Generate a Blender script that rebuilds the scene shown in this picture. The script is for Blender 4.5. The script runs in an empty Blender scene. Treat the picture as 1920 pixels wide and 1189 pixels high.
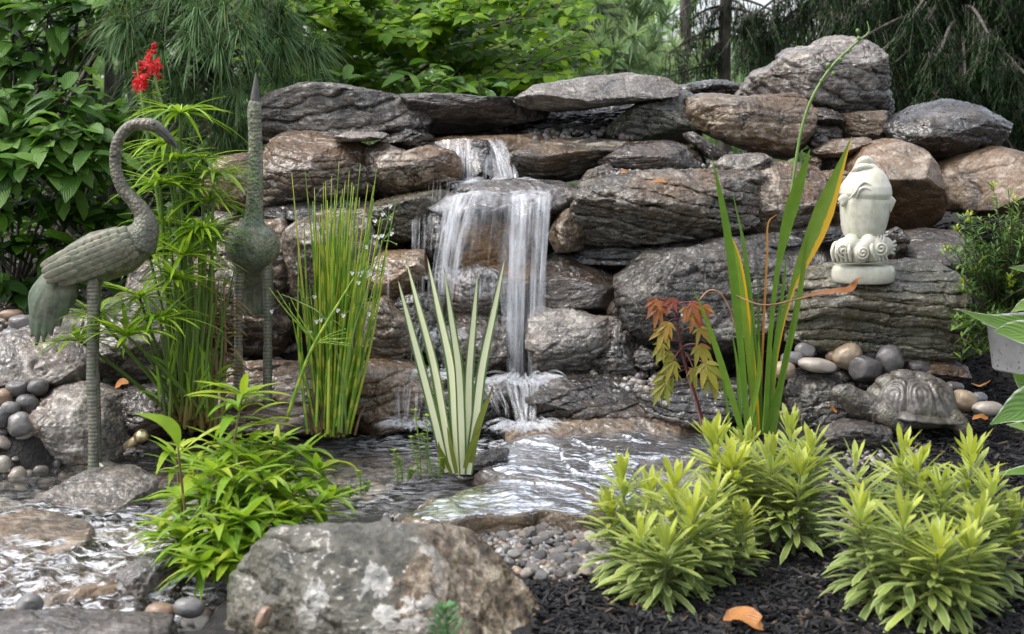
import bpy, math, random
import numpy as np
from mathutils import Vector, Matrix

R = math.radians
C = bpy.context.scene.collection
scene = bpy.context.scene
rng = np.random.default_rng(7)
random.seed(7)

# ------------------------------------------------------------------ camera
CAM_H = 0.84
FPX = 1920 * 50.0 / 36.0
PITCH = math.atan((594.5 - 280.0) / FPX)
cam_d = bpy.data.cameras.new('camera')
cam_d.lens = 50.0
cam_d.sensor_width = 36.0
cam_d.clip_start = 0.05
cam_d.clip_end = 400.0
cam_d.dof.use_dof = True
cam_d.dof.focus_distance = 4.25
cam_d.dof.aperture_fstop = 6.3
cam = bpy.data.objects.new('camera', cam_d)
C.objects.link(cam)
cam.location = (0, 0, CAM_H)
cam.rotation_euler = (R(90) - PITCH, 0, 0)
scene.camera = cam

# ------------------------------------------------------------------ light
SUN_EL, SUN_AZ = 60.0, -100.0          # azimuth measured from +Y towards +X
world = bpy.data.worlds.new('World')
scene.world = world
world.use_nodes = True
wt = world.node_tree
wt.nodes.clear()
sky = wt.nodes.new('ShaderNodeTexSky')
sky.sky_type = 'NISHITA'
sky.sun_disc = False
sky.sun_elevation = R(SUN_EL)
sky.sun_rotation = R(SUN_AZ)
sky.air_density = 1.0
sky.dust_density = 4.0
sky.ozone_density = 1.0
hs = wt.nodes.new('ShaderNodeHueSaturation')
hs.inputs['Saturation'].default_value = 0.4     # overcast: the cloud layer takes most of the blue away
bg = wt.nodes.new('ShaderNodeBackground')
bg.inputs['Strength'].default_value = 0.15
wo = wt.nodes.new('ShaderNodeOutputWorld')
wt.links.new(sky.outputs[0], hs.inputs['Color'])
wt.links.new(hs.outputs[0], bg.inputs['Color'])
wt.links.new(bg.outputs[0], wo.inputs['Surface'])

sun_d = bpy.data.lights.new('sun', 'SUN')
sun_d.energy = 0.65
sun_d.angle = R(24)
sun_d.color = (1.0, 0.97, 0.92)
sun = bpy.data.objects.new('sun', sun_d)
C.objects.link(sun)
az, el = R(SUN_AZ), R(SUN_EL)
sd = Vector((math.sin(az) * math.cos(el), math.cos(az) * math.cos(el), math.sin(el)))
sun.rotation_euler = sd.to_track_quat('Z', 'Y').to_euler()
sun.location = (-2, 4, 8)

scene.view_settings.view_transform = 'Standard'
scene.view_settings.look = 'None'
scene.view_settings.exposure = 1.42
scene.view_settings.gamma = 1.0
scene.render.engine = 'CYCLES'
scene.cycles.max_bounces = 7
scene.cycles.diffuse_bounces = 3
scene.cycles.glossy_bounces = 3
scene.cycles.transmission_bounces = 5
scene.cycles.transparent_max_bounces = 24
scene.cycles.sample_clamp_indirect = 6.0
scene.cycles.use_denoising = True

# ------------------------------------------------------------------ pixel -> place
_cp, _sp = math.cos(PITCH), math.sin(PITCH)
def P(px, py, Y):
    """the point of the ray through photo pixel (px, py) that stands Y metres ahead"""
    a = (px - 960.0) / FPX
    b = -(py - 594.5) / FPX
    d = np.array([a, _cp + b * _sp, -_sp + b * _cp])
    t = Y / d[1]
    return np.array([0, 0, CAM_H]) + d * t
def PP(pts, Y):
    return np.array([P(p[0], p[1], Y if len(p) < 3 else p[2]) for p in pts])
def M2(px, Y):            # pixels -> metres at distance Y
    return px / FPX * Y
def PG(px, py, z=0.0):
    """point where the ray meets the level z"""
    a = (px - 960.0) / FPX
    b = -(py - 594.5) / FPX
    d = np.array([a, _cp + b * _sp, -_sp + b * _cp])
    t = (z - CAM_H) / d[2]
    return np.array([0, 0, CAM_H]) + d * t

# ------------------------------------------------------------------ noise
def _h(ix, iy, iz, s):
    h = (ix * 374761393 + iy * 668265263 + iz * 1440662683 + s * 974634317) & 0xffffffff
    h = ((h ^ (h >> 13)) * 1274126177) & 0xffffffff
    h = ((h ^ (h >> 16)) * 2246822519) & 0xffffffff
    h = h ^ (h >> 15)
    return h.astype(np.float64) / 2147483648.0 - 1.0
def vn(p, seed=0):
    i = np.floor(p).astype(np.int64)
    f = p - i
    u = f * f * f * (f * (f * 6 - 15) + 10)
    x, y, z = i[:, 0], i[:, 1], i[:, 2]
    ux, uy, uz = u[:, 0], u[:, 1], u[:, 2]
    def L(a, b, t): return a + (b - a) * t
    c00 = L(_h(x, y, z, seed), _h(x + 1, y, z, seed), ux)
    c10 = L(_h(x, y + 1, z, seed), _h(x + 1, y + 1, z, seed), ux)
    c01 = L(_h(x, y, z + 1, seed), _h(x + 1, y, z + 1, seed), ux)
    c11 = L(_h(x, y + 1, z + 1, seed), _h(x + 1, y + 1, z + 1, seed), ux)
    return L(L(c00, c10, uy), L(c01, c11, uy), uz)
def fbm(p, octv=4, seed=0, gain=0.5, ridged=False):
    o = np.zeros(len(p)); a = 1.0; q = p.copy(); t = 0
    for k in range(octv):
        n = vn(q, seed + 17 * k)
        if ridged: n = 1 - 2 * np.abs(n)
        o += a * n; t += a; a *= gain; q = q * 2.03 + 11.7
    return o / t
def sstep(a, b, x):
    t = np.clip((x - a) / (b - a), 0, 1)
    return t * t * (3 - 2 * t)

# ------------------------------------------------------------------ mesh building
def unit(v):
    v = np.asarray(v, float)
    return v / np.maximum(np.linalg.norm(v, axis=-1, keepdims=True), 1e-9)

class MB:
    """collects quads; 'tint' per vertex and a uv (u across, v along)"""
    def __init__(self):
        self.V, self.F, self.T, self.U, self.n = [], [], [], [], 0
    def add(self, v, f, tint=0.5, uv=None):
        v = np.asarray(v, float).reshape(-1, 3); f = np.asarray(f, np.int64).reshape(-1, 4)
        self.V.append(v); self.F.append(f + self.n)
        self.T.append(np.broadcast_to(np.asarray(tint, float), (len(v),)).copy())
        self.U.append(np.zeros((len(v), 2)) if uv is None else np.asarray(uv, float).reshape(-1, 2))
        self.n += len(v)
        return self
    # ---- many blades at once (leaves, needles, petals)
    def blades(self, base, d, L, W, up=(0, 0, 1), droop=0.0, nseg=3, a=0.6, b=0.8, fold=0.25, tint=0.5, curl=0.0):
        base = np.asarray(base, float).reshape(-1, 3); N = len(base)
        if N == 0: return self
        d = unit(np.broadcast_to(np.asarray(d, float), (N, 3)))
        L = np.broadcast_to(np.asarray(L, float), (N,)); W = np.broadcast_to(np.asarray(W, float), (N,))
        droop = np.broadcast_to(np.asarray(droop, float), (N,))
        tint = np.broadcast_to(np.asarray(tint, float), (N,))
        up = np.broadcast_to(np.asarray(up, float), (N, 3))
        t = np.linspace(0, 1, nseg + 1)
        path = base[:, None, :] + d[:, None, :] * (L[:, None] * t)[:, :, None]
        path[:, :, 2] -= (L * droop)[:, None] * t[None, :] ** 2
        side = np.cross(d, up)
        bad = np.linalg.norm(side, axis=1) < 0.05
        side[bad] = np.cross(d[bad], np.array([0.3, 1.0, 0.1]))
        side = unit(side)
        tan = np.gradient(path, axis=1) if nseg > 0 else None
        nrm = unit(np.cross(side[:, None, :], tan))
        w = (t + 1e-6) ** a * (1 - t + 1e-6) ** b
        w = w / w.max(); w = np.maximum(w, 0.04)
        hw = 0.5 * W[:, None] * w[None, :]
        Lf = path - side[:, None, :] * hw[:, :, None] + nrm * (hw * fold)[:, :, None]
        Rt = path + side[:, None, :] * hw[:, :, None] + nrm * (hw * fold)[:, :, None]
        v = np.stack([Lf, path, Rt], axis=2)                 # N, k, 3, 3
        k = nseg + 1
        uv = np.zeros((N, k, 3, 2)); uv[..., 0] = np.array([0, .5, 1.])[None, None, :]; uv[..., 1] = t[None, :, None]
        idx = np.arange(N * k * 3).reshape(N, k, 3)
        f = np.stack([idx[:, :-1, :-1], idx[:, :-1, 1:], idx[:, 1:, 1:], idx[:, 1:, :-1]], axis=-1).reshape(-1, 4)
        return self.add(v.reshape(-1, 3), f, np.repeat(tint, k * 3), uv.reshape(-1, 2))
    # ---- one blade along a drawn path
    def blade_path(self, pts, widths, face=(0, -1, 0.15), fold=0.2, tint=0.5, sub=5):
        p = spline(np.asarray(pts, float), sub); w = resamp(widths, len(p))
        tan = unit(np.gradient(p, axis=0)); side = unit(np.cross(tan, np.asarray(face, float)))
        nr = unit(np.cross(side, tan))
        hw = 0.5 * w[:, None]
        v = np.stack([p - side * hw, p - nr * hw * fold, p + side * hw], axis=1)
        k = len(p); idx = np.arange(k * 3).reshape(k, 3)
        f = np.stack([idx[:-1, :-1], idx[:-1, 1:], idx[1:, 1:], idx[1:, :-1]], axis=-1).reshape(-1, 4)
        uv = np.zeros((k, 3, 2)); uv[..., 0] = np.array([0, .5, 1.]); uv[..., 1] = np.linspace(0, 1, k)[:, None]
        return self.add(v.reshape(-1, 3), f, tint, uv.reshape(-1, 2))
    # ---- tube along a path
    def tube(self, pts, radii, seg=8, tint=0.5, sub=4, close=True, squash=None, smooth=True):
        p = np.asarray(pts, float)
        if smooth and len(p) > 2: p = spline(p, sub)
        r = resamp(radii, len(p)) if np.ndim(radii) else np.full(len(p), float(radii))
        if close:
            d0, d1 = unit(p[0] - p[1]), unit(p[-1] - p[-2])
            p = np.vstack([p[0] + d0 * r[0] * .5, p[0] + d0 * r[0] * .35, p, p[-1] + d1 * r[-1] * .35, p[-1] + d1 * r[-1] * .5])
            r = np.concatenate([[r[0] * .02, r[0] * .7], r, [r[-1] * .7, r[-1] * .02]])
        tan = unit(np.gradient(p, axis=0))
        ref = np.array([0.0, 1.0, 0.0]) if abs(tan[0][1]) < .8 else np.array([1.0, 0, 0])
        s = np.zeros_like(p); s[0] = unit(np.cross(tan[0], ref))
        for i in range(1, len(p)):
            q = s[i - 1] - tan[i] * np.dot(s[i - 1], tan[i]); s[i] = unit(q)
        u = np.cross(tan, s)
        a = np.linspace(0, 2 * np.pi, seg, endpoint=False)
        ring = np.cos(a)[None, :, None] * s[:, None, :] + np.sin(a)[None, :, None] * u[:, None, :]
        v = p[:, None, :] + ring * r[:, None, None]
        k = len(p); idx = np.arange(k * seg).reshape(k, seg); nx = np.roll(idx, -1, axis=1)
        f = np.stack([idx[:-1], nx[:-1], nx[1:], idx[1:]], axis=-1).reshape(-1, 4)
        uv = np.zeros((k, seg, 2)); uv[..., 0] = (a / 2 / np.pi)[None, :]; uv[..., 1] = np.linspace(0, 1, k)[:, None]
        return self.add(v.reshape(-1, 3), f, tint, uv.reshape(-1, 2))
    # ---- many thin straight twigs at once
    def sticks(self, A, B, ra, rb, tint=0.5):
        A = np.asarray(A, float).reshape(-1, 3); B = np.asarray(B, float).reshape(-1, 3); N = len(A)
        if N == 0: return self
        ra = np.broadcast_to(np.asarray(ra, float), (N,)); rb = np.broadcast_to(np.asarray(rb, float), (N,))
        t = unit(B - A); ref = np.where(np.abs(t[:, 2:3]) < .8, np.array([[0, 0, 1.]]), np.array([[1., 0, 0]]))
        s = unit(np.cross(t, ref)); u = np.cross(t, s)
        a = np.arange(4) * np.pi / 2
        ring = np.cos(a)[None, :, None] * s[:, None, :] + np.sin(a)[None, :, None] * u[:, None, :]
        v = np.stack([A[:, None, :] + ring * ra[:, None, None], B[:, None, :] + ring * rb[:, None, None]], axis=1)
        idx = np.arange(N * 8).reshape(N, 2, 4); nx = np.roll(idx, -1, axis=2)
        f = np.stack([idx[:, 0], nx[:, 0], nx[:, 1], idx[:, 1]], axis=-1).reshape(-1, 4)
        return self.add(v.reshape(-1, 3), f, np.repeat(np.broadcast_to(np.asarray(tint, float), (N,)), 8))
    # ---- lumps
    def blob(self, c, r, rot=None, n=8, pw=2.0, tint=0.5):
        d, f = csphere(n)
        s = 1 / (np.abs(d) ** pw).sum(1) ** (1 / pw)
        v = d * s[:, None] * np.asarray(r, float)
        if rot is not None: v = v @ np.array(rot).T
        return self.add(v + np.asarray(c, float), f, tint)
    def blobs(self, c, r, rots, n=3, tint=0.5, jit=0.12, pw=2.2):
        d, f = csphere(n); N = len(c)
        s = 1 / (np.abs(d) ** pw).sum(1) ** (1 / pw); d = d * s[:, None]
        v = d[None] * np.asarray(r)[:, None, :] * (1 + jit * rng.uniform(-1, 1, (N, len(d), 1)))
        v = np.einsum('nij,nkj->nki', np.asarray(rots), v) + np.asarray(c)[:, None, :]
        ff = (f[None] + (np.arange(N) * len(d))[:, None, None]).reshape(-1, 4)
        return self.add(v.reshape(-1, 3), ff, np.repeat(np.broadcast_to(np.asarray(tint, float), (N,)), len(d)))
    def boxes(self, c, size, rots, tint=0.5):
        N = len(c)
        b = np.array([[-1, -1, -1], [1, -1, -1], [1, 1, -1], [-1, 1, -1], [-1, -1, 1], [1, -1, 1], [1, 1, 1], [-1, 1, 1]]) * .5
        q = np.array([[0, 3, 2, 1], [4, 5, 6, 7], [0, 1, 5, 4], [1, 2, 6, 5], [2, 3, 7, 6], [3, 0, 4, 7]])
        v = b[None] * np.asarray(size)[:, None, :] * (1 + .25 * rng.uniform(-1, 1, (N, 8, 3)))
        v = np.einsum('nij,nkj->nki', np.asarray(rots), v) + np.asarray(c)[:, None, :]
        ff = (q[None] + (np.arange(N) * 8)[:, None, None]).reshape(-1, 4)
        return self.add(v.reshape(-1, 3), ff, np.repeat(np.broadcast_to(np.asarray(tint, float), (N,)), 8))
    def grid(self, v, tint=0.5, uv=None):
        k, m = v.shape[:2]; idx = np.arange(k * m).reshape(k, m)
        f = np.stack([idx[:-1, :-1], idx[:-1, 1:], idx[1:, 1:], idx[1:, :-1]], axis=-1).reshape(-1, 4)
        return self.add(v.reshape(-1, 3), f, np.asarray(tint).reshape(-1) if np.ndim(tint) else tint, uv)
    def lathe(self, prof, c=(0, 0, 0), sx=1.0, sy=1.0, seg=32, tint=0.5):
        prof = np.asarray(prof, float); a = np.linspace(0, 2 * np.pi, seg, endpoint=False)
        v = np.stack([np.cos(a)[None] * prof[:, :1] * sx, np.sin(a)[None] * prof[:, :1] * sy, np.broadcast_to(prof[:, 1:2], (len(prof), seg))], -1)
        k = len(prof); idx = np.arange(k * seg).reshape(k, seg); nx = np.roll(idx, -1, axis=1)
        f = np.stack([idx[:-1], nx[:-1], nx[1:], idx[1:]], axis=-1).reshape(-1, 4)
        return self.add(v.reshape(-1, 3) + np.asarray(c, float), f, tint)
    def mesh(self, name, origin=(0, 0, 0), smooth=True):
        V = np.vstack(self.V) - np.asarray(origin, float); F = np.vstack(self.F)
        me = bpy.data.meshes.new(name)
        me.vertices.add(len(V)); me.vertices.foreach_set('co', V.astype(np.float32).ravel())
        me.loops.add(F.size); me.loops.foreach_set('vertex_index', F.astype(np.int32).ravel())
        me.polygons.add(len(F))
        me.polygons.foreach_set('loop_start', np.arange(0, F.size, 4, dtype=np.int32))
        me.polygons.foreach_set('use_smooth', np.full(len(F), smooth))
        a = me.attributes.new('tint', 'FLOAT', 'POINT'); a.data.foreach_set('value', np.concatenate(self.T).astype(np.float32))
        U = np.vstack(self.U)
        uvl = me.uv_layers.new(name='UVMap'); uvl.data.foreach_set('uv', U[F.ravel()].astype(np.float32).ravel())
        me.update(calc_edges=True)
        return me

_cs = {}
def csphere(n):
    if n in _cs: return _cs[n]
    t = np.tan(np.linspace(-1, 1, n + 1) * np.pi / 4)
    u, v = np.meshgrid(t, t, indexing='ij'); o = np.ones_like(u)
    faces = [(o, u, v), (-o, -u, v), (-u, o, v), (u, -o, v), (-v, u, o), (v, u, -o)]
    Vs, Fs, k = [], [], 0
    idx = np.arange((n + 1) ** 2).reshape(n + 1, n + 1)
    q = np.stack([idx[:-1, :-1], idx[1:, :-1], idx[1:, 1:], idx[:-1, 1:]], -1).reshape(-1, 4)
    for f in faces:
        Vs.append(np.stack(f, -1).reshape(-1, 3)); Fs.append(q + k); k += (n + 1) ** 2
    V = np.vstack(Vs); V /= np.linalg.norm(V, axis=1, keepdims=True); F = np.vstack(Fs)
    key = np.round(V * 1e5).astype(np.int64)
    _, first, inv = np.unique(key, axis=0, return_index=True, return_inverse=True)
    V = V[first]; F = inv.reshape(-1)[F]
    _cs[n] = (V, F)
    return _cs[n]
def vnormals(V, F):
    a, b, c, d = (V[F[:, i]] for i in range(4))
    fn = np.cross(c - a, d - b)
    n = np.zeros_like(V)
    for i in range(4): np.add.at(n, F[:, i], fn)
    return unit(n)
def spline(p, sub=5):
    p = np.asarray(p, float)
    if len(p) < 3: 
        t = np.linspace(0, 1, sub + 1)[:, None]; return p[0] * (1 - t) + p[-1] * t
    q = np.vstack([2 * p[0] - p[1], p, 2 * p[-1] - p[-2]]); out = []
    t = np.linspace(0, 1, sub, endpoint=False)[:, None]
    for i in range(1, len(q) - 2):
        a, b, c, d = q[i - 1], q[i], q[i + 1], q[i + 2]
        out.append(0.5 * (2 * b + (c - a) * t + (2 * a - 5 * b + 4 * c - d) * t ** 2 + (3 * b - a - 3 * c + d) * t ** 3))
    out.append(p[-1:])
    return np.vstack(out)
def resamp(w, k):
    w = np.asarray(w, float)
    if w.ndim == 0 or len(w) == 1: return np.full(k, float(np.ravel(w)[0]))
    return np.interp(np.linspace(0, 1, k), np.linspace(0, 1, len(w)), w)
def randrot(N, tilt=np.pi, r=rng):
    a = r.uniform(0, 2 * np.pi, N); b = r.uniform(-tilt, tilt, N); c = r.uniform(-tilt, tilt, N)
    ca, sa, cb, sb, cc, sc_ = np.cos(a), np.sin(a), np.cos(b), np.sin(b), np.cos(c), np.sin(c)
    o, z = np.ones(N), np.zeros(N)
    Rz = np.stack([ca, -sa, z, sa, ca, z, z, z, o], -1).reshape(N, 3, 3)
    Rx = np.stack([o, z, z, z, cb, -sb, z, sb, cb], -1).reshape(N, 3, 3)
    Ry = np.stack([cc, z, sc_, z, o, z, -sc_, z, cc], -1).reshape(N, 3, 3)
    return np.einsum('nij,njk,nkl->nil', Rx, Ry, Rz)

# ------------------------------------------------------------------ objects
def tagit(o, label=None, cat=None, group=None, kind=None):
    if label: o['label'] = label
    if cat: o['category'] = cat
    if group: o['group'] = group
    if kind: o['kind'] = kind
    return o
def thing(name, label, cat, loc=(0, 0, 0), group=None):
    o = bpy.data.objects.new(name, None); C.objects.link(o)
    o.empty_display_size = 0.05
    o.location = Vector([float(x) for x in loc])
    return tagit(o, label, cat, group)
def world_loc(o):
    v = np.array(o.location)
    while o.parent: o = o.parent; v = v + np.array(o.location)
    return v
def link(name, mb, mat, parent=None, origin=None, smooth=True, label=None):
    """one mesh object; vertices are given in world places"""
    if origin is None:
        if parent is None:
            V = np.vstack(mb.V); origin = np.array([V[:, 0].mean(), V[:, 1].mean(), V[:, 2].min()])
        else: origin = world_loc(parent)
    me = mb.mesh(name, origin, smooth)
    me.materials.append(mat)
    o = bpy.data.objects.new(name, me); C.objects.link(o)
    if parent is not None:
        o.parent = parent; o.location = Vector(np.asarray(origin) - world_loc(parent))
    else: o.location = Vector(origin)
    if label: o['label'] = label
    return o
def fuse(mb, voxel, smooth=2):
    """weld closed lumps and tubes into one continuous skin"""
    me = mb.mesh('tmp'); o = bpy.data.objects.new('tmp', me); C.objects.link(o)
    m = o.modifiers.new('r', 'REMESH'); m.mode = 'VOXEL'; m.voxel_size = voxel; m.use_smooth_shade = True
    if smooth:
        s = o.modifiers.new('s', 'SMOOTH'); s.iterations = smooth; s.factor = 0.5
    dg = bpy.context.evaluated_depsgraph_get(); dg.update()
    ev = o.evaluated_get(dg); em = ev.to_mesh()
    V = np.zeros(len(em.vertices) * 3, np.float32); em.vertices.foreach_get('co', V); V = V.reshape(-1, 3).astype(float)
    F = [list(p.vertices) for p in em.polygons]
    F = np.array([f if len(f) == 4 else [f[0], f[1], f[2], f[2]] for f in F if len(f) in (3, 4)])
    ev.to_mesh_clear(); bpy.data.objects.remove(o); bpy.data.meshes.remove(me)
    tri = F[:, 2] == F[:, 3]
    if tri.any(): F = F[~tri]
    return V, F
# ------------------------------------------------------------------ materials
class NT:
    def __init__(self, name):
        self.m = bpy.data.materials.new(name); self.m.use_nodes = True
        self.t = self.m.node_tree; self.t.nodes.clear()
        self.out = self.n('OutputMaterial')
    def n(self, typ, **kw):
        nd = self.t.nodes.new('ShaderNode' + typ)
        for k, v in kw.items():
            if k.startswith('_'): setattr(nd, k[1:], v)
        return nd
    def set(self, nd, sock, v):
        s = nd.inputs[sock]
        if isinstance(v, bpy.types.NodeSocket): self.t.links.new(v, s)
        elif isinstance(v, (tuple, list)) and len(v) == 3 and s.type == 'RGBA': s.default_value = (*v, 1)
        else: s.default_value = v
        return nd
    def coord(self, rand=True, stretch=(1, 1, 1)):
        tc = self.n('TexCoord'); o = tc.outputs['Object']
        mp = self.n('Mapping'); self.set(mp, 'Vector', o); mp.inputs['Scale'].default_value = stretch
        o = mp.outputs[0]
        if rand:
            oi = self.n('ObjectInfo'); ml = self.n('Math', _operation='MULTIPLY'); self.set(ml, 0, oi.outputs['Random']); ml.inputs[1].default_value = 61.0
            va = self.n('VectorMath', _operation='ADD'); self.set(va, 0, o); self.set(va, 1, ml.outputs[0]); o = va.outputs[0]
        return o
    def noise(self, vec, scale, detail=5, rough=.55, dist=0.0):
        nd = self.n('TexNoise'); self.set(nd, 'Vector', vec)
        nd.inputs['Scale'].default_value = scale; nd.inputs['Detail'].default_value = detail
        nd.inputs['Roughness'].default_value = rough; nd.inputs['Distortion'].default_value = dist
        return nd.outputs['Fac']
    def voro(self, vec, scale, feature='F1', out='Distance'):
        nd = self.n('TexVoronoi', _feature=feature); self.set(nd, 'Vector', vec); nd.inputs['Scale'].default_value = scale
        return nd.outputs[out]
    def ramp(self, fac, stops):
        nd = self.n('ValToRGB'); self.set(nd, 'Fac', fac); e = nd.color_ramp.elements
        while len(e) < len(stops): e.new(0.5)
        for el, (p, c) in zip(e, stops):
            el.position = p; el.color = (*c, 1) if np.ndim(c) else (c, c, c, 1)
        return nd.outputs['Color']
    def mr(self, v, a, b, c=0., d=1.):
        nd = self.n('MapRange'); nd.clamp = True
        self.set(nd, 'Value', v); nd.inputs['From Min'].default_value = a; nd.inputs['From Max'].default_value = b
        nd.inputs['To Min'].default_value = c; nd.inputs['To Max'].default_value = d
        return nd.outputs[0]
    def mix(self, f, a, b, typ='MIX'):
        nd = self.n('Mix', _data_type='RGBA', _blend_type=typ)
        for s, v in ((0, f), (6, a), (7, b)):
            sk = nd.inputs[s]
            if isinstance(v, bpy.types.NodeSocket): self.t.links.new(v, sk)
            elif np.ndim(v): sk.default_value = (*v, 1)
            else: sk.default_value = v
        return nd.outputs[2]
    def math(self, op, a, b=0.0):
        nd = self.n('Math', _operation=op)
        for i, v in enumerate((a, b)):
            if isinstance(v, bpy.types.NodeSocket): self.t.links.new(v, nd.inputs[i])
            else: nd.inputs[i].default_value = v
        return nd.outputs[0]
    def bump(self, h, strength, dist, prev=None):
        nd = self.n('Bump'); self.set(nd, 'Height', h); nd.inputs['Strength'].default_value = strength; nd.inputs['Distance'].default_value = dist
        if prev is not None: self.set(nd, 'Normal', prev)
        return nd.outputs[0]
    def pbsdf(self, col, rough=.5, normal=None, **kw):
        p = self.n('BsdfPrincipled'); self.set(p, 'Base Color', col); self.set(p, 'Roughness', rough)
        if normal is not None: self.set(p, 'Normal', normal)
        for k, v in kw.items(): self.set(p, k.replace('_', ' '), v)
        return p.outputs[0]
    def attr(self, name):
        a = self.n('Attribute'); a.attribute_name = name; return a.outputs['Fac']
    def done(self, sh):
        self.t.links.new(sh, self.out.inputs['Surface']); return self.m

def mat_rock(name, c0, c1, c2, accent=None, aamt=.5, strata=.4, rough=(.22, .6), spec=.5, lichen=.0, moss=0.0, sc=1.0, bump=1.0, white=0.0, wet=.62):
    def sat(c, k=1.12):
        g = sum(c) / 3; return tuple(max(.002, g + (x - g) * k) for x in c)
    c0, c1, c2 = sat(tuple(x * k for x, k in zip(c0, (.36, .36, .34)))), sat(tuple(x * k for x, k in zip(c1, (.47, .462, .43)))), sat(tuple(x * k for x, k in zip(c2, (.84, .84, .80))), 1.05)
    t = NT(name); v = t.coord()
    wv = t.n('TexNoise'); t.set(wv, 'Vector', v); wv.inputs['Scale'].default_value = 5 * sc; wv.inputs['Detail'].default_value = 3
    wm = t.n('VectorMath', _operation='SCALE'); t.set(wm, 0, wv.outputs['Color']); wm.inputs['Scale'].default_value = .09
    va = t.n('VectorMath', _operation='ADD'); t.set(va, 0, v); t.set(va, 1, wm.outputs[0]); w = va.outputs[0]
    n1 = t.noise(w, 6.5 * sc, 9, .62)
    n2 = t.noise(w, 26 * sc, 8, .66)
    mp = t.n('Mapping'); t.set(mp, 'Vector', w); mp.inputs['Scale'].default_value = (2.2, 2.2, 17); mp.inputs['Rotation'].default_value = (.12, .1, 0)
    st = t.noise(mp.outputs[0], 3.4 * sc, 8, .6)
    f = t.mix(.42, n1, n2); f = t.mix(strata * .75, f, st)
    col = t.ramp(f, [(.415, c0), (.485, c1), (.535, tuple(x * 1.2 for x in c1)), (.62, c2)])
    if accent is not None:
        na = t.noise(w, 3.6 * sc, 5, .6)
        col = t.mix(t.math('MULTIPLY', t.mr(na, .47, .62), aamt), col, t.mix(n2, accent, tuple(x * .45 for x in accent)))
    big = t.noise(v, 2.4 * sc, 4, .6)
    col = t.mix(t.mr(big, .4, .62, .6, 0), col, t.mix(.65, col, c0))
    if lichen:
        nl = t.noise(w, 9 * sc, 6, .65)
        col = t.mix(t.math('MULTIPLY', t.mr(nl, .56, .64), lichen), col, (.42, .42, .40))
    if moss:
        nm = t.noise(v, 7 * sc, 6, .7)
        col = t.mix(t.math('MULTIPLY', t.mr(nm, .46, .6), moss), col, (.055, .065, .022))
    if white:
        mp2 = t.n('Mapping'); t.set(mp2, 'Vector', w); mp2.inputs['Rotation'].default_value = (.5, .7, .3); mp2.inputs['Scale'].default_value = (1, 1, 2.5)
        q = t.noise(mp2.outputs[0], 5 * sc, 4, .5, .6)
        vein = t.mr(t.math('ABSOLUTE', t.math('SUBTRACT', q, .5)), .0, .018, 1, 0)
        col = t.mix(t.math('MULTIPLY', vein, white), col, (.55, .53, .5))
    sp = t.noise(v, 150 * sc, 3, .6)
    col = t.mix(t.mr(sp, .56, .7, 0, .3), col, tuple(min(1, x * 1.6 + .05) for x in c2))
    col = t.mix(t.mr(sp, .44, .3, 0, .45), col, tuple(x * .5 for x in c0))
    crk = t.n('TexVoronoi', _feature='DISTANCE_TO_EDGE'); t.set(crk, 'Vector', w); crk.inputs['Scale'].default_value = 7 * sc
    cd = t.mr(crk.outputs['Distance'], 0, .05)
    nb = t.noise(w, 60 * sc, 8, .7)
    n4 = t.noise(w, 13 * sc, 3, .5, .3)
    h = t.math('ADD', t.math('ADD', t.math('MULTIPLY', n2, .5), t.math('MULTIPLY', st, 1.0 * strata)), t.math('ADD', t.math('MULTIPLY', nb, .22), t.math('ADD', t.math('MULTIPLY', cd, .16), t.math('MULTIPLY', n4, .7))))
    nrm = t.bump(h, 1.0, .022 * bump)
    rg = t.mr(t.noise(w, 11, 4, .6), .35, .65, rough[0] + .12, rough[1] + .1)
    fw = t.noise(w, 26 * sc, 2.5, .5, .6)
    cn = t.bump(t.math('ADD', t.math('MULTIPLY', st, .5 * strata), fw), 1.0, .016)
    cw = t.mr(t.noise(v, 8, 4, .6), .38, .58, wet * .35, wet)
    return t.done(t.pbsdf(col, rg, nrm, Specular_IOR_Level=spec, Coat_Weight=cw, Coat_Roughness=rough[0] * .5 + .03, Coat_IOR=1.55, Coat_Normal=cn))

ROCK = {}
ROCK['grey'] = mat_rock('grey_schist', (.022, .018, .016), (.15, .13, .118), (.47, .44, .42), accent=(.18, .12, .07), aamt=.35, strata=.45, lichen=.15)
ROCK['greybrown'] = mat_rock('grey_brown_schist', (.02, .016, .012), (.14, .118, .095), (.46, .42, .37), accent=(.2, .11, .045), aamt=.65, strata=.7, lichen=.2, rough=(.15, .5))
ROCK['tan'] = mat_rock('tan_sandstone', (.04, .025, .016), (.24, .17, .115), (.54, .46, .37), accent=(.3, .155, .055), aamt=.55, strata=.45)
ROCK['brown'] = mat_rock('brown_fieldstone', (.03, .02, .013), (.165, .122, .088), (.44, .37, .30), accent=(.24, .12, .045), aamt=.65, strata=.15, white=.5)
ROCK['round'] = mat_rock('rounded_brown_fieldstone', (.06, .038, .024), (.22, .155, .105), (.38, .32, .27), accent=(.21, .105, .04), aamt=.6, strata=.05, bump=.5, rough=(.25, .5), wet=.3)
ROCK['purple'] = mat_rock('purple_slate', (.026, .021, .019), (.105, .088, .08), (.28, .255, .24), accent=(.12, .08, .06), aamt=.4, strata=.5, rough=(.2, .5))
ROCK['dark'] = mat_rock('dark_wet_schist', (.006, .005, .004), (.042, .035, .03), (.2, .18, .165), accent=(.10, .055, .025), aamt=.55, strata=.55, rough=(.06, .36), wet=.9)
ROCK['black'] = mat_rock('black_wet_slate', (.005, .0045, .0045), (.022, .02, .02), (.1, .095, .095), strata=.6, rough=(.06, .36), wet=.9)
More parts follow.
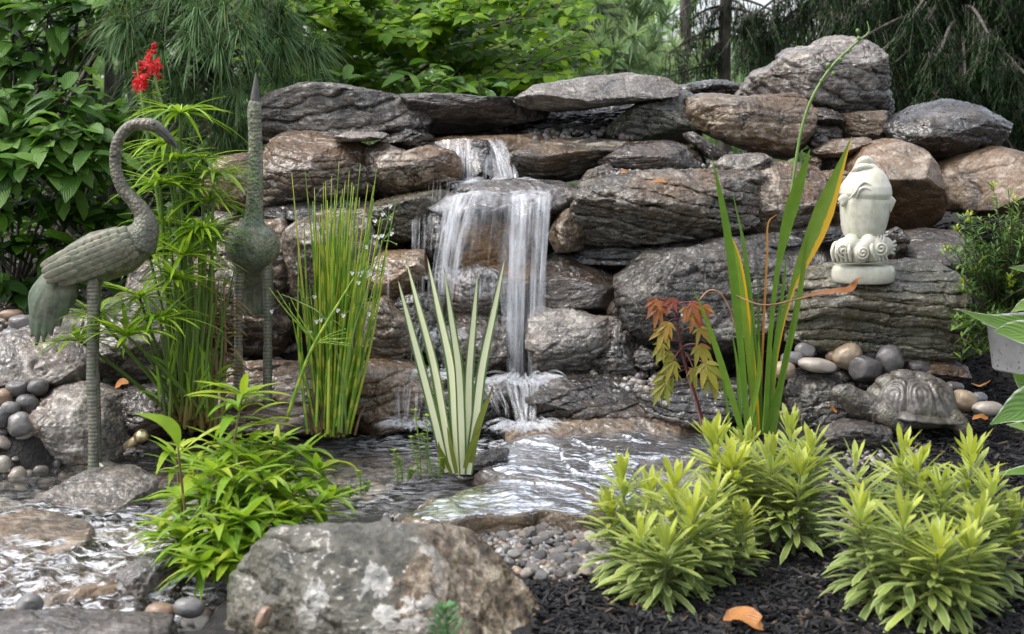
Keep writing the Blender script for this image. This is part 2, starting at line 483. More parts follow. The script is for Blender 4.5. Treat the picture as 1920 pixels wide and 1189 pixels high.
ROCK['pitted'] = mat_rock('dark_pitted_stone', (.014, .012, .010), (.085, .075, .066), (.36, .33, .30), accent=(.07, .055, .038), aamt=.5, strata=.1, lichen=.15, sc=1.3, bump=1.3)
ROCK['pale'] = mat_rock('pale_schist', (.10, .09, .085), (.32, .29, .275), (.58, .55, .53), accent=(.3, .2, .13), aamt=.35, strata=.5, rough=(.22, .6))
ROCK['mossy'] = mat_rock('mossy_grey_stone', (.05, .05, .038), (.2, .195, .165), (.4, .4, .37), strata=.12, moss=.55, lichen=.2, sc=1.4)
ROCK['olive'] = mat_rock('olive_schist', (.035, .032, .02), (.15, .14, .10), (.40, .38, .32), accent=(.12, .085, .03), aamt=.7, strata=.75, moss=.25, rough=(.08, .4), wet=.7)
ROCK['pinkgrey'] = mat_rock('pinkish_grey_stone', (.07, .058, .05), (.27, .235, .21), (.5, .465, .435), accent=(.2, .12, .09), aamt=.45, strata=.15, lichen=.15)
ROCK['wetslab'] = mat_rock('wet_grey_slab', (.06, .055, .055), (.2, .185, .185), (.42, .40, .41), accent=(.2, .11, .06), aamt=.5, strata=.25, rough=(.1, .3), bump=1.2, wet=.7)
ROCK['wettan'] = mat_rock('wet_tan_stone', (.07, .05, .035), (.25, .185, .13), (.47, .39, .32), accent=(.3, .16, .055), aamt=.65, strata=.2, rough=(.1, .35), wet=.8)
ROCK['fall_tan'] = mat_rock('ochre_stone', (.12, .06, .025), (.40, .22, .09), (.58, .40, .22), accent=(.45, .2, .04), aamt=.7, strata=.3, rough=(.1, .35))

def mat_front():
    t = NT('weathered_boulder'); v = t.coord(False)
    n1 = t.noise(v, 5, 8, .62, .3); n2 = t.noise(v, 24, 8, .68); n3 = t.noise(v, 2.6, 5, .6)
    col = t.ramp(t.mix(.5, n1, n2), [(.38, (.022, .02, .013)), (.47, (.125, .118, .085)), (.55, (.215, .205, .165)), (.64, (.44, .43, .39))])
    sx = t.n('SeparateXYZ'); t.set(sx, 0, v)
    right = t.mr(t.math('ADD', sx.outputs[0], t.math('ADD', t.math('MULTIPLY', t.math('SUBTRACT', n3, .5), .3), t.math('MULTIPLY', t.math('SUBTRACT', n2, .5), .18))), .065, .09)
    col = t.mix(t.math('MULTIPLY', right, .9), col, t.ramp(n2, [(.40, (.05, .028, .012)), (.5, (.21, .135, .068)), (.6, (.5, .41, .30))]))
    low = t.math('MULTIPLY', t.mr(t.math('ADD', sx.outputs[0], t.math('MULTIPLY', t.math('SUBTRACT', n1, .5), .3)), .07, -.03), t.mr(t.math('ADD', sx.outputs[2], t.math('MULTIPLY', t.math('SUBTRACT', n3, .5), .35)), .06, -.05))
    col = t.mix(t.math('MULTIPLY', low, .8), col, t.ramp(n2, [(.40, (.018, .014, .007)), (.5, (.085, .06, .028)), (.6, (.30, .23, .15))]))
    q = t.noise(v, 6.5, 5, .6, .4)
    wp = t.math('MULTIPLY', t.mr(t.math('ADD', q, t.math('MULTIPLY', t.math('SUBTRACT', n2, .5), .2)), .54, .56), t.math('MULTIPLY', t.mr(sx.outputs[2], .0, .05), t.mr(t.math('ABSOLUTE', t.math('ADD', sx.outputs[0], .0)), .14, .08)))
    col = t.mix(t.math('MULTIPLY', wp, .92), col, t.mix(n2, (.44, .42, .36), (.8, .78, .74)))
    top = t.mr(t.math('ADD', sx.outputs[2], t.math('MULTIPLY', t.math('SUBTRACT', n1, .5), .1)), .12, .16)
    col = t.mix(t.math('MULTIPLY', top, .45), col, (.15, .135, .11))
    nm = t.noise(v, 8, 6, .7)
    col = t.mix(t.math('MULTIPLY', t.math('MULTIPLY', t.mr(nm, .48, .6), t.mr(sx.outputs[0], -.08, -.26)), .8), col, (.07, .075, .025))
    nb = t.noise(v, 70, 7, .7)
    cr_ = t.n('TexVoronoi', _feature='DISTANCE_TO_EDGE'); t.set(cr_, 'Vector', v); cr_.inputs['Scale'].default_value = 5.
    nrm = t.bump(t.math('ADD', t.math('ADD', t.math('MULTIPLY', n2, .9), t.math('MULTIPLY', t.noise(v, 11, 3, .5), .8)), t.math('MULTIPLY', nb, .5)), 1.0, .03)
    return t.done(t.pbsdf(col, t.mr(n1, .35, .65, .25, .6), nrm, Coat_Weight=.55, Coat_Roughness=.09, Coat_Normal=t.bump(t.noise(v, 16, 3, .5), 1., .012)))
ROCK['front'] = mat_front()

def mat_cobble(name, stops, rough=(.15, .4), sc=1.0, use_tint=False):
    t = NT(name); v = t.coord()
    oi = t.n('ObjectInfo')
    base = t.ramp(t.attr('tint') if use_tint else oi.outputs['Random'], stops)
    n = t.noise(v, 28 * sc, 7, .65); n2 = t.noise(v, 6 * sc, 4, .5)
    col = t.mix(t.mr(n, .3, .7, .0, .85), t.mix(.6, base, (0, 0, 0)), t.mix(.3, base, (.6, .57, .53)))
    col = t.mix(.55, col, base)
    nrm = t.bump(n, .6, .006)
    return t.done(t.pbsdf(col, t.mr(n2, .35, .65, *rough), nrm))
PEB = [(0., (.04, .04, .042)), (.22, (.12, .115, .11)), (.4, (.19, .175, .16)), (.5, (.05, .042, .042)), (.6, (.30, .25, .19)), (.7, (.10, .082, .075)), (.8, (.16, .165, .175)), (.88, (.40, .37, .33)), (.94, (.26, .15, .085)), (1., (.13, .135, .15))]
PEBM = mat_cobble('river_pebble', PEB, rough=(.08, .3))
GRAVELM = mat_cobble('gravel', PEB, use_tint=True)
BEDM = mat_cobble('stream_bed_pebbles', [(0., (.10, .095, .09)), (.3, (.24, .21, .18)), (.5, (.38, .32, .24)), (.7, (.2, .185, .18)), (.85, (.52, .48, .42)), (1., (.42, .28, .16))], use_tint=True)
BANKM = mat_cobble('bank_gravel', [(0., (.03, .028, .027)), (.3, (.10, .09, .08)), (.5, (.17, .14, .11)), (.7, (.06, .055, .055)), (.85, (.25, .22, .19)), (1., (.15, .09, .05))], use_tint=True)
COB = {}
COB['grey'] = mat_cobble('grey_cobble', [(0, (.10, .095, .095)), (1, (.16, .15, .145))])
COB['dark'] = mat_cobble('dark_cobble', [(0, (.03, .028, .03)), (1, (.065, .058, .058))])
COB['tan'] = mat_cobble('tan_cobble', [(0, (.24, .17, .10)), (1, (.3, .23, .15))])
COB['blue'] = mat_cobble('bluish_cobble', [(0, (.14, .15, .165)), (1, (.18, .185, .2))])
COB['brown'] = mat_cobble('brown_cobble', [(0, (.2, .12, .07)), (1, (.27, .17, .11))])
COB['pale'] = mat_cobble('pale_cobble', [(0, (.28, .25, .2)), (1, (.34, .3, .25))])

def mat_soil():
    t = NT('ground_soil'); v = t.coord(False)
    n = t.noise(v, 30, 8, .7); n2 = t.noise(v, 1.2, 5, .6); n3 = t.noise(v, 120, 4, .6)
    col = t.ramp(n, [(.35, (.006, .0055, .005)), (.55, (.022, .019, .017)), (.7, (.06, .05, .042))])
    sx = t.n('SeparateXYZ'); t.set(sx, 0, v)
    far = t.mr(t.math('ADD', sx.outputs[1], n2), 7.2, 9.0)
    col = t.mix(far, col, t.ramp(n, [(.3, (.02, .035, .012)), (.6, (.05, .085, .022)), (.8, (.07, .06, .035))]))
    return t.done(t.pbsdf(col, .7, t.bump(t.math('ADD', n, n3), 1., .02)))
SOIL = mat_soil()
def mat_mulch():
    t = NT('black_mulch'); 
    col = t.ramp(t.attr('tint'), [(0, (.004, .004, .005)), (.6, (.012, .0115, .0125)), (.92, (.028, .026, .027)), (1., (.10, .07, .045))])
    return t.done(t.pbsdf(col, .6, Specular_IOR_Level=.25))
MULCH = mat_mulch()

def mat_water(name='pond_water', amp=.019, rgh=.07, sc=12):
    t = NT(name); v = t.coord(False)
    mp = t.n('Mapping'); t.set(mp, 'Vector', v); mp.inputs['Scale'].default_value = (1.0, 1.7, 1.0)
    a = t.noise(mp.outputs[0], sc, 3, .5, .6); b = t.noise(mp.outputs[0], 48, 3, .5, .3)
    nrm = t.bump(t.math('ADD', a, t.math('MULTIPLY', b, .4)), 1.0, amp)
    lw = t.n('Fresnel'); lw.inputs['IOR'].default_value = 1.33; t.set(lw, 'Normal', nrm)
    tr = t.n('BsdfTransparent'); tr.inputs['Color'].default_value = (.84, .83, .78, 1)
    gl = t.n('BsdfGlossy'); gl.inputs['Color'].default_value = (1, 1, 1, 1); gl.inputs['Roughness'].default_value = rgh; t.set(gl, 'Normal', nrm)
    m1 = t.n('MixShader'); t.set(m1, 0, lw.outputs[0]); t.set(m1, 1, tr.outputs[0]); t.set(m1, 2, gl.outputs[0])
    df = t.n('BsdfDiffuse'); df.inputs['Color'].default_value = (.82, .84, .88, 1); t.set(df, 'Normal', nrm)
    mpf = t.n('Mapping'); t.set(mpf, 'Vector', v); mpf.inputs['Scale'].default_value = (1.0, 2.4, 1.0); mpf.inputs['Rotation'].default_value = (0, 0, .35)
    fn = t.noise(mpf.outputs[0], 22, 6, .65, .8)
    foam = t.math('MULTIPLY', t.mr(fn, .47, .72), t.attr('tint'))  # white streaks: real foam, and on the pond painted sky reflection too
    m2 = t.n('MixShader'); t.set(m2, 0, foam); t.set(m2, 1, m1.outputs[0]); t.set(m2, 2, df.outputs[0])
    return t.done(m2.outputs[0])
WATER = mat_water()
FILM = mat_water('running_film', .008, .13, 10)
def mat_fall(name, lo, hi, scl):
    t = NT(name); v = t.coord(False, stretch=(1, 1, .055))
    f = t.noise(v, scl, 5, .6)
    br = t.noise(t.coord(False), 20, 3, .6)
    den = t.math('MULTIPLY', t.mr(f, .33, .72, lo, hi), t.mr(br, .3, .65, .55, 1.0))
    den = t.math('MULTIPLY', den, t.attr('tint'))
    tr = t.n('BsdfTransparent')
    df = t.n('BsdfDiffuse'); df.inputs['Color'].default_value = (.9, .92, .96, 1)
    tl = t.n('BsdfTranslucent'); tl.inputs['Color'].default_value = (.9, .92, .96, 1)
    gl = t.n('BsdfGlossy'); gl.inputs['Roughness'].default_value = .15
    a = t.n('MixShader'); a.inputs[0].default_value = .45; t.set(a, 1, df.outputs[0]); t.set(a, 2, tl.outputs[0])
    b = t.n('MixShader'); b.inputs[0].default_value = .15; t.set(b, 1, a.outputs[0]); t.set(b, 2, gl.outputs[0])
    c = t.n('MixShader'); t.set(c, 0, den); t.set(c, 1, tr.outputs[0]); t.set(c, 2, b.outputs[0])
    return t.done(c.outputs[0])
FALL = mat_fall('falling_water', .03, .62, 55)
FOAM = mat_fall('white_foam', .25, .85, 30)

def mat_leaf(name, stops, rough=.38, trans=.35, margin=None, mwid=.16, mid=None, veins=True, spec=.33, along=None, oneside=False, tcol=None, along2=None):
    t = NT(name); uvn = t.n('TexCoord'); sx = t.n('SeparateXYZ'); t.set(sx, 0, uvn.outputs['UV'])
    col = t.ramp(t.attr('tint'), stops)
    v = t.coord(True)
    n = t.noise(v, 40, 4, .6)
    col = t.mix(t.mr(n, .35, .65, 0, .3), col, t.mix(.55, col, (.01, .02, .003)))
    d = t.math('ABSOLUTE', t.math('SUBTRACT', sx.outputs[0], .5))
    if along is not None:
        col = t.mix(t.mr(sx.outputs[1], along[0], along[1]), col, along[2])
    if margin is not None:
        col = t.mix(t.mr(t.math('ADD', sx.outputs[0], t.math('MULTIPLY', n, .25)), 1.02 - mwid, 1.06 - mwid) if oneside else t.mr(d, .5 - mwid - .03, .5 - mwid + .02), col, margin)
    if mid is not None:
        col = t.mix(t.mr(d, mid[1] + .03, mid[1] - .02), col, mid[0])
    if along2 is not None:
        col = t.mix(t.mr(sx.outputs[1], along2[0], along2[1]), col, along2[2])
    nrm = None
    if not veins:
        ln_ = t.math('SINE', t.math('ADD', t.math('MULTIPLY', sx.outputs[0], 75.), t.math('MULTIPLY', n, 5.)))
        col = t.mix(t.mr(ln_, -.2, 1., 0, .22), col, t.mix(.5, col, (.02, .03, .005)))
    if veins:
        s = t.math('SINE', t.math('MULTIPLY', t.math('ADD', t.math('MULTIPLY', sx.outputs[1], 46.), t.math('MULTIPLY', d, -40.)), 1.0))
        nrm = t.bump(t.math('ADD', s, t.math('MULTIPLY', n, 1.5)), .35, .003)
    p = t.pbsdf(col, rough, nrm, Specular_IOR_Level=spec)
    tl = t.n('BsdfTranslucent'); t.set(tl, 'Color', t.mix(.5, col, t.mix(1., col, (1.0, 1.0, .35), 'MULTIPLY')))
    m = t.n('MixShader'); m.inputs[0].default_value = trans; t.set(m, 1, p); t.set(m, 2, tl.outputs[0])
    return t.done(m.outputs[0])
def mat_plain(name, stops, rough=.5, nscale=30, bump=.3, bdist=.004, metallic=0., spec=.5, stretch=(1, 1, 1)):
    t = NT(name); v = t.coord(True, stretch); n = t.noise(v, nscale, 6, .6)
    col = t.ramp(n, stops)
    return t.done(t.pbsdf(col, rough, t.bump(n, bump, bdist), Metallic=metallic, Specular_IOR_Level=spec))
BARK = mat_plain('bark', [(.3, (.02, .016, .012)), (.5, (.06, .05, .04)), (.7, (.13, .11, .09))], .8, 24, 1.0, .02, stretch=(1, 1, .25))
TWIG = mat_plain('twig_bark', [(.3, (.025, .018, .012)), (.7, (.09, .065, .045))], .7, 60, .5, .003)
# ------------------------------------------------------------------ ground, one sheet to the horizon
def basin(x, y):
    xr = np.interp(y, [2.0, 2.45, 2.8, 3.05, 3.3, 3.6, 3.9, 4.2, 4.4], [-.62, -.58, -.56, -.50, -.30, -.08, .12, .30, .35])
    yf = np.interp(x, [-2.4, -1.3, -1.05, -.85, -.4, .3], [3.6, 3.6, 3.95, 4.1, 4.3, 4.45])
    return sstep(.05, -.07, x - xr) * sstep(.06, -.06, y - yf)
def ground_z(x, y):
    b = basin(x, y)
    low = np.where(y < 3.0, -.17, -.12) + 0 * x
    low = -.085 - .035 * sstep(3.1, 2.85, y)
    # bank outside the basin
    cen = np.interp(y, [2, 2.7, 3.1, 3.6, 4.2, 4.5, 4.75, 5.0, 5.3, 7, 9], [.0, .004, .004, -.005, -.02, .16, .42, .62, .70, .62, .55])
    lef = np.interp(y, [2, 3.5, 3.6, 3.7, 3.86, 4.1, 4.4, 5.0, 5.6, 7, 9], [-.02, .0, .03, .085, .145, .19, .25, .32, .35, .38, .45])
    rig = np.interp(y, [2, 3.4, 3.8, 4.2, 4.45, 4.7, 5.0, 5.3, 7, 9], [-.01, .02, .07, .12, .24, .42, .54, .58, .55, .55])
    wl = sstep(-.85, -1.25, x); wr = sstep(.55, .95, x)
    bank = cen * (1 - wl) * (1 - wr) + lef * wl + rig * wr
    return low * b + bank * (1 - b)
def build_ground():
    xs = np.unique(np.concatenate([np.linspace(-80, -4, 20), np.linspace(-4, 4, 161), np.linspace(4, 80, 20)]))
    ys = np.unique(np.concatenate([np.linspace(-6, 1.6, 12), np.linspace(1.6, 6.5, 110), np.linspace(6.5, 14, 20), np.linspace(14, 160, 20)]))
    X, Y = np.meshgrid(xs, ys, indexing='xy'); sh = X.shape
    z = ground_z(X.ravel(), Y.ravel())
    p = np.stack([X.ravel(), Y.ravel(), np.zeros(X.size)], 1)
    near = sstep(9, 6, p[:, 1])
    z = z + near * (0.009 * fbm(p * 5, 4, 3) + .005 * fbm(p * 30, 2, 5)) + (1 - near) * .12 * fbm(p * .4, 3, 9)
    p[:, 2] = z
    mb = MB().grid(p.reshape(*sh, 3))
    o = link('ground', mb, SOIL, origin=(0, 0, 0)); o['kind'] = 'structure'
build_ground()

# ------------------------------------------------------------------ water of the pond and the stream
FALLS = [(P(985, 760, 4.1), .22), (P(770, 770, 4.15), .2), (P(985, 805, 3.9), .2), (P(930, 790, 4.1), .16)]
RIFFLE = [(PG(270, 1075, -.05), .22), (PG(120, 1100, -.06), .25), (PG(60, 960, 0), .16), (PG(180, 1035, -.02), .2), (PG(330, 1090, -.05), .16), (PG(160, 965, 0.), .2), (PG(720, 930, 0), .16), (PG(60, 1130, -.07), .2)]
def water_level(y): return -.06 * sstep(2.78, 2.64, y)
def build_water():
    xs = np.arange(-2.3, .62, .018); ys = np.arange(2.1, 4.45, .018)
    X, Y = np.meshgrid(xs, ys, indexing='xy'); sh = X.shape
    p = np.stack([X.ravel(), Y.ravel(), 0 * X.ravel()], 1)
    z = water_level(p[:, 1]) + .0045 * fbm(p * np.array([16, 24, 1]), 3, 21) + .003 * fbm(p * np.array([45, 60, 1]), 2, 22)
    foam = np.full(len(p), .0)
    for c, r in FALLS:
        d = np.hypot(p[:, 0] - c[0], p[:, 1] - c[1]); foam += 1.0 * np.exp(-(d / r) ** 2); z += .012 * np.exp(-(d / (r * .6)) ** 2) * (.3 + fbm(p * 40, 2, 23))
    for c, r in RIFFLE:
        d = np.hypot(p[:, 0] - c[0], p[:, 1] - c[1]); foam += .42 * np.exp(-(d / r) ** 2); z += .006 * np.exp(-(d / r) ** 2) * fbm(p * 36, 2, 24)
    foam += .3 * sstep(2.58, 2.66, p[:, 1]) * sstep(2.84, 2.76, p[:, 1])
    foam += .08  # pond-wide base is no foam: whitish streaks painted in for sky reflection
    p[:, 2] = z
    o = link('pond_water', MB().grid(p.reshape(*sh, 3), np.clip(foam, 0, 1)), WATER, origin=(0, 0, 0)); o['kind'] = 'structure'
build_water()

# ------------------------------------------------------------------ rocks
def poly_radius(poly, th):
    """distance from the origin to the outline along each angle"""
    a = poly; b = np.roll(poly, -1, axis=0); dx, dz = np.cos(th), np.sin(th)
    r = np.zeros(len(th))
    for p, q in zip(a, b):
        e = q - p; den = dx * e[1] - dz * e[0]
        ok = np.abs(den) > 1e-9; den = np.where(ok, den, 1)
        t = (p[0] * e[1] - p[1] * e[0]) / den; s = (p[0] * dz - p[1] * dx) / den
        hit = ok & (t > 0) & (s >= -1e-6) & (s <= 1 + 1e-6)
        r = np.where(hit, np.maximum(r, t), r)
    return r
_seed = [100]
def rock(label, out, Y, D, mat, name='rock', n=40, pw=4.2, facets=8, strata=.55, sh=.022, rough=1.0, planes=(), tilt=(0, 0), cat='rock', group=None, smoothr=.0, grow=1.075):
    """a stone whose front silhouette is the given outline, at its own distance and with its own depth D (half)"""
    _seed[0] += 1; sd = _seed[0]; r_ = np.random.default_rng(sd)
    w = PP(out, Y)[:, [0, 2]]
    A = w; B = np.roll(w, -1, axis=0); cr = A[:, 0] * B[:, 1] - B[:, 0] * A[:, 1]
    ctr = ((A + B) * cr[:, None]).sum(0) / (3 * cr.sum())
    q = (w - ctr) * grow
    h = np.array([np.ptp(q[:, 0]) / 2, np.ptp(q[:, 1]) / 2])
    th = np.linspace(-np.pi, np.pi, 361)
    rad = poly_radius(q / h, th)
    bad = rad < .05
    if bad.any(): rad[bad] = np.interp(th[bad], th[~bad], rad[~bad])
    k = np.array([1, 2, 3, 2, 1.]) / 9 if smoothr == 0 else np.hanning(int(smoothr)) / np.hanning(int(smoothr)).sum()
    m = len(k) // 2; rad = np.convolve(np.concatenate([rad[-m - 1:-1], rad, rad[1:m + 1]]), k, 'valid')[:361]
    d, F = csphere(n)
    rho = np.hypot(d[:, 0], d[:, 2]); s = 1 / (rho ** pw + np.abs(d[:, 1]) ** pw) ** (1 / pw)
    if strata == .55: strata = r_.uniform(.05, .7); sh *= r_.uniform(.9, 1.9)
    if strata and tilt == (0, 0): tilt = tuple(r_.normal(0, .22, 2))
    tt = np.arctan2(d[:, 2], d[:, 0]); rr = np.interp(tt, th, rad)
    dirx, dirz = np.where(rho > 1e-6, d[:, 0] / np.maximum(rho, 1e-6), 0), np.where(rho > 1e-6, d[:, 2] / np.maximum(rho, 1e-6), 0)
    V = np.stack([dirx * rho * s * rr * h[0], d[:, 1] * s * D, dirz * rho * s * rr * h[1]], 1)
    size = float((h[0] * h[1] * D) ** (1 / 3)); small = float(min(h[0], h[1], D))
    # broken faces
    for nn, fr in planes:
        nn = unit(np.array(nn, float)); dt = V @ nn; lim = dt.max() * fr
        V -= np.maximum(dt - lim, 0)[:, None] * nn * .94
    for i in range(facets):
        nn = unit(r_.normal(size=3)); nn[1] = -abs(nn[1]) - .35; nn = unit(nn); edge = abs(nn[1]) < .55
        nn = unit(nn / (np.array([h[0], D, h[1]]) / size))
        dt = V @ nn; lim = dt.max() * (r_.uniform(.86, .95) if edge else r_.uniform(.6, .88))
        V -= np.maximum(dt - lim, 0)[:, None] * nn * .96
    for i in range(int(facets * 2.4)):
        nn = unit(r_.normal(size=3)); nn[1] = -abs(nn[1]) - .1; nn = unit(unit(nn) / (np.array([h[0], D, h[1]]) / size))
        dt = V @ nn; lim = dt.max() * r_.uniform(.88, .97)
        V -= np.maximum(dt - lim, 0)[:, None] * nn * .97
    N = vnormals(V, F)
    seedv = r_.uniform(-50, 50, 3)
    # broad lumps
    V += N * (.045 * small * rough * fbm(V / size * 1.3 + seedv, 3, sd))[:, None]
    cn_ = fbm(V / size * 1.5 + seedv + 31, 3, sd + 8)
    if facets >= 4 and mat not in ('front', 'round'): V -= N * (.09 * small * np.exp(-(cn_ / .022) ** 2) * sstep(-.2, .25, fbm(V / size * 1.1 + seedv - 7, 2, sd + 9)))[:, None]
    if strata > 0:
        ns = unit(np.array([tilt[0], tilt[1], 1.0]))
        sv = (V @ ns) / (sh * r_.uniform(.8, 1.4)) + .55 * fbm(V / size * 1.3 + seedv, 2, sd + 1) + .22 * fbm(V / size * 5 + seedv, 2, sd + 5)
        kk = np.floor(sv); fr = sv - kk
        o0 = _h(kk.astype(np.int64), 0 * kk.astype(np.int64), 0 * kk.astype(np.int64), sd); o1 = _h(kk.astype(np.int64) + 1, 0 * kk.astype(np.int64), 0 * kk.astype(np.int64), sd)
        off = o0 + (o1 - o0) * sstep(.72, 1., fr)
        gr = np.exp(-((fr - .86) / .1) ** 2)
        side = N - ns * (N @ ns)[:, None]
        part = .45 + .55 * sstep(-.25, .3, fbm(V / size * 2.2 + seedv + 9, 2, sd + 3))
        V += side * ((.55 * off - .75 * gr) * part * strata * sh * .75)[:, None]
    N = vnormals(V, F)
    rg = fbm(V / size * 3.2 + seedv, 4, sd + 2, ridged=True)
    V += N * (.034 * small * rough * rg)[:, None]
    V += N * (.009 * size * rough * fbm(V * 28 + seedv, 4, sd + 4, .6) + .004 * rough * fbm(V * 75 + seedv, 3, sd + 6, .6, ridged=True))[:, None]
    mb = MB(); mb.add(V, F)
    c = np.array([ctr[0], Y, ctr[1]])
    o = link(name, _shift(mb, c), ROCK[mat] if isinstance(mat, str) else mat, origin=c)
    return tagit(o, label, cat, group)
def _shift(mb, c):
    mb.V = [v + c for v in mb.V]; return mb

TOPT = ((0, -.45, 1), .62)      # a top that slopes towards the viewer
# ---- top tier
rock('long layered grey slab capping the wall behind the tall straight crane neck', [(484, 262), (487, 206), (520, 176), (580, 162), (650, 166), (720, 178), (788, 194), (797, 222), (782, 245), (700, 256), (640, 264), (590, 272), (520, 266)], 5.0, .2, 'grey', 'flat_rock', n=56, strata=.9, sh=.045, facets=5)
rock('thin dark slab bridging the black hollow above the top spill', [(762, 181), (860, 180), (950, 191), (1016, 200), (1012, 222), (930, 236), (850, 246), (800, 246), (782, 218)], 5.08, .22, 'purple', 'flat_rock', strata=1., planes=[((0, -.8, -1), .55)], facets=3)
rock('bright tilted slab lying on top of the wall with a rippled upper face', [(972, 190), (1010, 163), (1090, 149), (1170, 139), (1240, 150), (1264, 166), (1255, 181), (1190, 190), (1110, 199), (1050, 206), (1000, 200)], 4.95, .2, 'pale', 'flat_rock', n=48, strata=.7, sh=.02, planes=[((.1, -.75, 1), .5)], facets=3, tilt=(.1, -.5))
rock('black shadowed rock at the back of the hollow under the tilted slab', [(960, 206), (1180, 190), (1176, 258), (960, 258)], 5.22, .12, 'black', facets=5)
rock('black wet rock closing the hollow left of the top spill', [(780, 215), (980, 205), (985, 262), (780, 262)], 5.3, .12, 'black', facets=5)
rock('green tinged rounded grey rock beside the tilted slab', [(1143, 246), (1180, 208), (1230, 184), (1290, 173), (1312, 215), (1306, 262), (1250, 274), (1190, 266), (1150, 258)], 4.98, .2, 'mossy', pw=2.6, facets=5)
rock('tan angular block with a cream broken face under the great peak rock', [(1292, 178), (1330, 174), (1400, 186), (1490, 178), (1517, 200), (1513, 260), (1500, 302), (1460, 292), (1420, 282), (1370, 264), (1330, 247), (1298, 236)], 4.88, .22, 'tan', 'boulder', n=52, facets=10, pw=4, planes=[((.2, -.5, 1), .7), ((-.1, -1, -.35), .75)])
rock('great rugged peak rock crowning the wall', [(1385, 188), (1420, 143), (1470, 113), (1490, 94), (1530, 91), (1545, 77), (1580, 72), (1625, 82), (1643, 108), (1652, 150), (1664, 182), (1652, 212), (1590, 210), (1540, 202), (1500, 190), (1450, 196)], 5.12, .26, 'pale', 'boulder', n=64, facets=9, strata=.6, sh=.05, tilt=(.5, -.2), rough=1.5)
rock('splintered purple slate wedge under the peak rock', [(1510, 206), (1545, 204), (1585, 220), (1582, 236), (1540, 234), (1512, 226)], 4.96, .1, 'purple', strata=1.4, sh=.014)
rock('lower purple slate wedge beside the tan angular block', [(1514, 234), (1560, 236), (1576, 250), (1570, 262), (1530, 264), (1514, 252)], 4.97, .1, 'purple', strata=1.4, sh=.014)
rock('smooth grey block tucked under the right end of the peak rock', [(1572, 214), (1652, 212), (1658, 262), (1610, 274), (1572, 262)], 5.02, .14, 'greybrown', facets=6)
rock('small dark round stone left of the thin grey slate sheet', [(1520, 256), (1540, 250), (1552, 262), (1548, 280), (1526, 282), (1516, 270)], 4.86, .05, 'dark', pw=2.2, facets=2, n=24)
rock('thin grey slate sheet resting above the fish statue leaf tip', [(1516, 283), (1560, 264), (1622, 260), (1634, 274), (1600, 292), (1540, 294)], 4.84, .13, 'greybrown', 'flat_rock', strata=.8, sh=.012, planes=[((0, -.5, 1), .6)])
rock('small dark slate beneath the thin grey slate sheet', [(1534, 296), (1580, 290), (1604, 300), (1600, 322), (1550, 326), (1534, 316)], 4.86, .09, 'purple', facets=6)
rock('small tan pebble stone under the slate sheet', [(1512, 300), (1528, 294), (1538, 306), (1534, 318), (1516, 320), (1508, 310)], 4.8, .04, 'tan', pw=2.2, facets=2, n=20)
rock('dark slanted slab propped on two brown boulders', [(1658, 236), (1720, 205), (1780, 191), (1842, 206), (1877, 232), (1866, 272), (1800, 297), (1745, 307), (1700, 288), (1668, 262)], 4.92, .24, 'dark', 'boulder', n=52, facets=8, strata=.5, sh=.03, tilt=(.25, -.3), planes=[((-.15, -.5, 1), .62), ((.1, -.8, -1), .6)])
rock('round brown boulder behind the fish statue', [(1596, 312), (1630, 275), (1670, 264), (1720, 285), (1750, 320), (1758, 390), (1737, 432), (1680, 440), (1620, 428), (1596, 380)], 4.72, .26, 'round', 'boulder', n=52, strata=0, pw=2.5, facets=5, rough=.5, planes=[((.2, -1, -.25), .8)])
rock('broad rusty brown boulder behind the feathery shrub', [(1752, 332), (1780, 304), (1860, 278), (1930, 296), (1990, 340), (1980, 400), (1850, 404), (1765, 388)], 4.8, .28, 'round', 'boulder', n=48, strata=0, pw=2.4, facets=4, rough=.5)
rock('dark shard standing behind the peak rock', [(1640, 190), (1665, 176), (1676, 205), (1662, 222), (1644, 214)], 5.2, .06, 'purple', facets=6, n=24)
rock('low dark rubble rock behind the gap left of the peak rock', [(1250, 170), (1290, 160), (1340, 152), (1385, 160), (1400, 182), (1330, 188), (1260, 186)], 5.3, .12, 'dark', facets=8, rough=1.6)
# ---- second tier
rock('large left brown block with a rusty edge beside the crane neck', [(482, 330), (500, 282), (520, 256), (580, 252), (640, 264), (690, 280), (708, 300), (706, 345), (690, 374), (640, 372), (560, 386), (504, 388)], 4.78, .22, 'brown', 'boulder', n=56, facets=8, pw=3.4)
rock('brown block with pale veins left of the top spill', [(690, 282), (715, 268), (760, 288), (800, 276), (845, 288), (862, 318), (852, 346), (800, 352), (740, 362), (700, 372), (690, 330)], 4.76, .2, 'brown', 'boulder', n=52, facets=7, pw=3.2)
rock('small pale slate sliver wedged under the long layered slab', [(630, 258), (655, 249), (715, 249), (724, 254), (695, 262), (645, 266)], 4.74, .1, 'pale', 'flat_rock', strata=.6, sh=.01, facets=3, n=28)
rock('dark wet stone left of the top spill lip', [(716, 250), (770, 244), (808, 256), (806, 280), (770, 286), (730, 276)], 4.92, .12, 'dark', facets=6)
rock('narrow upright shard at the left end of the hollow', [(770, 226), (786, 222), (804, 250), (798, 262), (780, 256)], 4.95, .04, 'purple', facets=5, n=24)
rock('wet brown lip stone the top spill runs over', [(806, 268), (850, 260), (960, 257), (1030, 254), (1064, 264), (1040, 282), (975, 300), (965, 345), (905, 350), (860, 345), (846, 310), (820, 288)], 5.0, .16, 'wettan', 'ledge_rock', n=44, facets=6)
rock('dark wet knob between the two strands of the top spill', [(874, 278), (892, 264), (914, 268), (922, 300), (918, 335), (894, 342), (876, 325)], 4.86, .08, 'dark', facets=5, n=28)
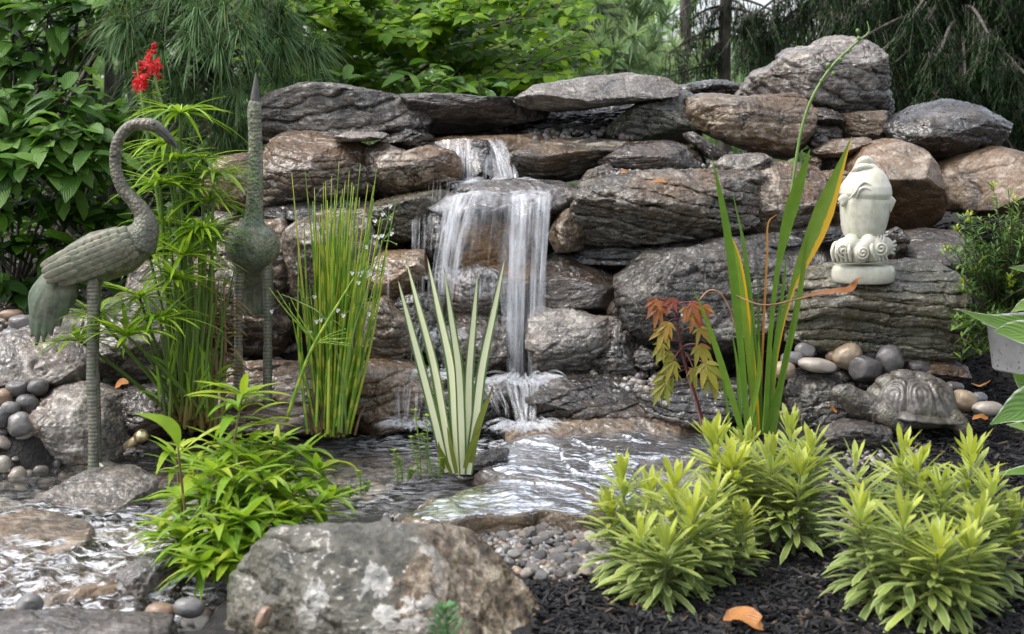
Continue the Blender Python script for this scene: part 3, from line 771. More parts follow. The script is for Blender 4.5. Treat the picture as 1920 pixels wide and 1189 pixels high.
rock('brown rock with lines of grain right of the top spill', [(964, 290), (1000, 268), (1050, 264), (1110, 262), (1184, 266), (1174, 282), (1134, 298), (1112, 328), (1060, 338), (975, 344), (964, 315)], 4.8, .2, 'greybrown', 'boulder', n=48, strata=.7, sh=.02, tilt=(-.12, -.1), planes=[((0, -.45, 1), .75)])
rock('dark angular slab with a smooth grey top in the middle tier', [(1122, 306), (1180, 270), (1262, 265), (1300, 280), (1324, 302), (1304, 328), (1230, 326), (1170, 320)], 4.7, .16, 'dark', 'boulder', facets=7, planes=[((.0, -.55, 1), .55), ((-.3, -1, -.2), .7)])
rock('small grey jagged stone between falls and angular slab', [(1086, 346), (1104, 322), (1138, 310), (1154, 322), (1132, 342), (1108, 356)], 4.58, .07, 'grey', facets=8, n=28)
rock('small pinkish purple stone lying on the gravel ledge', [(1344, 307), (1362, 293), (1430, 289), (1449, 304), (1442, 321), (1390, 328), (1352, 324)], 4.62, .08, 'pinkgrey', pw=2.6, facets=4, n=30)
rock('slanting purple slate bar across the gravel ledge', [(1284, 254), (1300, 250), (1362, 288), (1366, 302), (1344, 306), (1310, 278)], 4.72, .05, 'purple', facets=4, n=28, strata=.8, sh=.012, tilt=(.6, 0))
rock('wet ledge stone the main fall pours over', [(838, 372), (880, 346), (960, 339), (1040, 343), (1086, 356), (1078, 388), (1030, 404), (940, 392), (866, 402)], 4.62, .2, 'wetslab', 'ledge_rock', n=52, facets=5, planes=[((0, -.4, 1), .7)])
rock('big layered ledge rock right of the main fall', [(1080, 380), (1110, 345), (1180, 330), (1300, 324), (1400, 324), (1424, 334), (1412, 380), (1402, 420), (1340, 447), (1250, 444), (1180, 454), (1110, 460), (1078, 432)], 4.52, .24, 'greybrown', 'boulder', n=72, strata=1.5, sh=.036, facets=5, pw=4, planes=[((0, -.5, 1), .8)], rough=1.4)
rock('tan stone under the layered ledge beside the falling water', [(1028, 440), (1055, 400), (1086, 386), (1100, 430), (1092, 464), (1046, 474)], 4.5, .14, 'tan', facets=6, n=36)
rock('rust stained block right of the layered ledge', [(1398, 334), (1460, 310), (1545, 318), (1556, 370), (1534, 424), (1440, 444), (1388, 434), (1396, 384)], 4.62, .2, 'brown', 'boulder', n=44, facets=9, planes=[((0, -.5, 1), .75)])
rock('grey and tan rock behind the yellow edged leaf', [(1530, 330), (1580, 322), (1606, 350), (1600, 410), (1560, 430), (1528, 424)], 4.7, .14, 'tan', facets=8, n=36)
rock('dark flat wedge under the rust stained block', [(1440, 440), (1540, 424), (1600, 430), (1590, 452), (1500, 458), (1440, 456)], 4.5, .14, 'black', 'flat_rock', strata=1, sh=.015, n=32)
# ---- behind and right of the main fall
rock('ochre stone glowing through the main fall', [(846, 440), (880, 408), (940, 400), (1010, 408), (1018, 450), (1004, 486), (930, 506), (860, 514), (834, 482)], 4.62, .14, 'fall_tan', 'boulder', n=44, facets=7)
rock('flat brown stone low behind the main fall', [(880, 500), (960, 486), (1010, 484), (1014, 540), (950, 560), (880, 550)], 4.6, .14, 'fall_tan', n=36, facets=6)
rock('long dark wet slab under the layered ledge', [(1034, 486), (1110, 456), (1250, 444), (1340, 449), (1446, 438), (1504, 450), (1404, 470), (1272, 480), (1180, 500), (1112, 514), (1060, 498)], 4.52, .2, 'black', 'flat_rock', n=48, strata=1, sh=.025, facets=5, tilt=(.12, 0))
rock('smooth dark wet boulder right of the main fall', [(996, 524), (1030, 494), (1080, 489), (1130, 508), (1168, 540), (1164, 572), (1130, 592), (1080, 588), (1018, 578)], 4.45, .16, 'dark', 'boulder', n=44, pw=2.6, facets=4, rough=.6, planes=[((0, -.5, 1), .8)])
rock('egg shaped tan cobble wedged between dark rocks', [(1136, 580), (1142, 564), (1156, 558), (1170, 566), (1171, 584), (1164, 600), (1150, 602), (1139, 594)], 4.36, .028, COB['tan'], 'cobble', pw=2., facets=0, n=24, rough=.2)
rock('huge dark pitted boulder behind the red leaved plant', [(1168, 522), (1210, 480), (1300, 464), (1420, 450), (1560, 448), (1590, 480), (1545, 522), (1492, 562), (1482, 640), (1440, 690), (1340, 690), (1260, 700), (1204, 642), (1170, 582)], 4.38, .3, 'pitted', 'boulder', n=72, pw=2.8, facets=7, rough=1.3, planes=[((0, -.55, 1), .8)])
rock('pale layered wedge at the foot of the main fall', [(996, 600), (1010, 584), (1050, 578), (1110, 598), (1150, 598), (1130, 650), (1086, 712), (1014, 712), (996, 660)], 4.3, .15, 'pale', 'boulder', n=48, facets=6, strata=.8, sh=.03, tilt=(-.35, -.2), planes=[((-.1, -.5, 1), .72)])
rock('dark angular rock right of the pale layered wedge', [(1110, 612), (1150, 594), (1204, 634), (1214, 682), (1160, 722), (1090, 716), (1116, 660)], 4.28, .15, 'dark', 'boulder', n=44, facets=9, planes=[((-.2, -.5, 1), .7)])
rock('small dark rounded stone left of the pitted boulder', [(1188, 664), (1204, 650), (1226, 660), (1230, 688), (1206, 696), (1190, 684)], 4.2, .05, 'dark', pw=2.2, facets=2, n=24, rough=.5)
# ---- left of the falls
rock('olive dark rock under the brown veined block', [(700, 384), (760, 368), (846, 358), (856, 380), (806, 402), (776, 444), (722, 464), (698, 434)], 4.6, .18, 'olive', 'boulder', n=44, facets=7)
rock('black wet rock step left of the main fall', [(770, 420), (810, 396), (850, 398), (846, 450), (830, 500), (780, 494)], 4.56, .14, 'dark', n=40, facets=7)
rock('wet brown step rock with a thin trickle', [(690, 498), (720, 476), (790, 474), (800, 522), (770, 556), (722, 560), (690, 540)], 4.42, .14, 'wettan', 'boulder', n=40, facets=6, planes=[((0, -.5, 1), .75)])
rock('long black slab behind the tall rushes', [(500, 392), (600, 376), (710, 378), (706, 410), (600, 420), (505, 418)], 4.7, .18, 'black', 'flat_rock', n=40, strata=1, sh=.025)
rock('brown wet boulder behind the tall rushes', [(548, 432), (600, 404), (680, 402), (716, 480), (704, 560), (664, 644), (560, 652), (520, 640), (516, 520)], 4.5, .2, 'brown', 'boulder', n=52, facets=9)
rock('dark brown boulder behind the standing front view crane', [(380, 470), (440, 430), (530, 420), (560, 480), (556, 600), (530, 650), (440, 656), (396, 600), (372, 530)], 4.55, .2, 'brown', 'boulder', n=52, facets=8)
rock('wet russet rock left of the falling water base', [(656, 586), (720, 562), (766, 600), (778, 672), (722, 696), (660, 688)], 4.3, .14, 'wettan', 'boulder', n=40, facets=6)
rock('streaming wet grey rock behind the striped iris', [(818, 524), (900, 500), (956, 528), (946, 584), (860, 600), (822, 580)], 4.44, .13, 'wetslab', 'boulder', n=40, facets=5)
rock('black wet rock low behind the striped iris', [(770, 612), (860, 590), (946, 600), (966, 712), (800, 716), (766, 670)], 4.38, .14, 'dark', 'boulder', n=44, facets=7)
rock('dark wet rock beside the iris leaf fan', [(720, 570), (790, 548), (836, 560), (840, 640), (790, 690), (736, 680)], 4.36, .12, 'dark', 'boulder', n=40, facets=7)
rock('tan wet base rock right of the tall rushes', [(626, 770), (640, 700), (700, 678), (784, 688), (826, 722), (806, 788), (720, 805), (650, 805)], 4.16, .17, 'wettan', 'boulder', n=52, facets=6, planes=[((0, -.6, 1), .7)])
rock('black base rock behind the iris fan', [(790, 740), (880, 724), (950, 716), (984, 762), (974, 810), (900, 806), (800, 808)], 4.14, .14, 'dark', 'ledge_rock', n=44, facets=7, planes=[((0, -.5, 1), .75)])
rock('layered black ledge at the right foot of the falls', [(996, 738), (1050, 714), (1150, 712), (1236, 738), (1246, 780), (1150, 790), (1040, 790), (998, 776)], 4.1, .16, 'dark', 'ledge_rock', n=52, strata=1.3, sh=.024, facets=4, planes=[((0, -.5, 1), .75)])
rock('thin brown plate below the layered black ledge', [(960, 816), (1050, 787), (1180, 780), (1300, 790), (1320, 836), (1200, 846), (1000, 840)], 3.98, .18, 'wettan', 'flat_rock', n=48, strata=1., sh=.014, facets=3, planes=[((0, -.5, 1), .6)])
rock('flat dark rock under the red leaved plant', [(1200, 740), (1280, 724), (1400, 720), (1420, 800), (1300, 815), (1210, 800)], 4.04, .16, 'dark', 'flat_rock', n=40, strata=1., sh=.02)
# ---- far left, behind the plants
rock('pale flat stone glimpsed behind the umbrella sedge', [(374, 410), (400, 398), (436, 402), (440, 424), (390, 430)], 4.66, .1, 'pale', 'flat_rock', n=28)
rock('rusty brown rock left of the long layered slab', [(386, 340), (420, 298), (484, 290), (506, 360), (500, 392), (430, 396), (392, 384)], 4.8, .16, 'brown', 'boulder', n=40, facets=7)
rock('grey brown rock half hidden behind the curved neck crane', [(236, 560), (256, 500), (330, 480), (396, 520), (390, 600), (300, 620), (240, 600)], 4.55, .16, 'brown', 'boulder', n=40, facets=7)
rock('broad pinkish grey rock behind the curved neck crane leg', [(120, 700), (150, 610), (220, 566), (310, 552), (346, 620), (330, 700), (250, 728), (160, 738)], 4.2, .22, 'pinkgrey', 'boulder', n=52, facets=6, planes=[((0, -.7, 1), .7)])
rock('low pinkish grey rock at the left edge of the garden', [(-60, 690), (10, 640), (90, 600), (160, 610), (190, 690), (160, 738), (60, 744), (-60, 745)], 4.1, .25, 'pinkgrey', 'boulder', n=52, facets=6, planes=[((0, -.8, 1), .6)])
rock('russet streambank boulder around the curved neck crane leg', [(24, 846), (60, 790), (92, 738), (150, 726), (214, 748), (234, 820), (230, 866), (150, 884), (64, 882)], 3.86, .15, 'pinkgrey', 'boulder', n=56, facets=9, planes=[((0, -.7, 1), .72)])
rock('dark jagged rock at the foot of the umbrella sedge', [(192, 766), (240, 734), (304, 728), (340, 770), (330, 818), (250, 814), (212, 802)], 3.95, .13, 'dark', 'boulder', n=44, facets=9, planes=[((0, -.6, 1), .75)])
rock('brown bank rock between the cranes and the pond', [(340, 800), (360, 720), (440, 690), (560, 690), (640, 720), (650, 790), (560, 806), (430, 812)], 4.16, .15, 'brown', 'boulder', n=52, facets=6, planes=[((0, -.8, 1), .6)])
rock('mottled pinkish stone rising from the stream', [(76, 936), (150, 896), (232, 888), (280, 914), (268, 950), (180, 962), (90, 958)], 3.38, .12, 'pinkgrey', 'flat_rock', n=44, facets=6, planes=[((0, -.7, 1), .65)])
rock('rounded grey stone parting the stream beside the bright green plant', [(226, 1078), (270, 1050), (344, 1040), (358, 1104), (326, 1136), (268, 1120), (236, 1100)], 2.78, .09, 'wetslab', n=40, pw=2.5, facets=3)
rock('dark flat rock in the bottom left corner', [(-60, 1178), (100, 1168), (200, 1174), (300, 1180), (310, 1240), (-60, 1250)], 2.36, .1, 'purple', 'flat_rock', n=44, facets=6, planes=[((0, -.8, 1), .7)])
# ---- wet slabs in front of the pond
def flagstone(label, out, z0, thick, mat, film, seed, tiltx=0., tilty=0.):
    """a flat stone drawn by its plan at level z0, with a thin sheet of running water on it"""
    w = np.array([PG(p[0], p[1], z0)[:2] for p in out]); c = w.mean(0)
    th = np.linspace(-np.pi, np.pi, 241); rad = poly_radius(w - c, th); rad = np.maximum(rad, .03)
    ks = np.hanning(7); ks /= ks.sum(); rad = np.convolve(np.concatenate([rad[-4:-1], rad, rad[1:4]]), ks, 'valid')[:241]
    def top(x, y):
        p = np.stack([x, y, 0 * x], -1).reshape(-1, 3)
        zz = z0 + .022 * fbm(p * 3.2 + seed, 3, seed) + .008 * fbm(p * 11 + seed, 3, seed + 1) + .004 * np.floor(2.5 * fbm(p * 1.9 + seed, 2, seed + 4) + .3 * fbm(p * 9, 2, seed + 5))
        return zz.reshape(x.shape) + tiltx * (x - c[0]) + tilty * (y - c[1])
    ro = np.concatenate([np.linspace(0.001, 1, 60) ** .8, np.full(9, 1.)])
    X = c[0] + np.cos(th)[None] * rad[None] * ro[:, None]; Y = c[1] + np.sin(th)[None] * rad[None] * ro[:, None]
    Z = top(X, Y); ed = sstep(.93, 1., ro[:60]); Z[:60] -= (.014 * ed ** 2)[:, None]
    for k in range(9):
        Z[60 + k] = Z[59] - thick * (k + 1) / 9; nz = .022 * fbm(np.stack([X[59] * 9, Y[59] * 9, Z[60 + k] * 40], 1), 3, seed + 2)
        s_ = 1 + nz - .08 * (k / 9) ** 2; X[60 + k] = c[0] + (X[59] - c[0]) * s_; Y[60 + k] = c[1] + (Y[59] - c[1]) * s_
    mb = MB().grid(np.stack([X, Y, Z], -1)); o = link('flat_rock', mb, ROCK[mat], origin=(c[0], c[1], z0)); tagit(o, label, 'rock')
    if not film: return
    r2 = np.linspace(.001, .985, 90)
    X = c[0] + np.cos(th)[None] * rad[None] * r2[:, None]; Y = c[1] + np.sin(th)[None] * rad[None] * r2[:, None]
    p = np.stack([X, Y, 0 * X], -1).reshape(-1, 3); rip = (.0035 * fbm(p * np.array([30, 46, 1]), 3, seed + 3)).reshape(X.shape)
    wetm = sstep(-.35, .05, fbm(p * 2.6, 3, seed + 6)).reshape(X.shape); edge = sstep(.985, .85, r2)[:, None]
    Zf = top(X, Y) - .004 + (.0075 * wetm + rip) * edge
    f = np.clip(film * (.35 + .65 * wetm) * (.5 + .8 * fbm(p * 4.5, 3, seed + 7).reshape(X.shape)), 0, .8) * edge
    o = link('water_film', MB().grid(np.stack([X, Y, Zf], -1), f), FILM, origin=(0, 0, 0)); o['kind'] = 'structure'
flagstone('broad flat wet slab under running water behind the yellow green plants', [(872, 866), (905, 842), (985, 822), (1090, 806), (1200, 803), (1330, 812), (1440, 830), (1440, 880), (1300, 904), (1180, 920), (1100, 910), (1000, 892), (930, 890)], .05, .12, 'wetslab', .09, 11, 0, .03)
flagstone('flat wet slab with a brown left end ending in a dark step above the gravel', [(742, 972), (800, 936), (870, 902), (950, 886), (1060, 896), (1110, 914), (1150, 944), (1104, 960), (1056, 938), (1000, 950), (900, 962), (850, 980), (790, 988)], .06, .1, 'wettan', .08, 12)
flagstone('ochre wet stepping stone at the left edge of the stream', [(-60, 985), (60, 962), (130, 970), (180, 992), (164, 1024), (100, 1046), (50, 1062), (-60, 1066)], .000, .09, 'wettan', 0, 13, 0, .05)
flagstone('long wet tan stone the stream slides over', [(50, 1080), (100, 1046), (200, 1026), (300, 1012), (346, 1032), (320, 1072), (200, 1092), (90, 1102)], -.006, .1, 'wettan', 0, 14, 0, .04)
rock('low wet rock breaking the water at the foot of the striped iris', [(858, 892), (880, 868), (920, 850), (950, 846), (940, 872), (900, 894)], 3.56, .06, 'dark', n=30, facets=5)
rock('large front boulder mottled white, grey and ochre', [(386, 1230), (428, 1090), (470, 1034), (520, 990), (556, 974), (630, 968), (740, 972), (840, 998), (878, 1018), (940, 1072), (992, 1136), (1036, 1195), (1062, 1270), (700, 1300), (400, 1280)], 2.44, .24, 'front', 'boulder', n=100, strata=.25, sh=.06, tilt=(.35, .2), grow=1.0, pw=2.4, facets=10, rough=1.0, planes=[((0, .42, 1), .74), ((-.1, -.75, .8), .8), ((.75, -.5, .75), .74), ((-.7, -.7, .3), .82)])
# ---- right
rock('broad olive slab the fish statue stands on', [(1484, 596), (1508, 522), (1560, 503), (1640, 503), (1750, 498), (1796, 530), (1790, 604), (1764, 664), (1684, 680), (1600, 652), (1540, 644), (1488, 640)], 4.12, .2, 'olive', 'boulder', n=72, strata=1.3, sh=.032, pw=4, facets=3, planes=[((0, -.62, 1), .66)], tilt=(.05, .1))
rock('flat purple brown rock in the bed behind the fish statue', [(1664, 446), (1740, 432), (1810, 438), (1830, 490), (1740, 506), (1684, 496)], 4.45, .2, 'purple', 'flat_rock', n=36, pw=2.6, rough=.6, planes=[((0, -.7, 1), .6)])
rock('little black slate right of the statue plinth', [(1668, 497), (1700, 486), (1748, 487), (1744, 504), (1690, 510)], 4.2, .05, 'black', facets=5, n=26)
rock('small dark rounded stone behind the statue base', [(1655, 440), (1680, 428), (1700, 446), (1698, 470), (1672, 474)], 4.34, .05, 'dark', pw=2.2, facets=2, n=24)
rock('mottled rock in front of the turtle nose', [(1480, 740), (1500, 704), (1550, 692), (1600, 704), (1612, 760), (1570, 812), (1500, 812)], 3.95, .12, 'pitted', 'boulder', n=48, facets=8, planes=[((0, -.6, 1), .75)])
rock('low flat stone under the turtle chin', [(1546, 812), (1590, 792), (1660, 800), (1668, 840), (1560, 846)], 3.72, .08, 'purple', 'flat_rock', n=34, facets=5)
rock('rusty flat stone in the mulch behind the turtle', [(1690, 690), (1740, 674), (1800, 684), (1810, 706), (1750, 716), (1700, 712)], 4.05, .1, 'brown', 'flat_rock', n=28, facets=4)

# ---- cobbles that can be told apart
_cobn = [0]
def cobble(label, px, py, rx, ry, Y, mat, dz=0.0, rot=0., depth=None):
    _cobn[0] += 1; r_ = np.random.default_rng(900 + _cobn[0])
    c = P(px, py, Y); a, b = M2(rx, Y), M2(ry, Y); dp = depth or (a + b) / 2
    d, F = csphere(16); s = 1 / (np.abs(d) ** 2.3).sum(1) ** (1 / 2.3); V = d * s[:, None]
    for i in range(3):
        nn = unit(r_.normal(size=3)); dt = V @ nn; lim = r_.uniform(.72, .92); V = V - np.maximum(dt - lim, 0)[:, None] * nn * .7
    V = V * np.array([a, dp, b])
    N = vnormals(V, F); V += N * (.11 * min(a, b) * fbm(V / a * 1.3 + r_.uniform(-9, 9, 3), 3, 900 + _cobn[0]))[:, None]
    cr, sr = math.cos(R(rot)), math.sin(R(rot)); V = V @ np.array([[cr, 0, -sr], [0, 1, 0], [sr, 0, cr]]).T
    mb = MB(); mb.add(V + c, F)
    return tagit(link('cobble', mb, COB[mat], origin=c), label, 'cobble')
for a in [
    ('tilted angular tan cobble on top of the cobble heap', 1588, 668, 29, 24, 4.0, 'tan', 0, 35),
    ('large dark round cobble at the front of the heap above the turtle', 1622, 692, 32, 27, 3.96, 'dark', 0, -8),
    ('grey upright cobble at the right of the heap above the turtle', 1666, 674, 27, 28, 3.99, 'grey', 0, 20),
    ('speckled bluish cobble between the tan and grey cobbles', 1634, 660, 22, 15, 4.04, 'blue', 0, -10),
    ('dark grey cobble standing behind the tan cobble', 1590, 645, 20, 20, 4.06, 'dark', 0, 30),
    ('little pale cobble beside the speckled bluish one', 1612, 658, 12, 14, 4.05, 'pale', 0, 0),
    ('black flat topped stone left of the cobble heap', 1537, 648, 22, 13, 4.05, 'dark', 0, 0),
    ('small orange tan stone leaning on the tilted tan cobble', 1562, 666, 15, 11, 4.03, 'brown', 0, 25),
    ('round grey cobble under the iris leaves', 1486, 673, 23, 14, 3.98, 'grey', 0, 0),
    ('rough grey cobble between the iris and the cobble heap', 1510, 658, 20, 15, 4.03, 'grey', 0, -10),
    ('long pale cobble in front of the cobble heap', 1532, 685, 36, 13, 3.95, 'pale', 0, -8),
    ('pale tan cobble beside the iris base', 1468, 694, 24, 17, 3.92, 'tan', 0, 0),
    ('green grey angular cobble above the turtle shell', 1726, 690, 24, 14, 3.98, 'dark', 0, -15),
    ('smooth dark cobble behind the turtle tail', 1788, 726, 20, 11, 3.88, 'dark', 0, -5),
    ('folded tan cobble right of the turtle', 1808, 752, 26, 20, 3.78, 'tan', 0, -20),
    ('small bluish cobble right of the turtle', 1836, 746, 15, 11, 3.82, 'blue', 0, 0),
    ('long pale cobble in the mulch right of the turtle', 1852, 766, 29, 14, 3.74, 'pale', 0, 0),
    ('dark cobble at the top of the left cobble group', 34, 728, 24, 17, 3.86, 'dark', 0, 10),
    ('dark cobble beside the russet streambank boulder', 72, 726, 20, 16, 3.84, 'dark', 0, 15),
    ('dark brown glossy cobble in the left cobble group', 52, 758, 22, 18, 3.8, 'dark', 0, -15),
    ('grey cobble low in the left cobble group', 20, 766, 18, 14, 3.76, 'grey', 0, 0),
    ('largest grey brown cobble of the left cobble group', 38, 796, 25, 24, 3.7, 'grey', 0, 30),
    ('rust brown cobble cut by the left photo edge', 4, 744, 20, 16, 3.84, 'brown', 0, 0),
    ('dark cobble at the left edge near the water', 2, 786, 16, 18, 3.7, 'dark', 0, 0),
    ('small pale pink stone at the water edge below the left cobbles', 6, 870, 14, 16, 3.5, 'pale', 0, 0),
    ('pale cobble under the olive shrubs at far left', 40, 605, 24, 15, 4.4, 'grey', 0, 0),
    ('bluish cobble behind the crane tail', 22, 628, 18, 12, 4.3, 'blue', 0, 0),
    ('brown flat cobble under the left bushes', 20, 590, 22, 10, 4.5, 'brown', 0, 0),
    ('upright slate chip among the pebbles by the front boulder', 494, 1158, 13, 24, 2.33, 'brown', 0, -28),
    ('grey cobble at the root of the bright green plant', 355, 1140, 30, 20, 2.5, 'grey', 0, 0),
    ('brown cobble left of the front boulder', 300, 1150, 30, 20, 2.52, 'brown', 0, 0),
    ('round grey cobble under the stream water', 55, 1135, 26, 22, 2.58, 'grey', 0, 20),
]: cobble(*a)
# ------------------------------------------------------------------ pebbles, gravel, mulch
def in_poly(x, y, poly):
    poly = np.asarray(poly); c = np.zeros(len(x), bool); j = len(poly) - 1
    for i in range(len(poly)):
        a, b = poly[i], poly[j]
        hit = ((a[1] > y) != (b[1] > y)) & (x < (b[0] - a[0]) * (y - a[1]) / (b[1] - a[1] + 1e-12) + a[0])
        c ^= hit; j = i
    return c
def scatter(pxpoly, z, N, r_):
    w = np.array([PG(p[0], p[1], z)[:2] for p in pxpoly])
    lo, hi = w.min(0), w.max(0); out = np.zeros((0, 2))
    while len(out) < N:
        q = r_.uniform(lo, hi, (N * 2, 2)); out = np.vstack([out, q[in_poly(q[:, 0], q[:, 1], w)]])
    return out[:N]
PMESH = []
for i in range(7):
    d, F = csphere(8); r_ = np.random.default_rng(40 + i); V = d / (np.abs(d) ** 2.3).sum(1)[:, None] ** (1 / 2.3)
    for k in range(4):
        nn = unit(r_.normal(size=3)); dt = V @ nn; V = V - np.maximum(dt - r_.uniform(.66, .9), 0)[:, None] * nn * .8
    V = V * r_.uniform(.8, 1.15, 3)
    V += .12 * V * fbm(V * 1.4 + i * 7, 2, 40 + i)[:, None]
    mb = MB(); mb.add(V, F); me = mb.mesh('pebble'); me.materials.append(PEBM); PMESH.append(me)
PROTO = bpy.data.objects.new('pebble', PMESH[0])
def pebbles(xy, zf, rlo, rhi, label, group, r_, flat=.6):
    for (x, y) in xy:
        o = PROTO.copy(); o.data = PMESH[r_.integers(len(PMESH))]; C.objects.link(o)
        s = rlo * (rhi / rlo) ** (r_.random() ** 1.6)
        o.scale = (s * r_.uniform(.9, 1.5), s, s * r_.uniform(flat, 1.0))
        o.rotation_euler = (r_.uniform(-.5, .5), r_.uniform(-.5, .5), r_.uniform(0, 6.28))
        o.location = (x, y, zf(x, y) + s * .35)
        tagit(o, label, 'pebble', group)
gz = lambda x, y: float(ground_z(np.array([x]), np.array([y]))[0])
BED = [(720, 985), (790, 990), (850, 985), (930, 968), (1010, 955), (1100, 955), (1180, 960), (1180, 1060), (1150, 1110), (1040, 1118), (985, 1110), (925, 1050), (870, 1015), (720, 1000)]
r1 = np.random.default_rng(11)
pebbles(scatter(BED, -.02, 295, r1), lambda x, y: gz(x, y) - .002 + r1.uniform(0, .012), .0065, .0165, 'smooth grey or tan pebble lying in the gravel bed behind the front boulder', 'pebbles in the gravel bed', r1)
POCKET = [(300, 1130), (400, 1120), (440, 1150), (520, 1160), (520, 1230), (280, 1230)]
pebbles(scatter(POCKET, -.06, 60, r1), lambda x, y: -.075 + r1.uniform(0, .015), .01, .024, 'pebble in the pocket between the front boulder and the stream', 'pebbles left of the front boulder', r1)
def gravel(name, areas, mat, label, cat):
    mb = MB(); r_ = np.random.default_rng(5)
    for poly, z, N, rlo, rhi, zf in areas:
        xy = scatter(poly, z, N, r_) if len(poly) else zf
        if mat is BEDM: xy = xy[ground_z(xy[:, 0], xy[:, 1]) < -.02]; N = len(xy)
        s = rlo * (rhi / rlo) ** r_.random(N)
        zz = z + r_.uniform(-.004, .006, N) if zf is None else zf(xy[:, 0], xy[:, 1]) + s * .3
        mb.blobs(np.column_stack([xy, zz]), s[:, None] * r_.uniform(.6, 1.3, (N, 3)) * np.array([1.1, 1, .7]), randrot(N, .6, r_), 3, r_.random(N))
    o = link(name, mb, mat); tagit(o, label, cat, None, 'stuff'); return o
gravel('gravel', [(BED, -.02, 1700, .005, .012, lambda x, y: ground_z(x, y)),
                  ([(1080, 940), (1600, 960), (1600, 1060), (1500, 1080), (1300, 1060), (1100, 1060)], .024, 900, .006, .016, lambda x, y: ground_z(x, y)),
                  ([(1560, 830), (1760, 830), (1720, 900), (1560, 900)], .03, 220, .006, .014, lambda x, y: ground_z(x, y)),
                  ([(1440, 690), (1560, 670), (1700, 700), (1800, 740), (1560, 800), (1450, 780)], .07, 300, .006, .016, lambda x, y: ground_z(x, y) + .01)],
       GRAVELM, 'fine grey and tan gravel bed behind the front boulder', 'gravel')
def ledge_gravel():
    r_ = np.random.default_rng(15); mb = MB()
    for (px0, px1, py0, py1, Y0, Y1, N) in [(1130, 1450, 318, 330, 4.5, 4.64, 150), (990, 1200, 244, 262, 4.9, 5.02, 70), (1290, 1400, 285, 315, 4.62, 4.8, 90), (1100, 1240, 700, 735, 4.05, 4.2, 120), (1180, 1300, 720, 800, 3.95, 4.1, 120), (660, 760, 690, 700, 4.2, 4.3, 20)]:
        u = r_.random((N, 3)); pts = np.array([P(px0 + (px1 - px0) * a, py0 + (py1 - py0) * b, Y0 + (Y1 - Y0) * (1 - b)) for a, b, c in u])
        s = .005 * (2.8 ** r_.random(N))
        mb.blobs(pts, s[:, None] * r_.uniform(.6, 1.3, (N, 3)), randrot(N, .6, r_), 3, r_.random(N))
    tagit(link('gravel', mb, GRAVELM), 'loose stone chippings lying on the ledges of the waterfall wall', 'gravel', None, 'stuff')
ledge_gravel()
gravel('stream_bed_gravel', [([(-80, 870), (640, 830), (900, 850), (700, 960), (420, 1000), (330, 1120), (300, 1240), (-80, 1240)], -.1, 4600, .008, .03, lambda x, y: ground_z(x, y) + .012)],
       BEDM, 'mixed pebbles on the bed and banks of the stream', 'gravel')
gravel('bank_gravel', [([(-80, 640), (230, 720), (230, 880), (-80, 900)], .06, 1500, .008, .024, lambda x, y: ground_z(x, y)),
                             ([(230, 700), (700, 690), (760, 790), (560, 815), (240, 830)], .06, 900, .006, .018, lambda x, y: ground_z(x, y)),
                             ([(-60, 590), (240, 560), (240, 700), (-60, 720)], .15, 260, .01, .03, lambda x, y: ground_z(x, y))],
       BANKM, 'dark pebbly gravel on the banks under the cranes and reeds', 'gravel')
def mulch():
    r_ = np.random.default_rng(25); mb = MB()
    for poly, z, N in [([(985, 1112), (1160, 1090), (1300, 1040), (1990, 1040), (2060, 1300), (1020, 1300)], .0, 9000),
                       ([(1640, 700), (1990, 660), (2000, 1040), (1500, 1040), (1540, 900), (1700, 840)], .05, 5000),
                       ([(1700, 430), (1990, 400), (1990, 640), (1780, 640)], .2, 900)]:
        xy = scatter(poly, z, N, r_); zz = ground_z(xy[:, 0], xy[:, 1])
        sz = np.stack([r_.uniform(.012, .04, N), r_.uniform(.002, .008, N), r_.uniform(.002, .005, N)], 1)
        mb.boxes(np.column_stack([xy, zz + .004 + r_.uniform(0, .012, N)]), sz, randrot(N, .5, r_), r_.random(N))
    tagit(link('mulch', mb, MULCH, smooth=False), 'black shredded bark mulch around the plants on the right', 'mulch', None, 'stuff')
mulch()
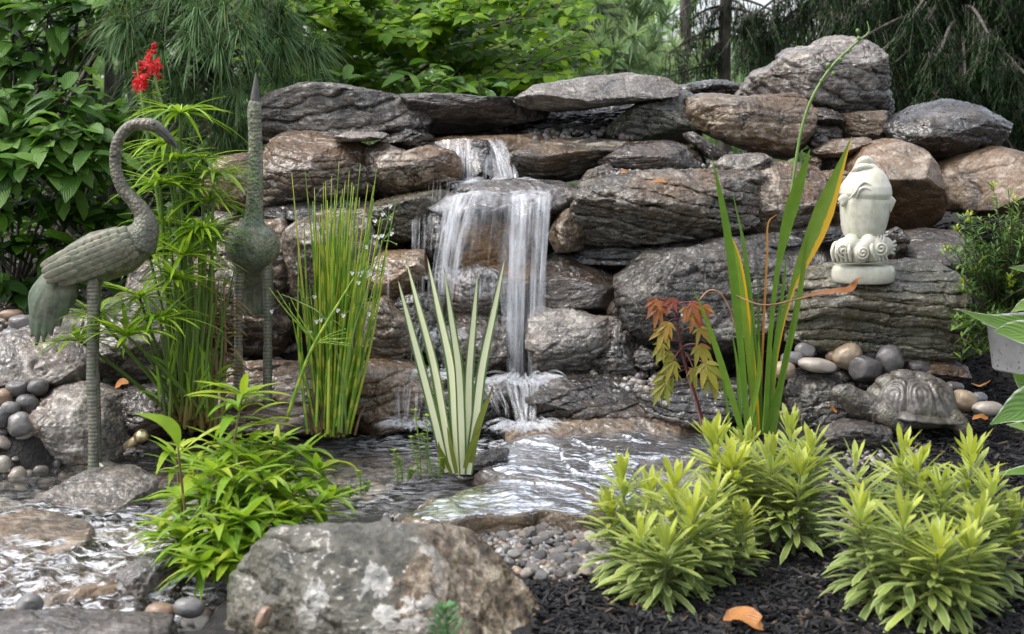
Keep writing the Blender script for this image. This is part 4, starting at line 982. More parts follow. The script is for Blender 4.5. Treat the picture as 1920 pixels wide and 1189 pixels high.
# ------------------------------------------------------------------ falling water
def strands(segs, name, label_, r_, mat=None, fad=False):
    """segs: (start0, start1, end0, end1, n, rlo, rhi, density, arc) each point (px, py, Y); strands spread between the two start and the two end points"""
    mb = MB()
    for s0, s1, e0, e1, n, rlo, rhi, den, arc in segs:
        n = max(4, int(n * .42)); den = den * .62
        for i in range(n):
            u = r_.random(); w = np.clip(u + r_.normal() * .05, 0, 1)
            a = P(s0[0] + (s1[0] - s0[0]) * u, s0[1] + (s1[1] - s0[1]) * u + r_.uniform(-2, 2), s0[2] + (s1[2] - s0[2]) * u + r_.uniform(-.012, .012))
            b = P(e0[0] + (e1[0] - e0[0]) * w, e0[1] + (e1[1] - e0[1]) * w + r_.uniform(-8, 8), e0[2] + (e1[2] - e0[2]) * w + r_.uniform(-.015, .015))
            t = np.linspace(0, 1, 12)
            p = a[None] + (b - a)[None] * t[:, None]; p[:, 2] = a[2] + (b[2] - a[2]) * (arc * t + (1 - arc) * t * t)
            p[:, 0] += .004 * np.sin(t * r_.uniform(3, 9) + r_.uniform(0, 6)) * t
            rad = rlo * (rhi * 1.2 / rlo) ** r_.random()
            prof = rad * (np.sin(np.pi * np.clip(t, .06, .97)) ** .35) * (1 + .25 * np.sin(t * 14 + r_.uniform(0, 6)))
            te = r_.uniform(.72, 1.0); fade = sstep(0, .25, t) * sstep(te, te - .3, t) if fad else sstep(0, .06, t) * sstep(1.02, .9, t)
            fade = np.concatenate([[0, fade[0]], fade, [fade[-1], 0]])
            mb.tube(p, prof, 6, np.repeat(den * r_.uniform(.55, 1.0) * fade, 6), smooth=False, close=True)
    o = link(name, mb, mat or FALL); o['kind'] = 'structure'; return o
def sheet(name, curves, r_, nu=60, mat=None, thick=.012):
    """a closed film of water between drawn profile curves: curves = list of [(px,py,Y,density)...] across"""
    cs = [np.array([[*P(p[0], p[1], p[2]), p[3]] for p in c]) for c in curves]
    k = 28
    cs = [np.stack([np.interp(np.linspace(0, 1, k), np.linspace(0, 1, len(c)), c[:, j]) for j in range(4)], 1) for c in cs]
    cs = np.array(cs); m = len(cs); g = np.zeros((nu, k, 4)); ug = np.linspace(0, m - 1, nu)
    for j in range(k):
        for q in range(4): g[:, j, q] = np.interp(ug, np.arange(m), cs[:, j, q])
    pts = g[..., :3].reshape(-1, 3)
    n = fbm(pts * np.array([55, 10, 6]), 3, 31)
    pts[:, 1] += .010 * n; pts[:, 2] += .004 * n
    den = g[..., 3].copy(); den[0] = 0; den[-1] = 0
    G = pts.reshape(nu, k, 3); Bk = G.copy(); Bk[..., 1] += thick
    mb = MB(); mb.grid(G, den); mb.grid(Bk[::-1], den[::-1])
    o = link(name, mb, mat or FALL); o['kind'] = 'structure'; return o
r3 = np.random.default_rng(33)
# top spill: film on the lip, two strands
strands([((815, 268, 4.84), (880, 262, 4.84), (850, 300, 4.8), (884, 345, 4.74), 26, .002, .005, .8, .5),
         ((846, 262, 4.86), (886, 260, 4.86), (858, 345, 4.74), (884, 345, 4.74), 40, .0015, .0045, .9, .3),
         ((905, 262, 4.86), (945, 262, 4.86), (940, 345, 4.72), (972, 345, 4.72), 44, .0018, .005, .95, .35),
         ((915, 290, 4.8), (930, 300, 4.8), (905, 345, 4.72), (945, 345, 4.72), 18, .0015, .004, .6, .3),
         ((930, 300, 4.78), (958, 290, 4.8), (948, 345, 4.71), (972, 345, 4.71), 26, .002, .005, .9, .3)], 'waterfall', None, r3)
sheet('waterfall', [[(800, 268, 4.86, .3), (812, 276, 4.84, .5), (832, 300, 4.8, .3)], [(824, 264, 4.86, .7), (832, 276, 4.84, .7), (850, 320, 4.78, .5)], [(846, 261, 4.86, .8), (848, 290, 4.82, .8), (852, 345, 4.74, .6)], [(872, 260, 4.86, .8), (872, 300, 4.8, .7), (878, 345, 4.74, .5)], [(890, 261, 4.85, .6), (894, 275, 4.82, .3), (902, 320, 4.75, .15)], [(915, 262, 4.85, .9), (930, 300, 4.79, .8), (944, 345, 4.72, .9)], [(945, 264, 4.85, .9), (962, 300, 4.79, 1), (972, 345, 4.72, 1)]], r3)
# main fall: film over the ledge, veil, two dense streams
sheet('waterfall', [[(770, 405, 4.5, .3), (800, 392, 4.5, .6), (830, 400, 4.46, .8), (822, 470, 4.38, .45), (800, 590, 4.33, .0)],
                    [(860, 352, 4.6, .9), (858, 366, 4.45, 1), (846, 400, 4.4, .9), (838, 480, 4.36, .7), (832, 600, 4.34, .15)],
                    [(905, 345, 4.62, .9), (900, 362, 4.42, 1.), (890, 382, 4.37, .55), (882, 420, 4.35, .2), (872, 500, 4.33, .0)],
                    [(945, 343, 4.62, .6), (942, 368, 4.41, .7), (938, 388, 4.36, .25), (934, 430, 4.34, .14), (930, 500, 4.32, .0)],
                    [(975, 343, 4.6, .8), (972, 366, 4.41, 1.), (970, 410, 4.35, .85), (964, 520, 4.31, .75), (956, 715, 4.27, .6)],
                    [(1000, 344, 4.6, .8), (1000, 366, 4.41, .9), (996, 400, 4.35, .4), (990, 480, 4.31, .22), (986, 715, 4.27, .25)],
                    [(1030, 346, 4.6, .8), (1034, 368, 4.42, 1.), (1030, 420, 4.36, .75), (1020, 560, 4.31, .6), (1012, 715, 4.27, .55)]], r3, 110)
strands([((850, 362, 4.44), (905, 358, 4.42), (818, 560, 4.34), (848, 575, 4.34), 56, .0018, .0055, .75, .25),
         ((840, 378, 4.45), (870, 366, 4.43), (800, 600, 4.34), (834, 720, 4.30), 30, .0016, .0045, .7, .25),
         ((895, 362, 4.42), (950, 366, 4.41), (868, 500, 4.34), (940, 520, 4.33), 14, .001, .0026, .5, .22),
         ((962, 362, 4.42), (986, 362, 4.42), (950, 712, 4.27), (980, 716, 4.27), 76, .0018, .006, .85, .2),
         ((1004, 364, 4.42), (1036, 366, 4.42), (990, 716, 4.27), (1016, 716, 4.27), 60, .0014, .0045, .8, .2),
         ((950, 366, 4.41), (1034, 366, 4.42), (950, 470, 4.35), (1024, 450, 4.35), 22, .001, .0032, .5, .25),
         ((985, 366, 4.41), (1006, 366, 4.42), (975, 600, 4.3), (994, 640, 4.3), 20, .001, .0026, .5, .2)], 'waterfall', None, r3)
# side veil stepping down on the left
strands([((776, 402, 4.46), (846, 396, 4.44), (776, 500, 4.38), (830, 505, 4.38), 46, .0008, .0022, .5, .35),
         ((772, 410, 4.44), (800, 400, 4.44), (770, 540, 4.34), (800, 560, 4.34), 22, .0014, .004, .55, .3),
         ((770, 495, 4.37), (830, 505, 4.36), (770, 690, 4.25), (830, 700, 4.25), 46, .001, .0035, .5, .3),
         ((716, 480, 4.33), (740, 484, 4.32), (728, 500, 4.30), (736, 520, 4.30), 12, .0012, .003, .7, .4),
         ((727, 500, 4.30), (731, 500, 4.30), (725, 690, 4.26), (730, 690, 4.26), 7, .0012, .0028, .8, .1),
         ((800, 330, 4.6), (856, 340, 4.58), (800, 400, 4.5), (850, 400, 4.48), 20, .001, .003, .4, .3),
         ((836, 500, 4.36), (950, 505, 4.34), (830, 580, 4.28), (960, 600, 4.28), 60, .0012, .004, .6, .5),
         ((850, 580, 4.28), (960, 590, 4.28), (840, 700, 4.24), (955, 690, 4.24), 20, .001, .003, .5, .25),
         ((770, 600, 4.26), (850, 610, 4.26), (740, 715, 4.18), (850, 720, 4.18), 50, .0012, .004, .6, .45)], 'waterfall', None, r3, fad=True)
# last drops into the pond
strands([((945, 714, 4.1), (1015, 714, 4.1), (972, 800, 3.94), (1000, 805, 3.94), 60, .0018, .006, .95, .4),
         ((900, 716, 4.08), (960, 714, 4.1), (925, 770, 4.0), (985, 790, 3.96), 30, .0012, .004, .6, .5),
         ((1010, 714, 4.1), (1060, 716, 4.1), (992, 780, 3.96), (1030, 740, 4.02), 20, .001, .003, .6, .5),
         ((740, 692, 4.16), (820, 700, 4.14), (740, 800, 4.02), (800, 800, 4.0), 50, .0012, .004, .6, .4),
         ((690, 690, 4.18), (760, 690, 4.16), (660, 720, 4.06), (760, 740, 4.06), 24, .001, .003, .4, .6)], 'waterfall', None, r3)
def foam_patch(pts, r_, mat=FOAM):
    mb = MB()
    for px, py, Y, rx, ry, n, den in pts:
        c = P(px, py, Y)
        for i in range(int(n * 2.4)):
            o = r_.normal(size=3) * np.array([M2(rx, Y), M2(rx, Y) * .6, M2(ry, Y)]) * .55
            s = r_.uniform(.0015, .0055)
            mb.blob(c + o, s * r_.uniform(.6, 1.4, 3), None, 4, 2, den * r_.uniform(.4, 1))
    o = link('foam', mb, mat); o['kind'] = 'structure'; return o
foam_patch([(985, 718, 4.12, 45, 5, 90, .7), (920, 716, 4.12, 40, 4, 40, .5), (1040, 718, 4.12, 40, 3, 40, .45), (986, 800, 3.92, 26, 8, 60, .6), (940, 800, 3.95, 40, 6, 30, .4), (790, 700, 4.14, 40, 10, 60, .45), (770, 795, 4.0, 34, 8, 50, .4), (830, 640, 4.25, 26, 30, 60, .25), (968, 345, 4.66, 14, 4, 26, .7), (915, 342, 4.66, 40, 3, 40, .6), (875, 350, 4.6, 20, 6, 30, .6), (870, 520, 4.32, 60, 10, 60, .35), (950, 600, 4.27, 20, 20, 30, .25)], r3)

def splash(px, py, Y, w, h, n, den):
    """a fan of short arcs and fine drops where the water lands"""
    mb = MB(); c = P(px, py, Y)
    for i in range(n):
        a = r3.uniform(-1, 1); st = c + np.array([a * M2(w, Y) * .6, r3.uniform(-.03, .02), r3.normal(0, M2(5, Y))]); e = st + np.array([a * M2(w, Y) * .7 + r3.normal(0, .01), -r3.uniform(.0, .05), 0])
        t = np.linspace(0, 1, 7)[:, None]; p = st + (e - st) * t; p[:, 2] += M2(h, Y) * r3.uniform(.3, 1) * 4 * t[:, 0] * (1 - t[:, 0]) * .6
        f = np.sin(np.pi * np.linspace(0, 1, 7)); f = np.concatenate([[0, 0], f, [0, 0]])
        mb.tube(p, r3.uniform(.0012, .004) * np.ones(7), 5, np.repeat(f * den * r3.uniform(.4, 1), 5), smooth=False)
    o = link('foam', mb, FOAM); o['kind'] = 'structure'
splash(985, 714, 4.14, 66, 20, 170, .5); splash(780, 706, 4.14, 70, 18, 110, .4); splash(985, 800, 3.9, 56, 18, 130, .55); splash(830, 640, 4.26, 40, 40, 60, .3); splash(880, 520, 4.32, 60, 30, 60, .2); splash(930, 345, 4.62, 70, 8, 80, .6); splash(770, 796, 4.0, 50, 12, 60, .45); splash(920, 345, 4.7, 50, 12, 50, .6)
# ------------------------------------------------------------------ statues
def mat_bronze(name, base, green, gam, scale_sz=0., ring=0.):
    t = NT(name); v = t.coord(False)
    n = t.noise(v, 9, 6, .62); n2 = t.noise(v, 50, 5, .6)
    col = t.ramp(n2, [(.3, tuple(x * .45 for x in base)), (.5, base), (.72, tuple(x * 1.7 for x in base))])
    col = t.mix(t.math('MULTIPLY', t.mr(n, .45, .6), gam), col, green)
    h = t.math('MULTIPLY', n2, .35)
    if scale_sz:
        vo = t.voro(v, scale_sz, 'F1'); h = t.math('ADD', h, t.math('MULTIPLY', vo, -.75))
        col = t.mix(t.mr(vo, .42, .75, 0, .55), col, tuple(x * .5 for x in base))
    if ring:
        sx = t.n('SeparateXYZ'); t.set(sx, 0, v)
        s = t.math('SINE', t.math('ADD', t.math('MULTIPLY', sx.outputs[2], ring), t.math('MULTIPLY', n2, 2.)))
        h = t.math('ADD', h, t.math('MULTIPLY', s, .10)); col = t.mix(t.mr(s, -.5, -1., 0, .25), col, tuple(x * .35 for x in base))
    return t.done(t.pbsdf(col, t.mr(n, .35, .65, .32, .55), t.bump(h, .7, .005), Metallic=.25))
BR_BODY = mat_bronze('patinated_bronze_scales', (.14, .126, .095), (.095, .118, .08), .5, 120)
BR_WING = mat_bronze('patinated_bronze_feathers', (.165, .148, .108), (.11, .135, .088), .5)
BR_TAIL = mat_bronze('green_patina_bronze', (.115, .12, .085), (.07, .115, .07), .6)
BR_LEG = mat_bronze('patinated_bronze_legs', (.16, .15, .118), (.11, .145, .10), .5, 0, 640)
BR_BEAK = mat_bronze('dark_bronze_beak', (.06, .058, .05), (.06, .08, .06), .3)
BR_GBODY = mat_bronze('green_bronze_scales', (.17, .175, .12), (.07, .15, .10), .6, 115)

def seg(pts, Y): return PP([p[:2] for p in pts], Y)
def crane_profile():
    Y = 3.64; m = lambda px: M2(px, Y)
    root = thing('crane_statue', 'bronze crane statue seen in profile with its neck curved over and its beak pointing down', 'statue', P(177, 880, Y), 'bronze crane statues')
    mb = MB()
    nk = [(258, 458, 38), (272, 428, 27), (268, 400, 19), (248, 374, 15.5), (231, 355, 14), (219, 325, 13), (216, 300, 12.5), (219, 272, 12.5), (230, 250, 12.5), (247, 236, 13), (266, 233, 13.5), (286, 235, 14.5), (302, 242, 10)]
    mb.tube(seg(nk, Y), [m(p[2] * (.9 if i > 1 else 1)) for i, p in enumerate(nk)], 16)
    bd = [(270, 450, 30), (232, 468, 46), (185, 482, 49), (140, 497, 38), (98, 516, 17)]
    mb.tube(seg(bd, Y), [m(p[2]) for p in bd], 20)
    mb.blob(P(176, 522, Y), (m(16), m(26), m(20)))
    V, F = fuse(mb, .0045, 3)
    b = MB(); b.add(V, F); link('body', b, BR_BODY, root)
    b = MB(); b.tube(PP([(300, 240), (318, 258), (336, 280)], Y), [m(8), m(6), m(1.2)], 10); b.tube(PP([(299, 247), (314, 262), (330, 279)], Y), [m(6), m(4), m(1)], 10)
    link('beak', b, BR_BEAK, root)
    b = MB()
    for s in (-1, 1): b.blob(P(288, 232, Y - s * m(12.5)), (m(3.2), m(2), m(3.2)))
    link('eye', b, BR_BEAK, root)
    # wing: overlapping feathers on each flank
    ax = unit(P(98, 516, Y) - P(268, 446, Y)); upv = unit(np.cross(np.array([0, 1., 0]), ax)); 
    if upv[2] < 0: upv = -upv
    cen = P(185, 478, Y)
    for s in (-1, 1):
        b = MB()
        b.blob(cen + np.array([0, s * m(22), 0]), (m(86), m(28), m(38)), np.stack([ax, np.array([0, 1., 0]), upv], 1), 20, 2.2)
        rows = 9
        for i in range(rows):
            a = -.78 + 1.66 * i / (rows - 1)
            nf = 7 if 1 <= i <= 6 else 5
            for j in range(nf):
                q = (-.78 + 1.5 * j / (nf - 1)) * (1 - .25 * abs(a) ** 2)
                if a * a + q * q > 1.15: continue
                dd = math.sqrt(max(.06, 1 - .75 * (a * a) - .8 * q * q))
                ln = 13 + 15 * (i / (rows - 1)); wd = 7.6
                c = cen + ax * m(86 * a) + upv * m(38 * q) + np.array([0, s * m(22 + 29 * dd), 0])
                dirv = unit(ax + upv * (-.18 * q) + np.array([0, -s * .30 * a - s * .05, 0]))
                wv = unit(upv - dirv * (upv @ dirv) + np.array([0, -s * .5 * q, 0])); tv = np.cross(dirv, wv)
                b.blob(c, (m(ln), m(2.6), m(wd)), np.stack([dirv, tv, wv], 1), 6, 2.6, .5)
        link('wing', b, BR_WING, root)
    mb = MB()
    ends = [(58, 590), (59, 612), (62, 630), (72, 646), (86, 640), (100, 628), (114, 612), (126, 592), (136, 572)]
    for i, e in enumerate(ends):
        u = i / (len(ends) - 1); st = (92 + 46 * u, 512 + 12 * u)
        md = ((st[0] + e[0]) / 2 - 12 + 14 * u, (st[1] + e[1]) / 2)
        p = PP([st, md, e], Y); p[:, 1] += m(14) * math.sin(np.pi * u) * -1
        mb.tube(p, [m(9), m(9.5), m(3.5)], 10)
    mb.tube(PP([(112, 518), (98, 570), (86, 620)], Y), [m(24), m(24), m(8)], 12)
    V, F = fuse(mb, .005, 1); b = MB(); b.add(V, F); tl = link('tail', b, BR_TAIL, root)
    for dy in (-.028, .05):
        b = MB(); p = PP([(176, 520), (175, 600), (173, 690), (174, 720), (177, 800), (177, 884)], Y); p[:, 1] += dy; p[:, 0] -= dy * .20
        b.tube(p, [m(12), m(9.5), m(9), m(10.5), m(9.5), m(11)], 14, sub=10)
        for k, an in enumerate((-0.5, .1, .7)):
            e = p[-1]; b.tube(np.array([e + [0, 0, .01], e + [math.cos(an) * .03, -math.sin(an) * .03, .006], e + [math.cos(an) * .06, -math.sin(an) * .06, -.004]]), [m(7), m(6), m(3)], 8)
        link('leg', b, BR_LEG, root)
crane_profile()
def crane_front():
    Y = 4.02; m = lambda px: M2(px, Y)
    root = thing('crane_statue', 'green bronze crane statue facing the viewer, straight neck and beak raised skyward', 'statue', P(474, 752, Y), 'bronze crane statues')
    mb = MB()
    nk = [(474, 446, 34), (475, 424, 24), (476, 404, 17.5), (478, 370, 16), (479, 330, 14.5), (479, 285, 13.5), (478, 240, 13), (477, 212, 14), (478, 192, 12)]
    mb.tube(seg(nk, Y), [m(p[2]) for p in nk], 16)
    mb.blob(P(474, 462, Y + .02), (m(51), m(60), m(46)), None, 18, 2.15)
    mb.tube(np.array([P(474, 462, Y), P(474, 468, Y + .12), P(474, 486, Y + .24)]), [m(46), m(42), m(20)], 18)
    V, F = fuse(mb, .0045, 3); b = MB(); b.add(V, F); link('body', b, BR_GBODY, root)
    b = MB(); b.tube(PP([(478, 200), (479, 170), (480, 138)], Y), [m(11.5), m(7), m(1.3)], 10); link('beak', b, BR_BEAK, root)
    for s in (-1, 1):
        b = MB(); b.tube(np.array([P(474 + s * 26, 442, Y + .02), P(474 + s * 33, 456, Y + .1), P(474 + s * 34, 486, Y + .22)]), [m(15), m(18), m(8)], 14)
        link('wing', b, BR_GBODY, root)
    mb = MB()
    for i in range(8):
        u = i / 7 - .5
        mb.tube(np.array([P(476 + u * 52, 484, Y + .2), P(476 + u * 60, 535, Y + .26), P(476 + u * 70, 590 - 60 * u * u, Y + .27)]), [m(9), m(8), m(5)], 8)
    V, F = fuse(mb, .005, 1); b = MB(); b.add(V, F); link('tail', b, BR_TAIL, root)
    for x in (447, 502):
        b = MB(); b.tube(PP([(x + (474 - x) * .1, 492), (x, 560), (x, 640), (x, 660), (x - 1, 755)], Y), [m(11), m(8.5), m(7.8), m(8.8), m(9)], 12, sub=10)
        link('leg', b, BR_LEG, root)
crane_front()

def mat_ceramic():
    t = NT('pale_glazed_stoneware'); v = t.coord(False)
    n = t.noise(v, 14, 6, .6); n2 = t.noise(v, 60, 4, .6); sx = t.n('SeparateXYZ'); t.set(sx, 0, v)
    col = t.ramp(n, [(.35, (.42, .405, .33)), (.55, (.58, .56, .475)), (.7, (.66, .645, .57))])
    col = t.mix(t.mr(n2, .5, .68, 0, .35), col, (.36, .38, .24))
    col = t.mix(t.mr(n, .54, .68, 0, .6), col, (.36, .38, .22))
    st_ = t.noise(t.coord(False, stretch=(1, 1, .25)), 30, 4, .6); col = t.mix(t.mr(st_, .55, .7, 0, .5), col, (.25, .25, .17))
    return t.done(t.pbsdf(col, .28, t.bump(n2, .15, .003)))
CER = mat_ceramic()
def fish_statue():
    Y = 4.03; m = lambda px: M2(px, Y); root = thing('fish_statue', 'pale glazed ceramic fish statue standing upright on curling waves with its open mouth pointing up', 'statue', P(1620, 524, Y))
    mb = MB(); rot = np.eye(3)
    bt = [(1616, 456, 24), (1618, 444, 33), (1619, 425, 39), (1621, 402, 42.5), (1622, 380, 43.5), (1623, 362, 42), (1623, 346, 38), (1622, 332, 31), (1621, 320, 24)]
    mb.tube(seg(bt, Y), [m(p[2] * 1.07) for p in bt], 24)
    V, F = fuse(mb, .0035, 2); b = MB(); b.add(V, F); bo = link('body', b, CER, root)
    # head: gill covers, lips
    b2 = MB(); ht = [(1622, 374, 41), (1623, 364, 45.5), (1623, 350, 44), (1623, 337, 38.5), (1622, 326, 31), (1621, 318, 24)]
    b2.tube(seg(ht, Y - .002), [m(p[2] * 1.07) for p in ht], 24, close=True)
    V, F = fuse(b2, .003, 3); b = MB(); b.add(V, F); link('head', b, CER, root)
    b = MB()
    gp = [(1605, 372, Y - m(42)), (1612, 356, Y - m(46)), (1622, 352, Y - m(46)), (1634, 358, Y - m(46)), (1648, 374, Y - m(40)), (1664, 376, Y - m(24))]
    b.tube(np.array([P(*g) for g in gp]), [m(1.5), m(3), m(3), m(3), m(3), m(2)], 8)
    gp = [(1592, 374, Y - m(36)), (1604, 360, Y - m(44)), (1612, 347, Y - m(45)), (1622, 342, Y - m(44)), (1633, 348, Y - m(45)), (1646, 363, Y - m(42)), (1665, 369, Y - m(22))]
    b.tube(np.array([P(*g) for g in gp]), [m(1.5), m(2.6), m(2.6), m(2.6), m(2.6), m(2.6), m(2)], 8)
    link('gill_ridge', b, CER, root)
    b = MB()
    b.tube(np.array([P(1598, 325, Y), P(1606, 316, Y - m(17)), P(1620, 312, Y - m(22)), P(1633, 316, Y - m(18)), P(1643, 326, Y)]), [m(4), m(6), m(6.5), m(6), m(4)], 10)
    b.tube(np.array([P(1606, 314, Y), P(1613, 302, Y - m(6)), P(1624, 299, Y - m(7)), P(1634, 305, Y - m(3)), P(1640, 318, Y)]), [m(5), m(6), m(7), m(6), m(4)], 10)
    b.blob(P(1622, 314, Y + m(6)), (m(15), m(14), m(13)), None, 10)
    link('mouth', b, CER, root)
    for s, pts in ((1, [(1656, 366), (1668, 376), (1679, 388)]), (-1, [(1588, 370), (1580, 375), (1572, 382)])):
        b = MB(); nr = 5
        for k in range(nr):
            e = (pts[2][0] - s * k * 2.4, pts[2][1] + (k - 2) * 5 * (1 if s > 0 else .6))
            b.tube(np.array([P(pts[0][0] - s * 6, pts[0][1], Y - m(22)), P(pts[1][0], pts[1][1] + (k - 2) * 3, Y - m(22)), P(e[0], e[1], Y - m(20))]), [m(5), m(5), m(2.4)], 8)
        V, F = fuse(b, .003, 1); q = MB(); q.add(V, F); link('fin', q, CER, root)
    # curling waves
    mb = MB(); mb.blob(P(1618, 466, Y), (m(50), m(40), m(27)), None, 14, 2.3)
    for (x, y, r, dy) in [(1582, 470, 24, 26), (1612, 474, 21, 40), (1640, 468, 24, 32), (1660, 462, 18, 10), (1570, 466, 15, 8), (1596, 458, 20, 34), (1628, 456, 18, 36)]:
        mb.blob(P(x, y, Y - m(dy)), (m(r * .8), m(r * .8), m(r)), None, 10)
    V, F = fuse(mb, .0035, 1); b = MB(); b.add(V, F); wv = link('wave_base', b, CER, root)
    b = MB()
    for (x, y, r, dy, fl) in [(1582, 470, 15, 46, 1), (1618, 474, 13, 60, -1), (1652, 466, 14, 48, -1)]:
        t = np.linspace(0, 3.6 * np.pi, 30); rr = r * (1 - t / t[-1] * .85)
        b.tube(np.array([P(x + fl * rr_ * math.cos(a), y + rr_ * math.sin(a), Y - m(dy + 3 * a / 6)) for a, rr_ in zip(t, rr)]), m(2.1), 8, smooth=False)
    for k in range(4):
        b.tube(np.array([P(1640 + k * 6, 444 - k, Y - m(36 - k * 3)), P(1634 + k * 7, 466, Y - m(52 - k * 5)), P(1642 + k * 7, 488, Y - m(50 - k * 6))]), [m(2.5), m(4), m(3)], 8)
    for k in range(5):
        b.tube(np.array([P(1566 + k * 7, 452 + abs(k - 2), Y - m(24 + k * 4)), P(1560 + k * 8, 470, Y - m(34 + k * 5)), P(1563 + k * 8, 490, Y - m(32 + k * 4))]), [m(2), m(3.5), m(3)], 8)
    for k in range(4):
        b.tube(np.array([P(1656, 468, Y - m(14)), P(1668, 460 + k * 4, Y - m(14)), P(1681 - abs(k - 1) * 2, 452 + k * 8, Y - m(12))]), [m(6), m(5), m(2)], 8)
    link('wave_curl', b, CER, root)
    b = MB(); z0 = P(1620, 522, Y)[2] - .012; h = .05
    b.lathe([(.001, 0), (.9, 0), (.97, .006), (1., .02), (1., h - .016), (.96, h - .005), (.88, h), (.001, h)], (P(1619, 500, Y)[0], Y, z0), m(59), m(47), 48)
    V = b.V[0]; link('plinth', b, CER, root)
fish_statue()

def mat_turtle(name, ringc=None):
    t = NT(name); v = t.coord(False)
    n = t.noise(v, 40, 6, .65); n2 = t.noise(v, 9, 4, .6); vo = t.voro(v, 130)
    col = t.ramp(n, [(.3, (.02, .017, .014)), (.52, (.085, .075, .064)), (.7, (.2, .18, .16))])
    col = t.mix(t.mr(n2, .5, .66, 0, .45), col, (.10, .095, .05))
    h = t.math('SUBTRACT', t.math('MULTIPLY', n, .6), t.math('MULTIPLY', vo, .7 if ringc is None else .1))
    return t.done(t.pbsdf(col, t.mr(n2, .35, .65, .22, .42), t.bump(h, .6, .005)))
TURT = mat_turtle('wet_carved_stone'); TSHELL = mat_turtle('wet_carved_shell', 1)
def turtle():
    Y = 3.8; m = lambda px: M2(px, Y); root = thing('turtle_statue', 'wet grey carved stone turtle with ringed shell plates crawling to the left', 'statue', P(1705, 815, Y))
    cx, cy, zb = P(1712, 765, Y); hx, hy, hz = m(89), m(76), m(68)
    tl = .06
    nu, nv = 216, 100
    a = np.linspace(0, 2 * np.pi, nu + 1); rr = np.linspace(0, 1, nv) ** .8
    A, B = np.meshgrid(a, rr, indexing='ij')
    x, y = np.cos(A) * B, np.sin(A) * B
    z = (1 - np.clip(B, 0, 1) ** 2.4) ** .62
    cen = np.array([(-.70, 0), (-.26, 0), (.22, 0), (.68, 0), (-.60, -.70), (-.05, -.84), (.50, -.70), (-.60, .70), (-.05, .84), (.50, .70), (-.93, 0), (.93, 0)])
    d = np.sort(np.hypot(x[..., None] - cen[:, 0], (y[..., None] - cen[:, 1]) * .92), axis=-1)
    gap = d[..., 1] - d[..., 0]
    bul = .055 * (1 - np.clip(d[..., 0] / .42, 0, 1) ** 2) - .055 * np.exp(-(gap / .045) ** 2)
    jit = fbm(np.stack([x.ravel() * 6, y.ravel() * 6, z.ravel() * 6], 1), 3, 77).reshape(x.shape)
    rings = .013 * np.sin(d[..., 0] * 66 + 1.6 * jit) * np.clip(gap / .1, 0, 1)
    f = 1 + bul + rings + .015 * jit
    pts = np.stack([cx + hx * x * f, cy + hy * y * f, zb + hz * z * f + tl * hx * 0], -1)
    pts[..., 2] -= .10 * (pts[..., 0] - cx)
    b = MB().grid(pts); link('shell', b, TSHELL, root)
    b = MB(); k = 144; th = np.linspace(0, 2 * np.pi, k + 1)
    pr = [(.93, .10), (1.0, .05), (1.08, -.03), (1.17, -.12), (1.19, -.17), (1.14, -.2), (1.0, -.16), (.8, -.12)]
    notch = 1 + .035 * np.abs(np.sin(th * 11)) ** .5 - .03
    g = np.array([[(cx - .004 + hx * r * (notch[i] if r > 1 else 1) * math.cos(th[i]), cy + hy * r * (notch[i] if r > 1 else 1) * math.sin(th[i]), zb + hz * zz + (.012 * hz * math.cos(th[i] * 22) if .95 < r < 1.15 else 0) - .10 * hx * math.cos(th[i]) * r) for i in range(k + 1)] for r, zz in pr])
    b.grid(g); link('shell_rim', b, TSHELL, root)
    mb = MB()
    mb.blob((cx, cy, zb - m(12)), (hx * 1.0, hy * .95, m(22)), None, 16, 2.6)
    nk = [(1660, 768, 30), (1632, 764, 28), (1606, 754, 25), (1588, 742, 22), (1574, 738, 18), (1564, 738, 12)]
    mb.tube(np.array([P(p[0], p[1], Y - .02 - .002 * i) for i, p in enumerate(nk)]), [m(p[2]) for p in nk], 16)
    for dy in (-.075, .075):
        mb.tube(np.array([P(1652, 772, Y + dy * .8), P(1672, 784, Y + dy * 1.15), P(1690, 804, Y + dy * 1.2), P(1702, 814, Y + dy * 1.2)]), [m(24), m(19), m(15), m(11)], 12)
        mb.tube(np.array([P(1770, 778, Y + dy * .8), P(1796, 792, Y + dy * 1.1), P(1808, 812, Y + dy * 1.15)]), [m(22), m(18), m(12)], 12)
    for dy in (-.016, .016): mb.blob(P(1588, 727, Y - .022 + dy * 1.2), (m(6), m(5), m(5)))
    V, F = fuse(mb, .004, 2)
    N = vnormals(V, F); nz = fbm(V * 55, 3, 88, ridged=True); V = V + N * (.0022 * nz)[:, None]
    b = MB(); b.add(V, F); link('body', b, TURT, root)
    b = MB()
    for dy in (-.017, .017): b.blob(P(1585, 729, Y - .022 + dy * 1.55), (m(3.2), m(2.4), m(3)), None, 6)
    link('eye', b, BR_BEAK, root)
turtle()

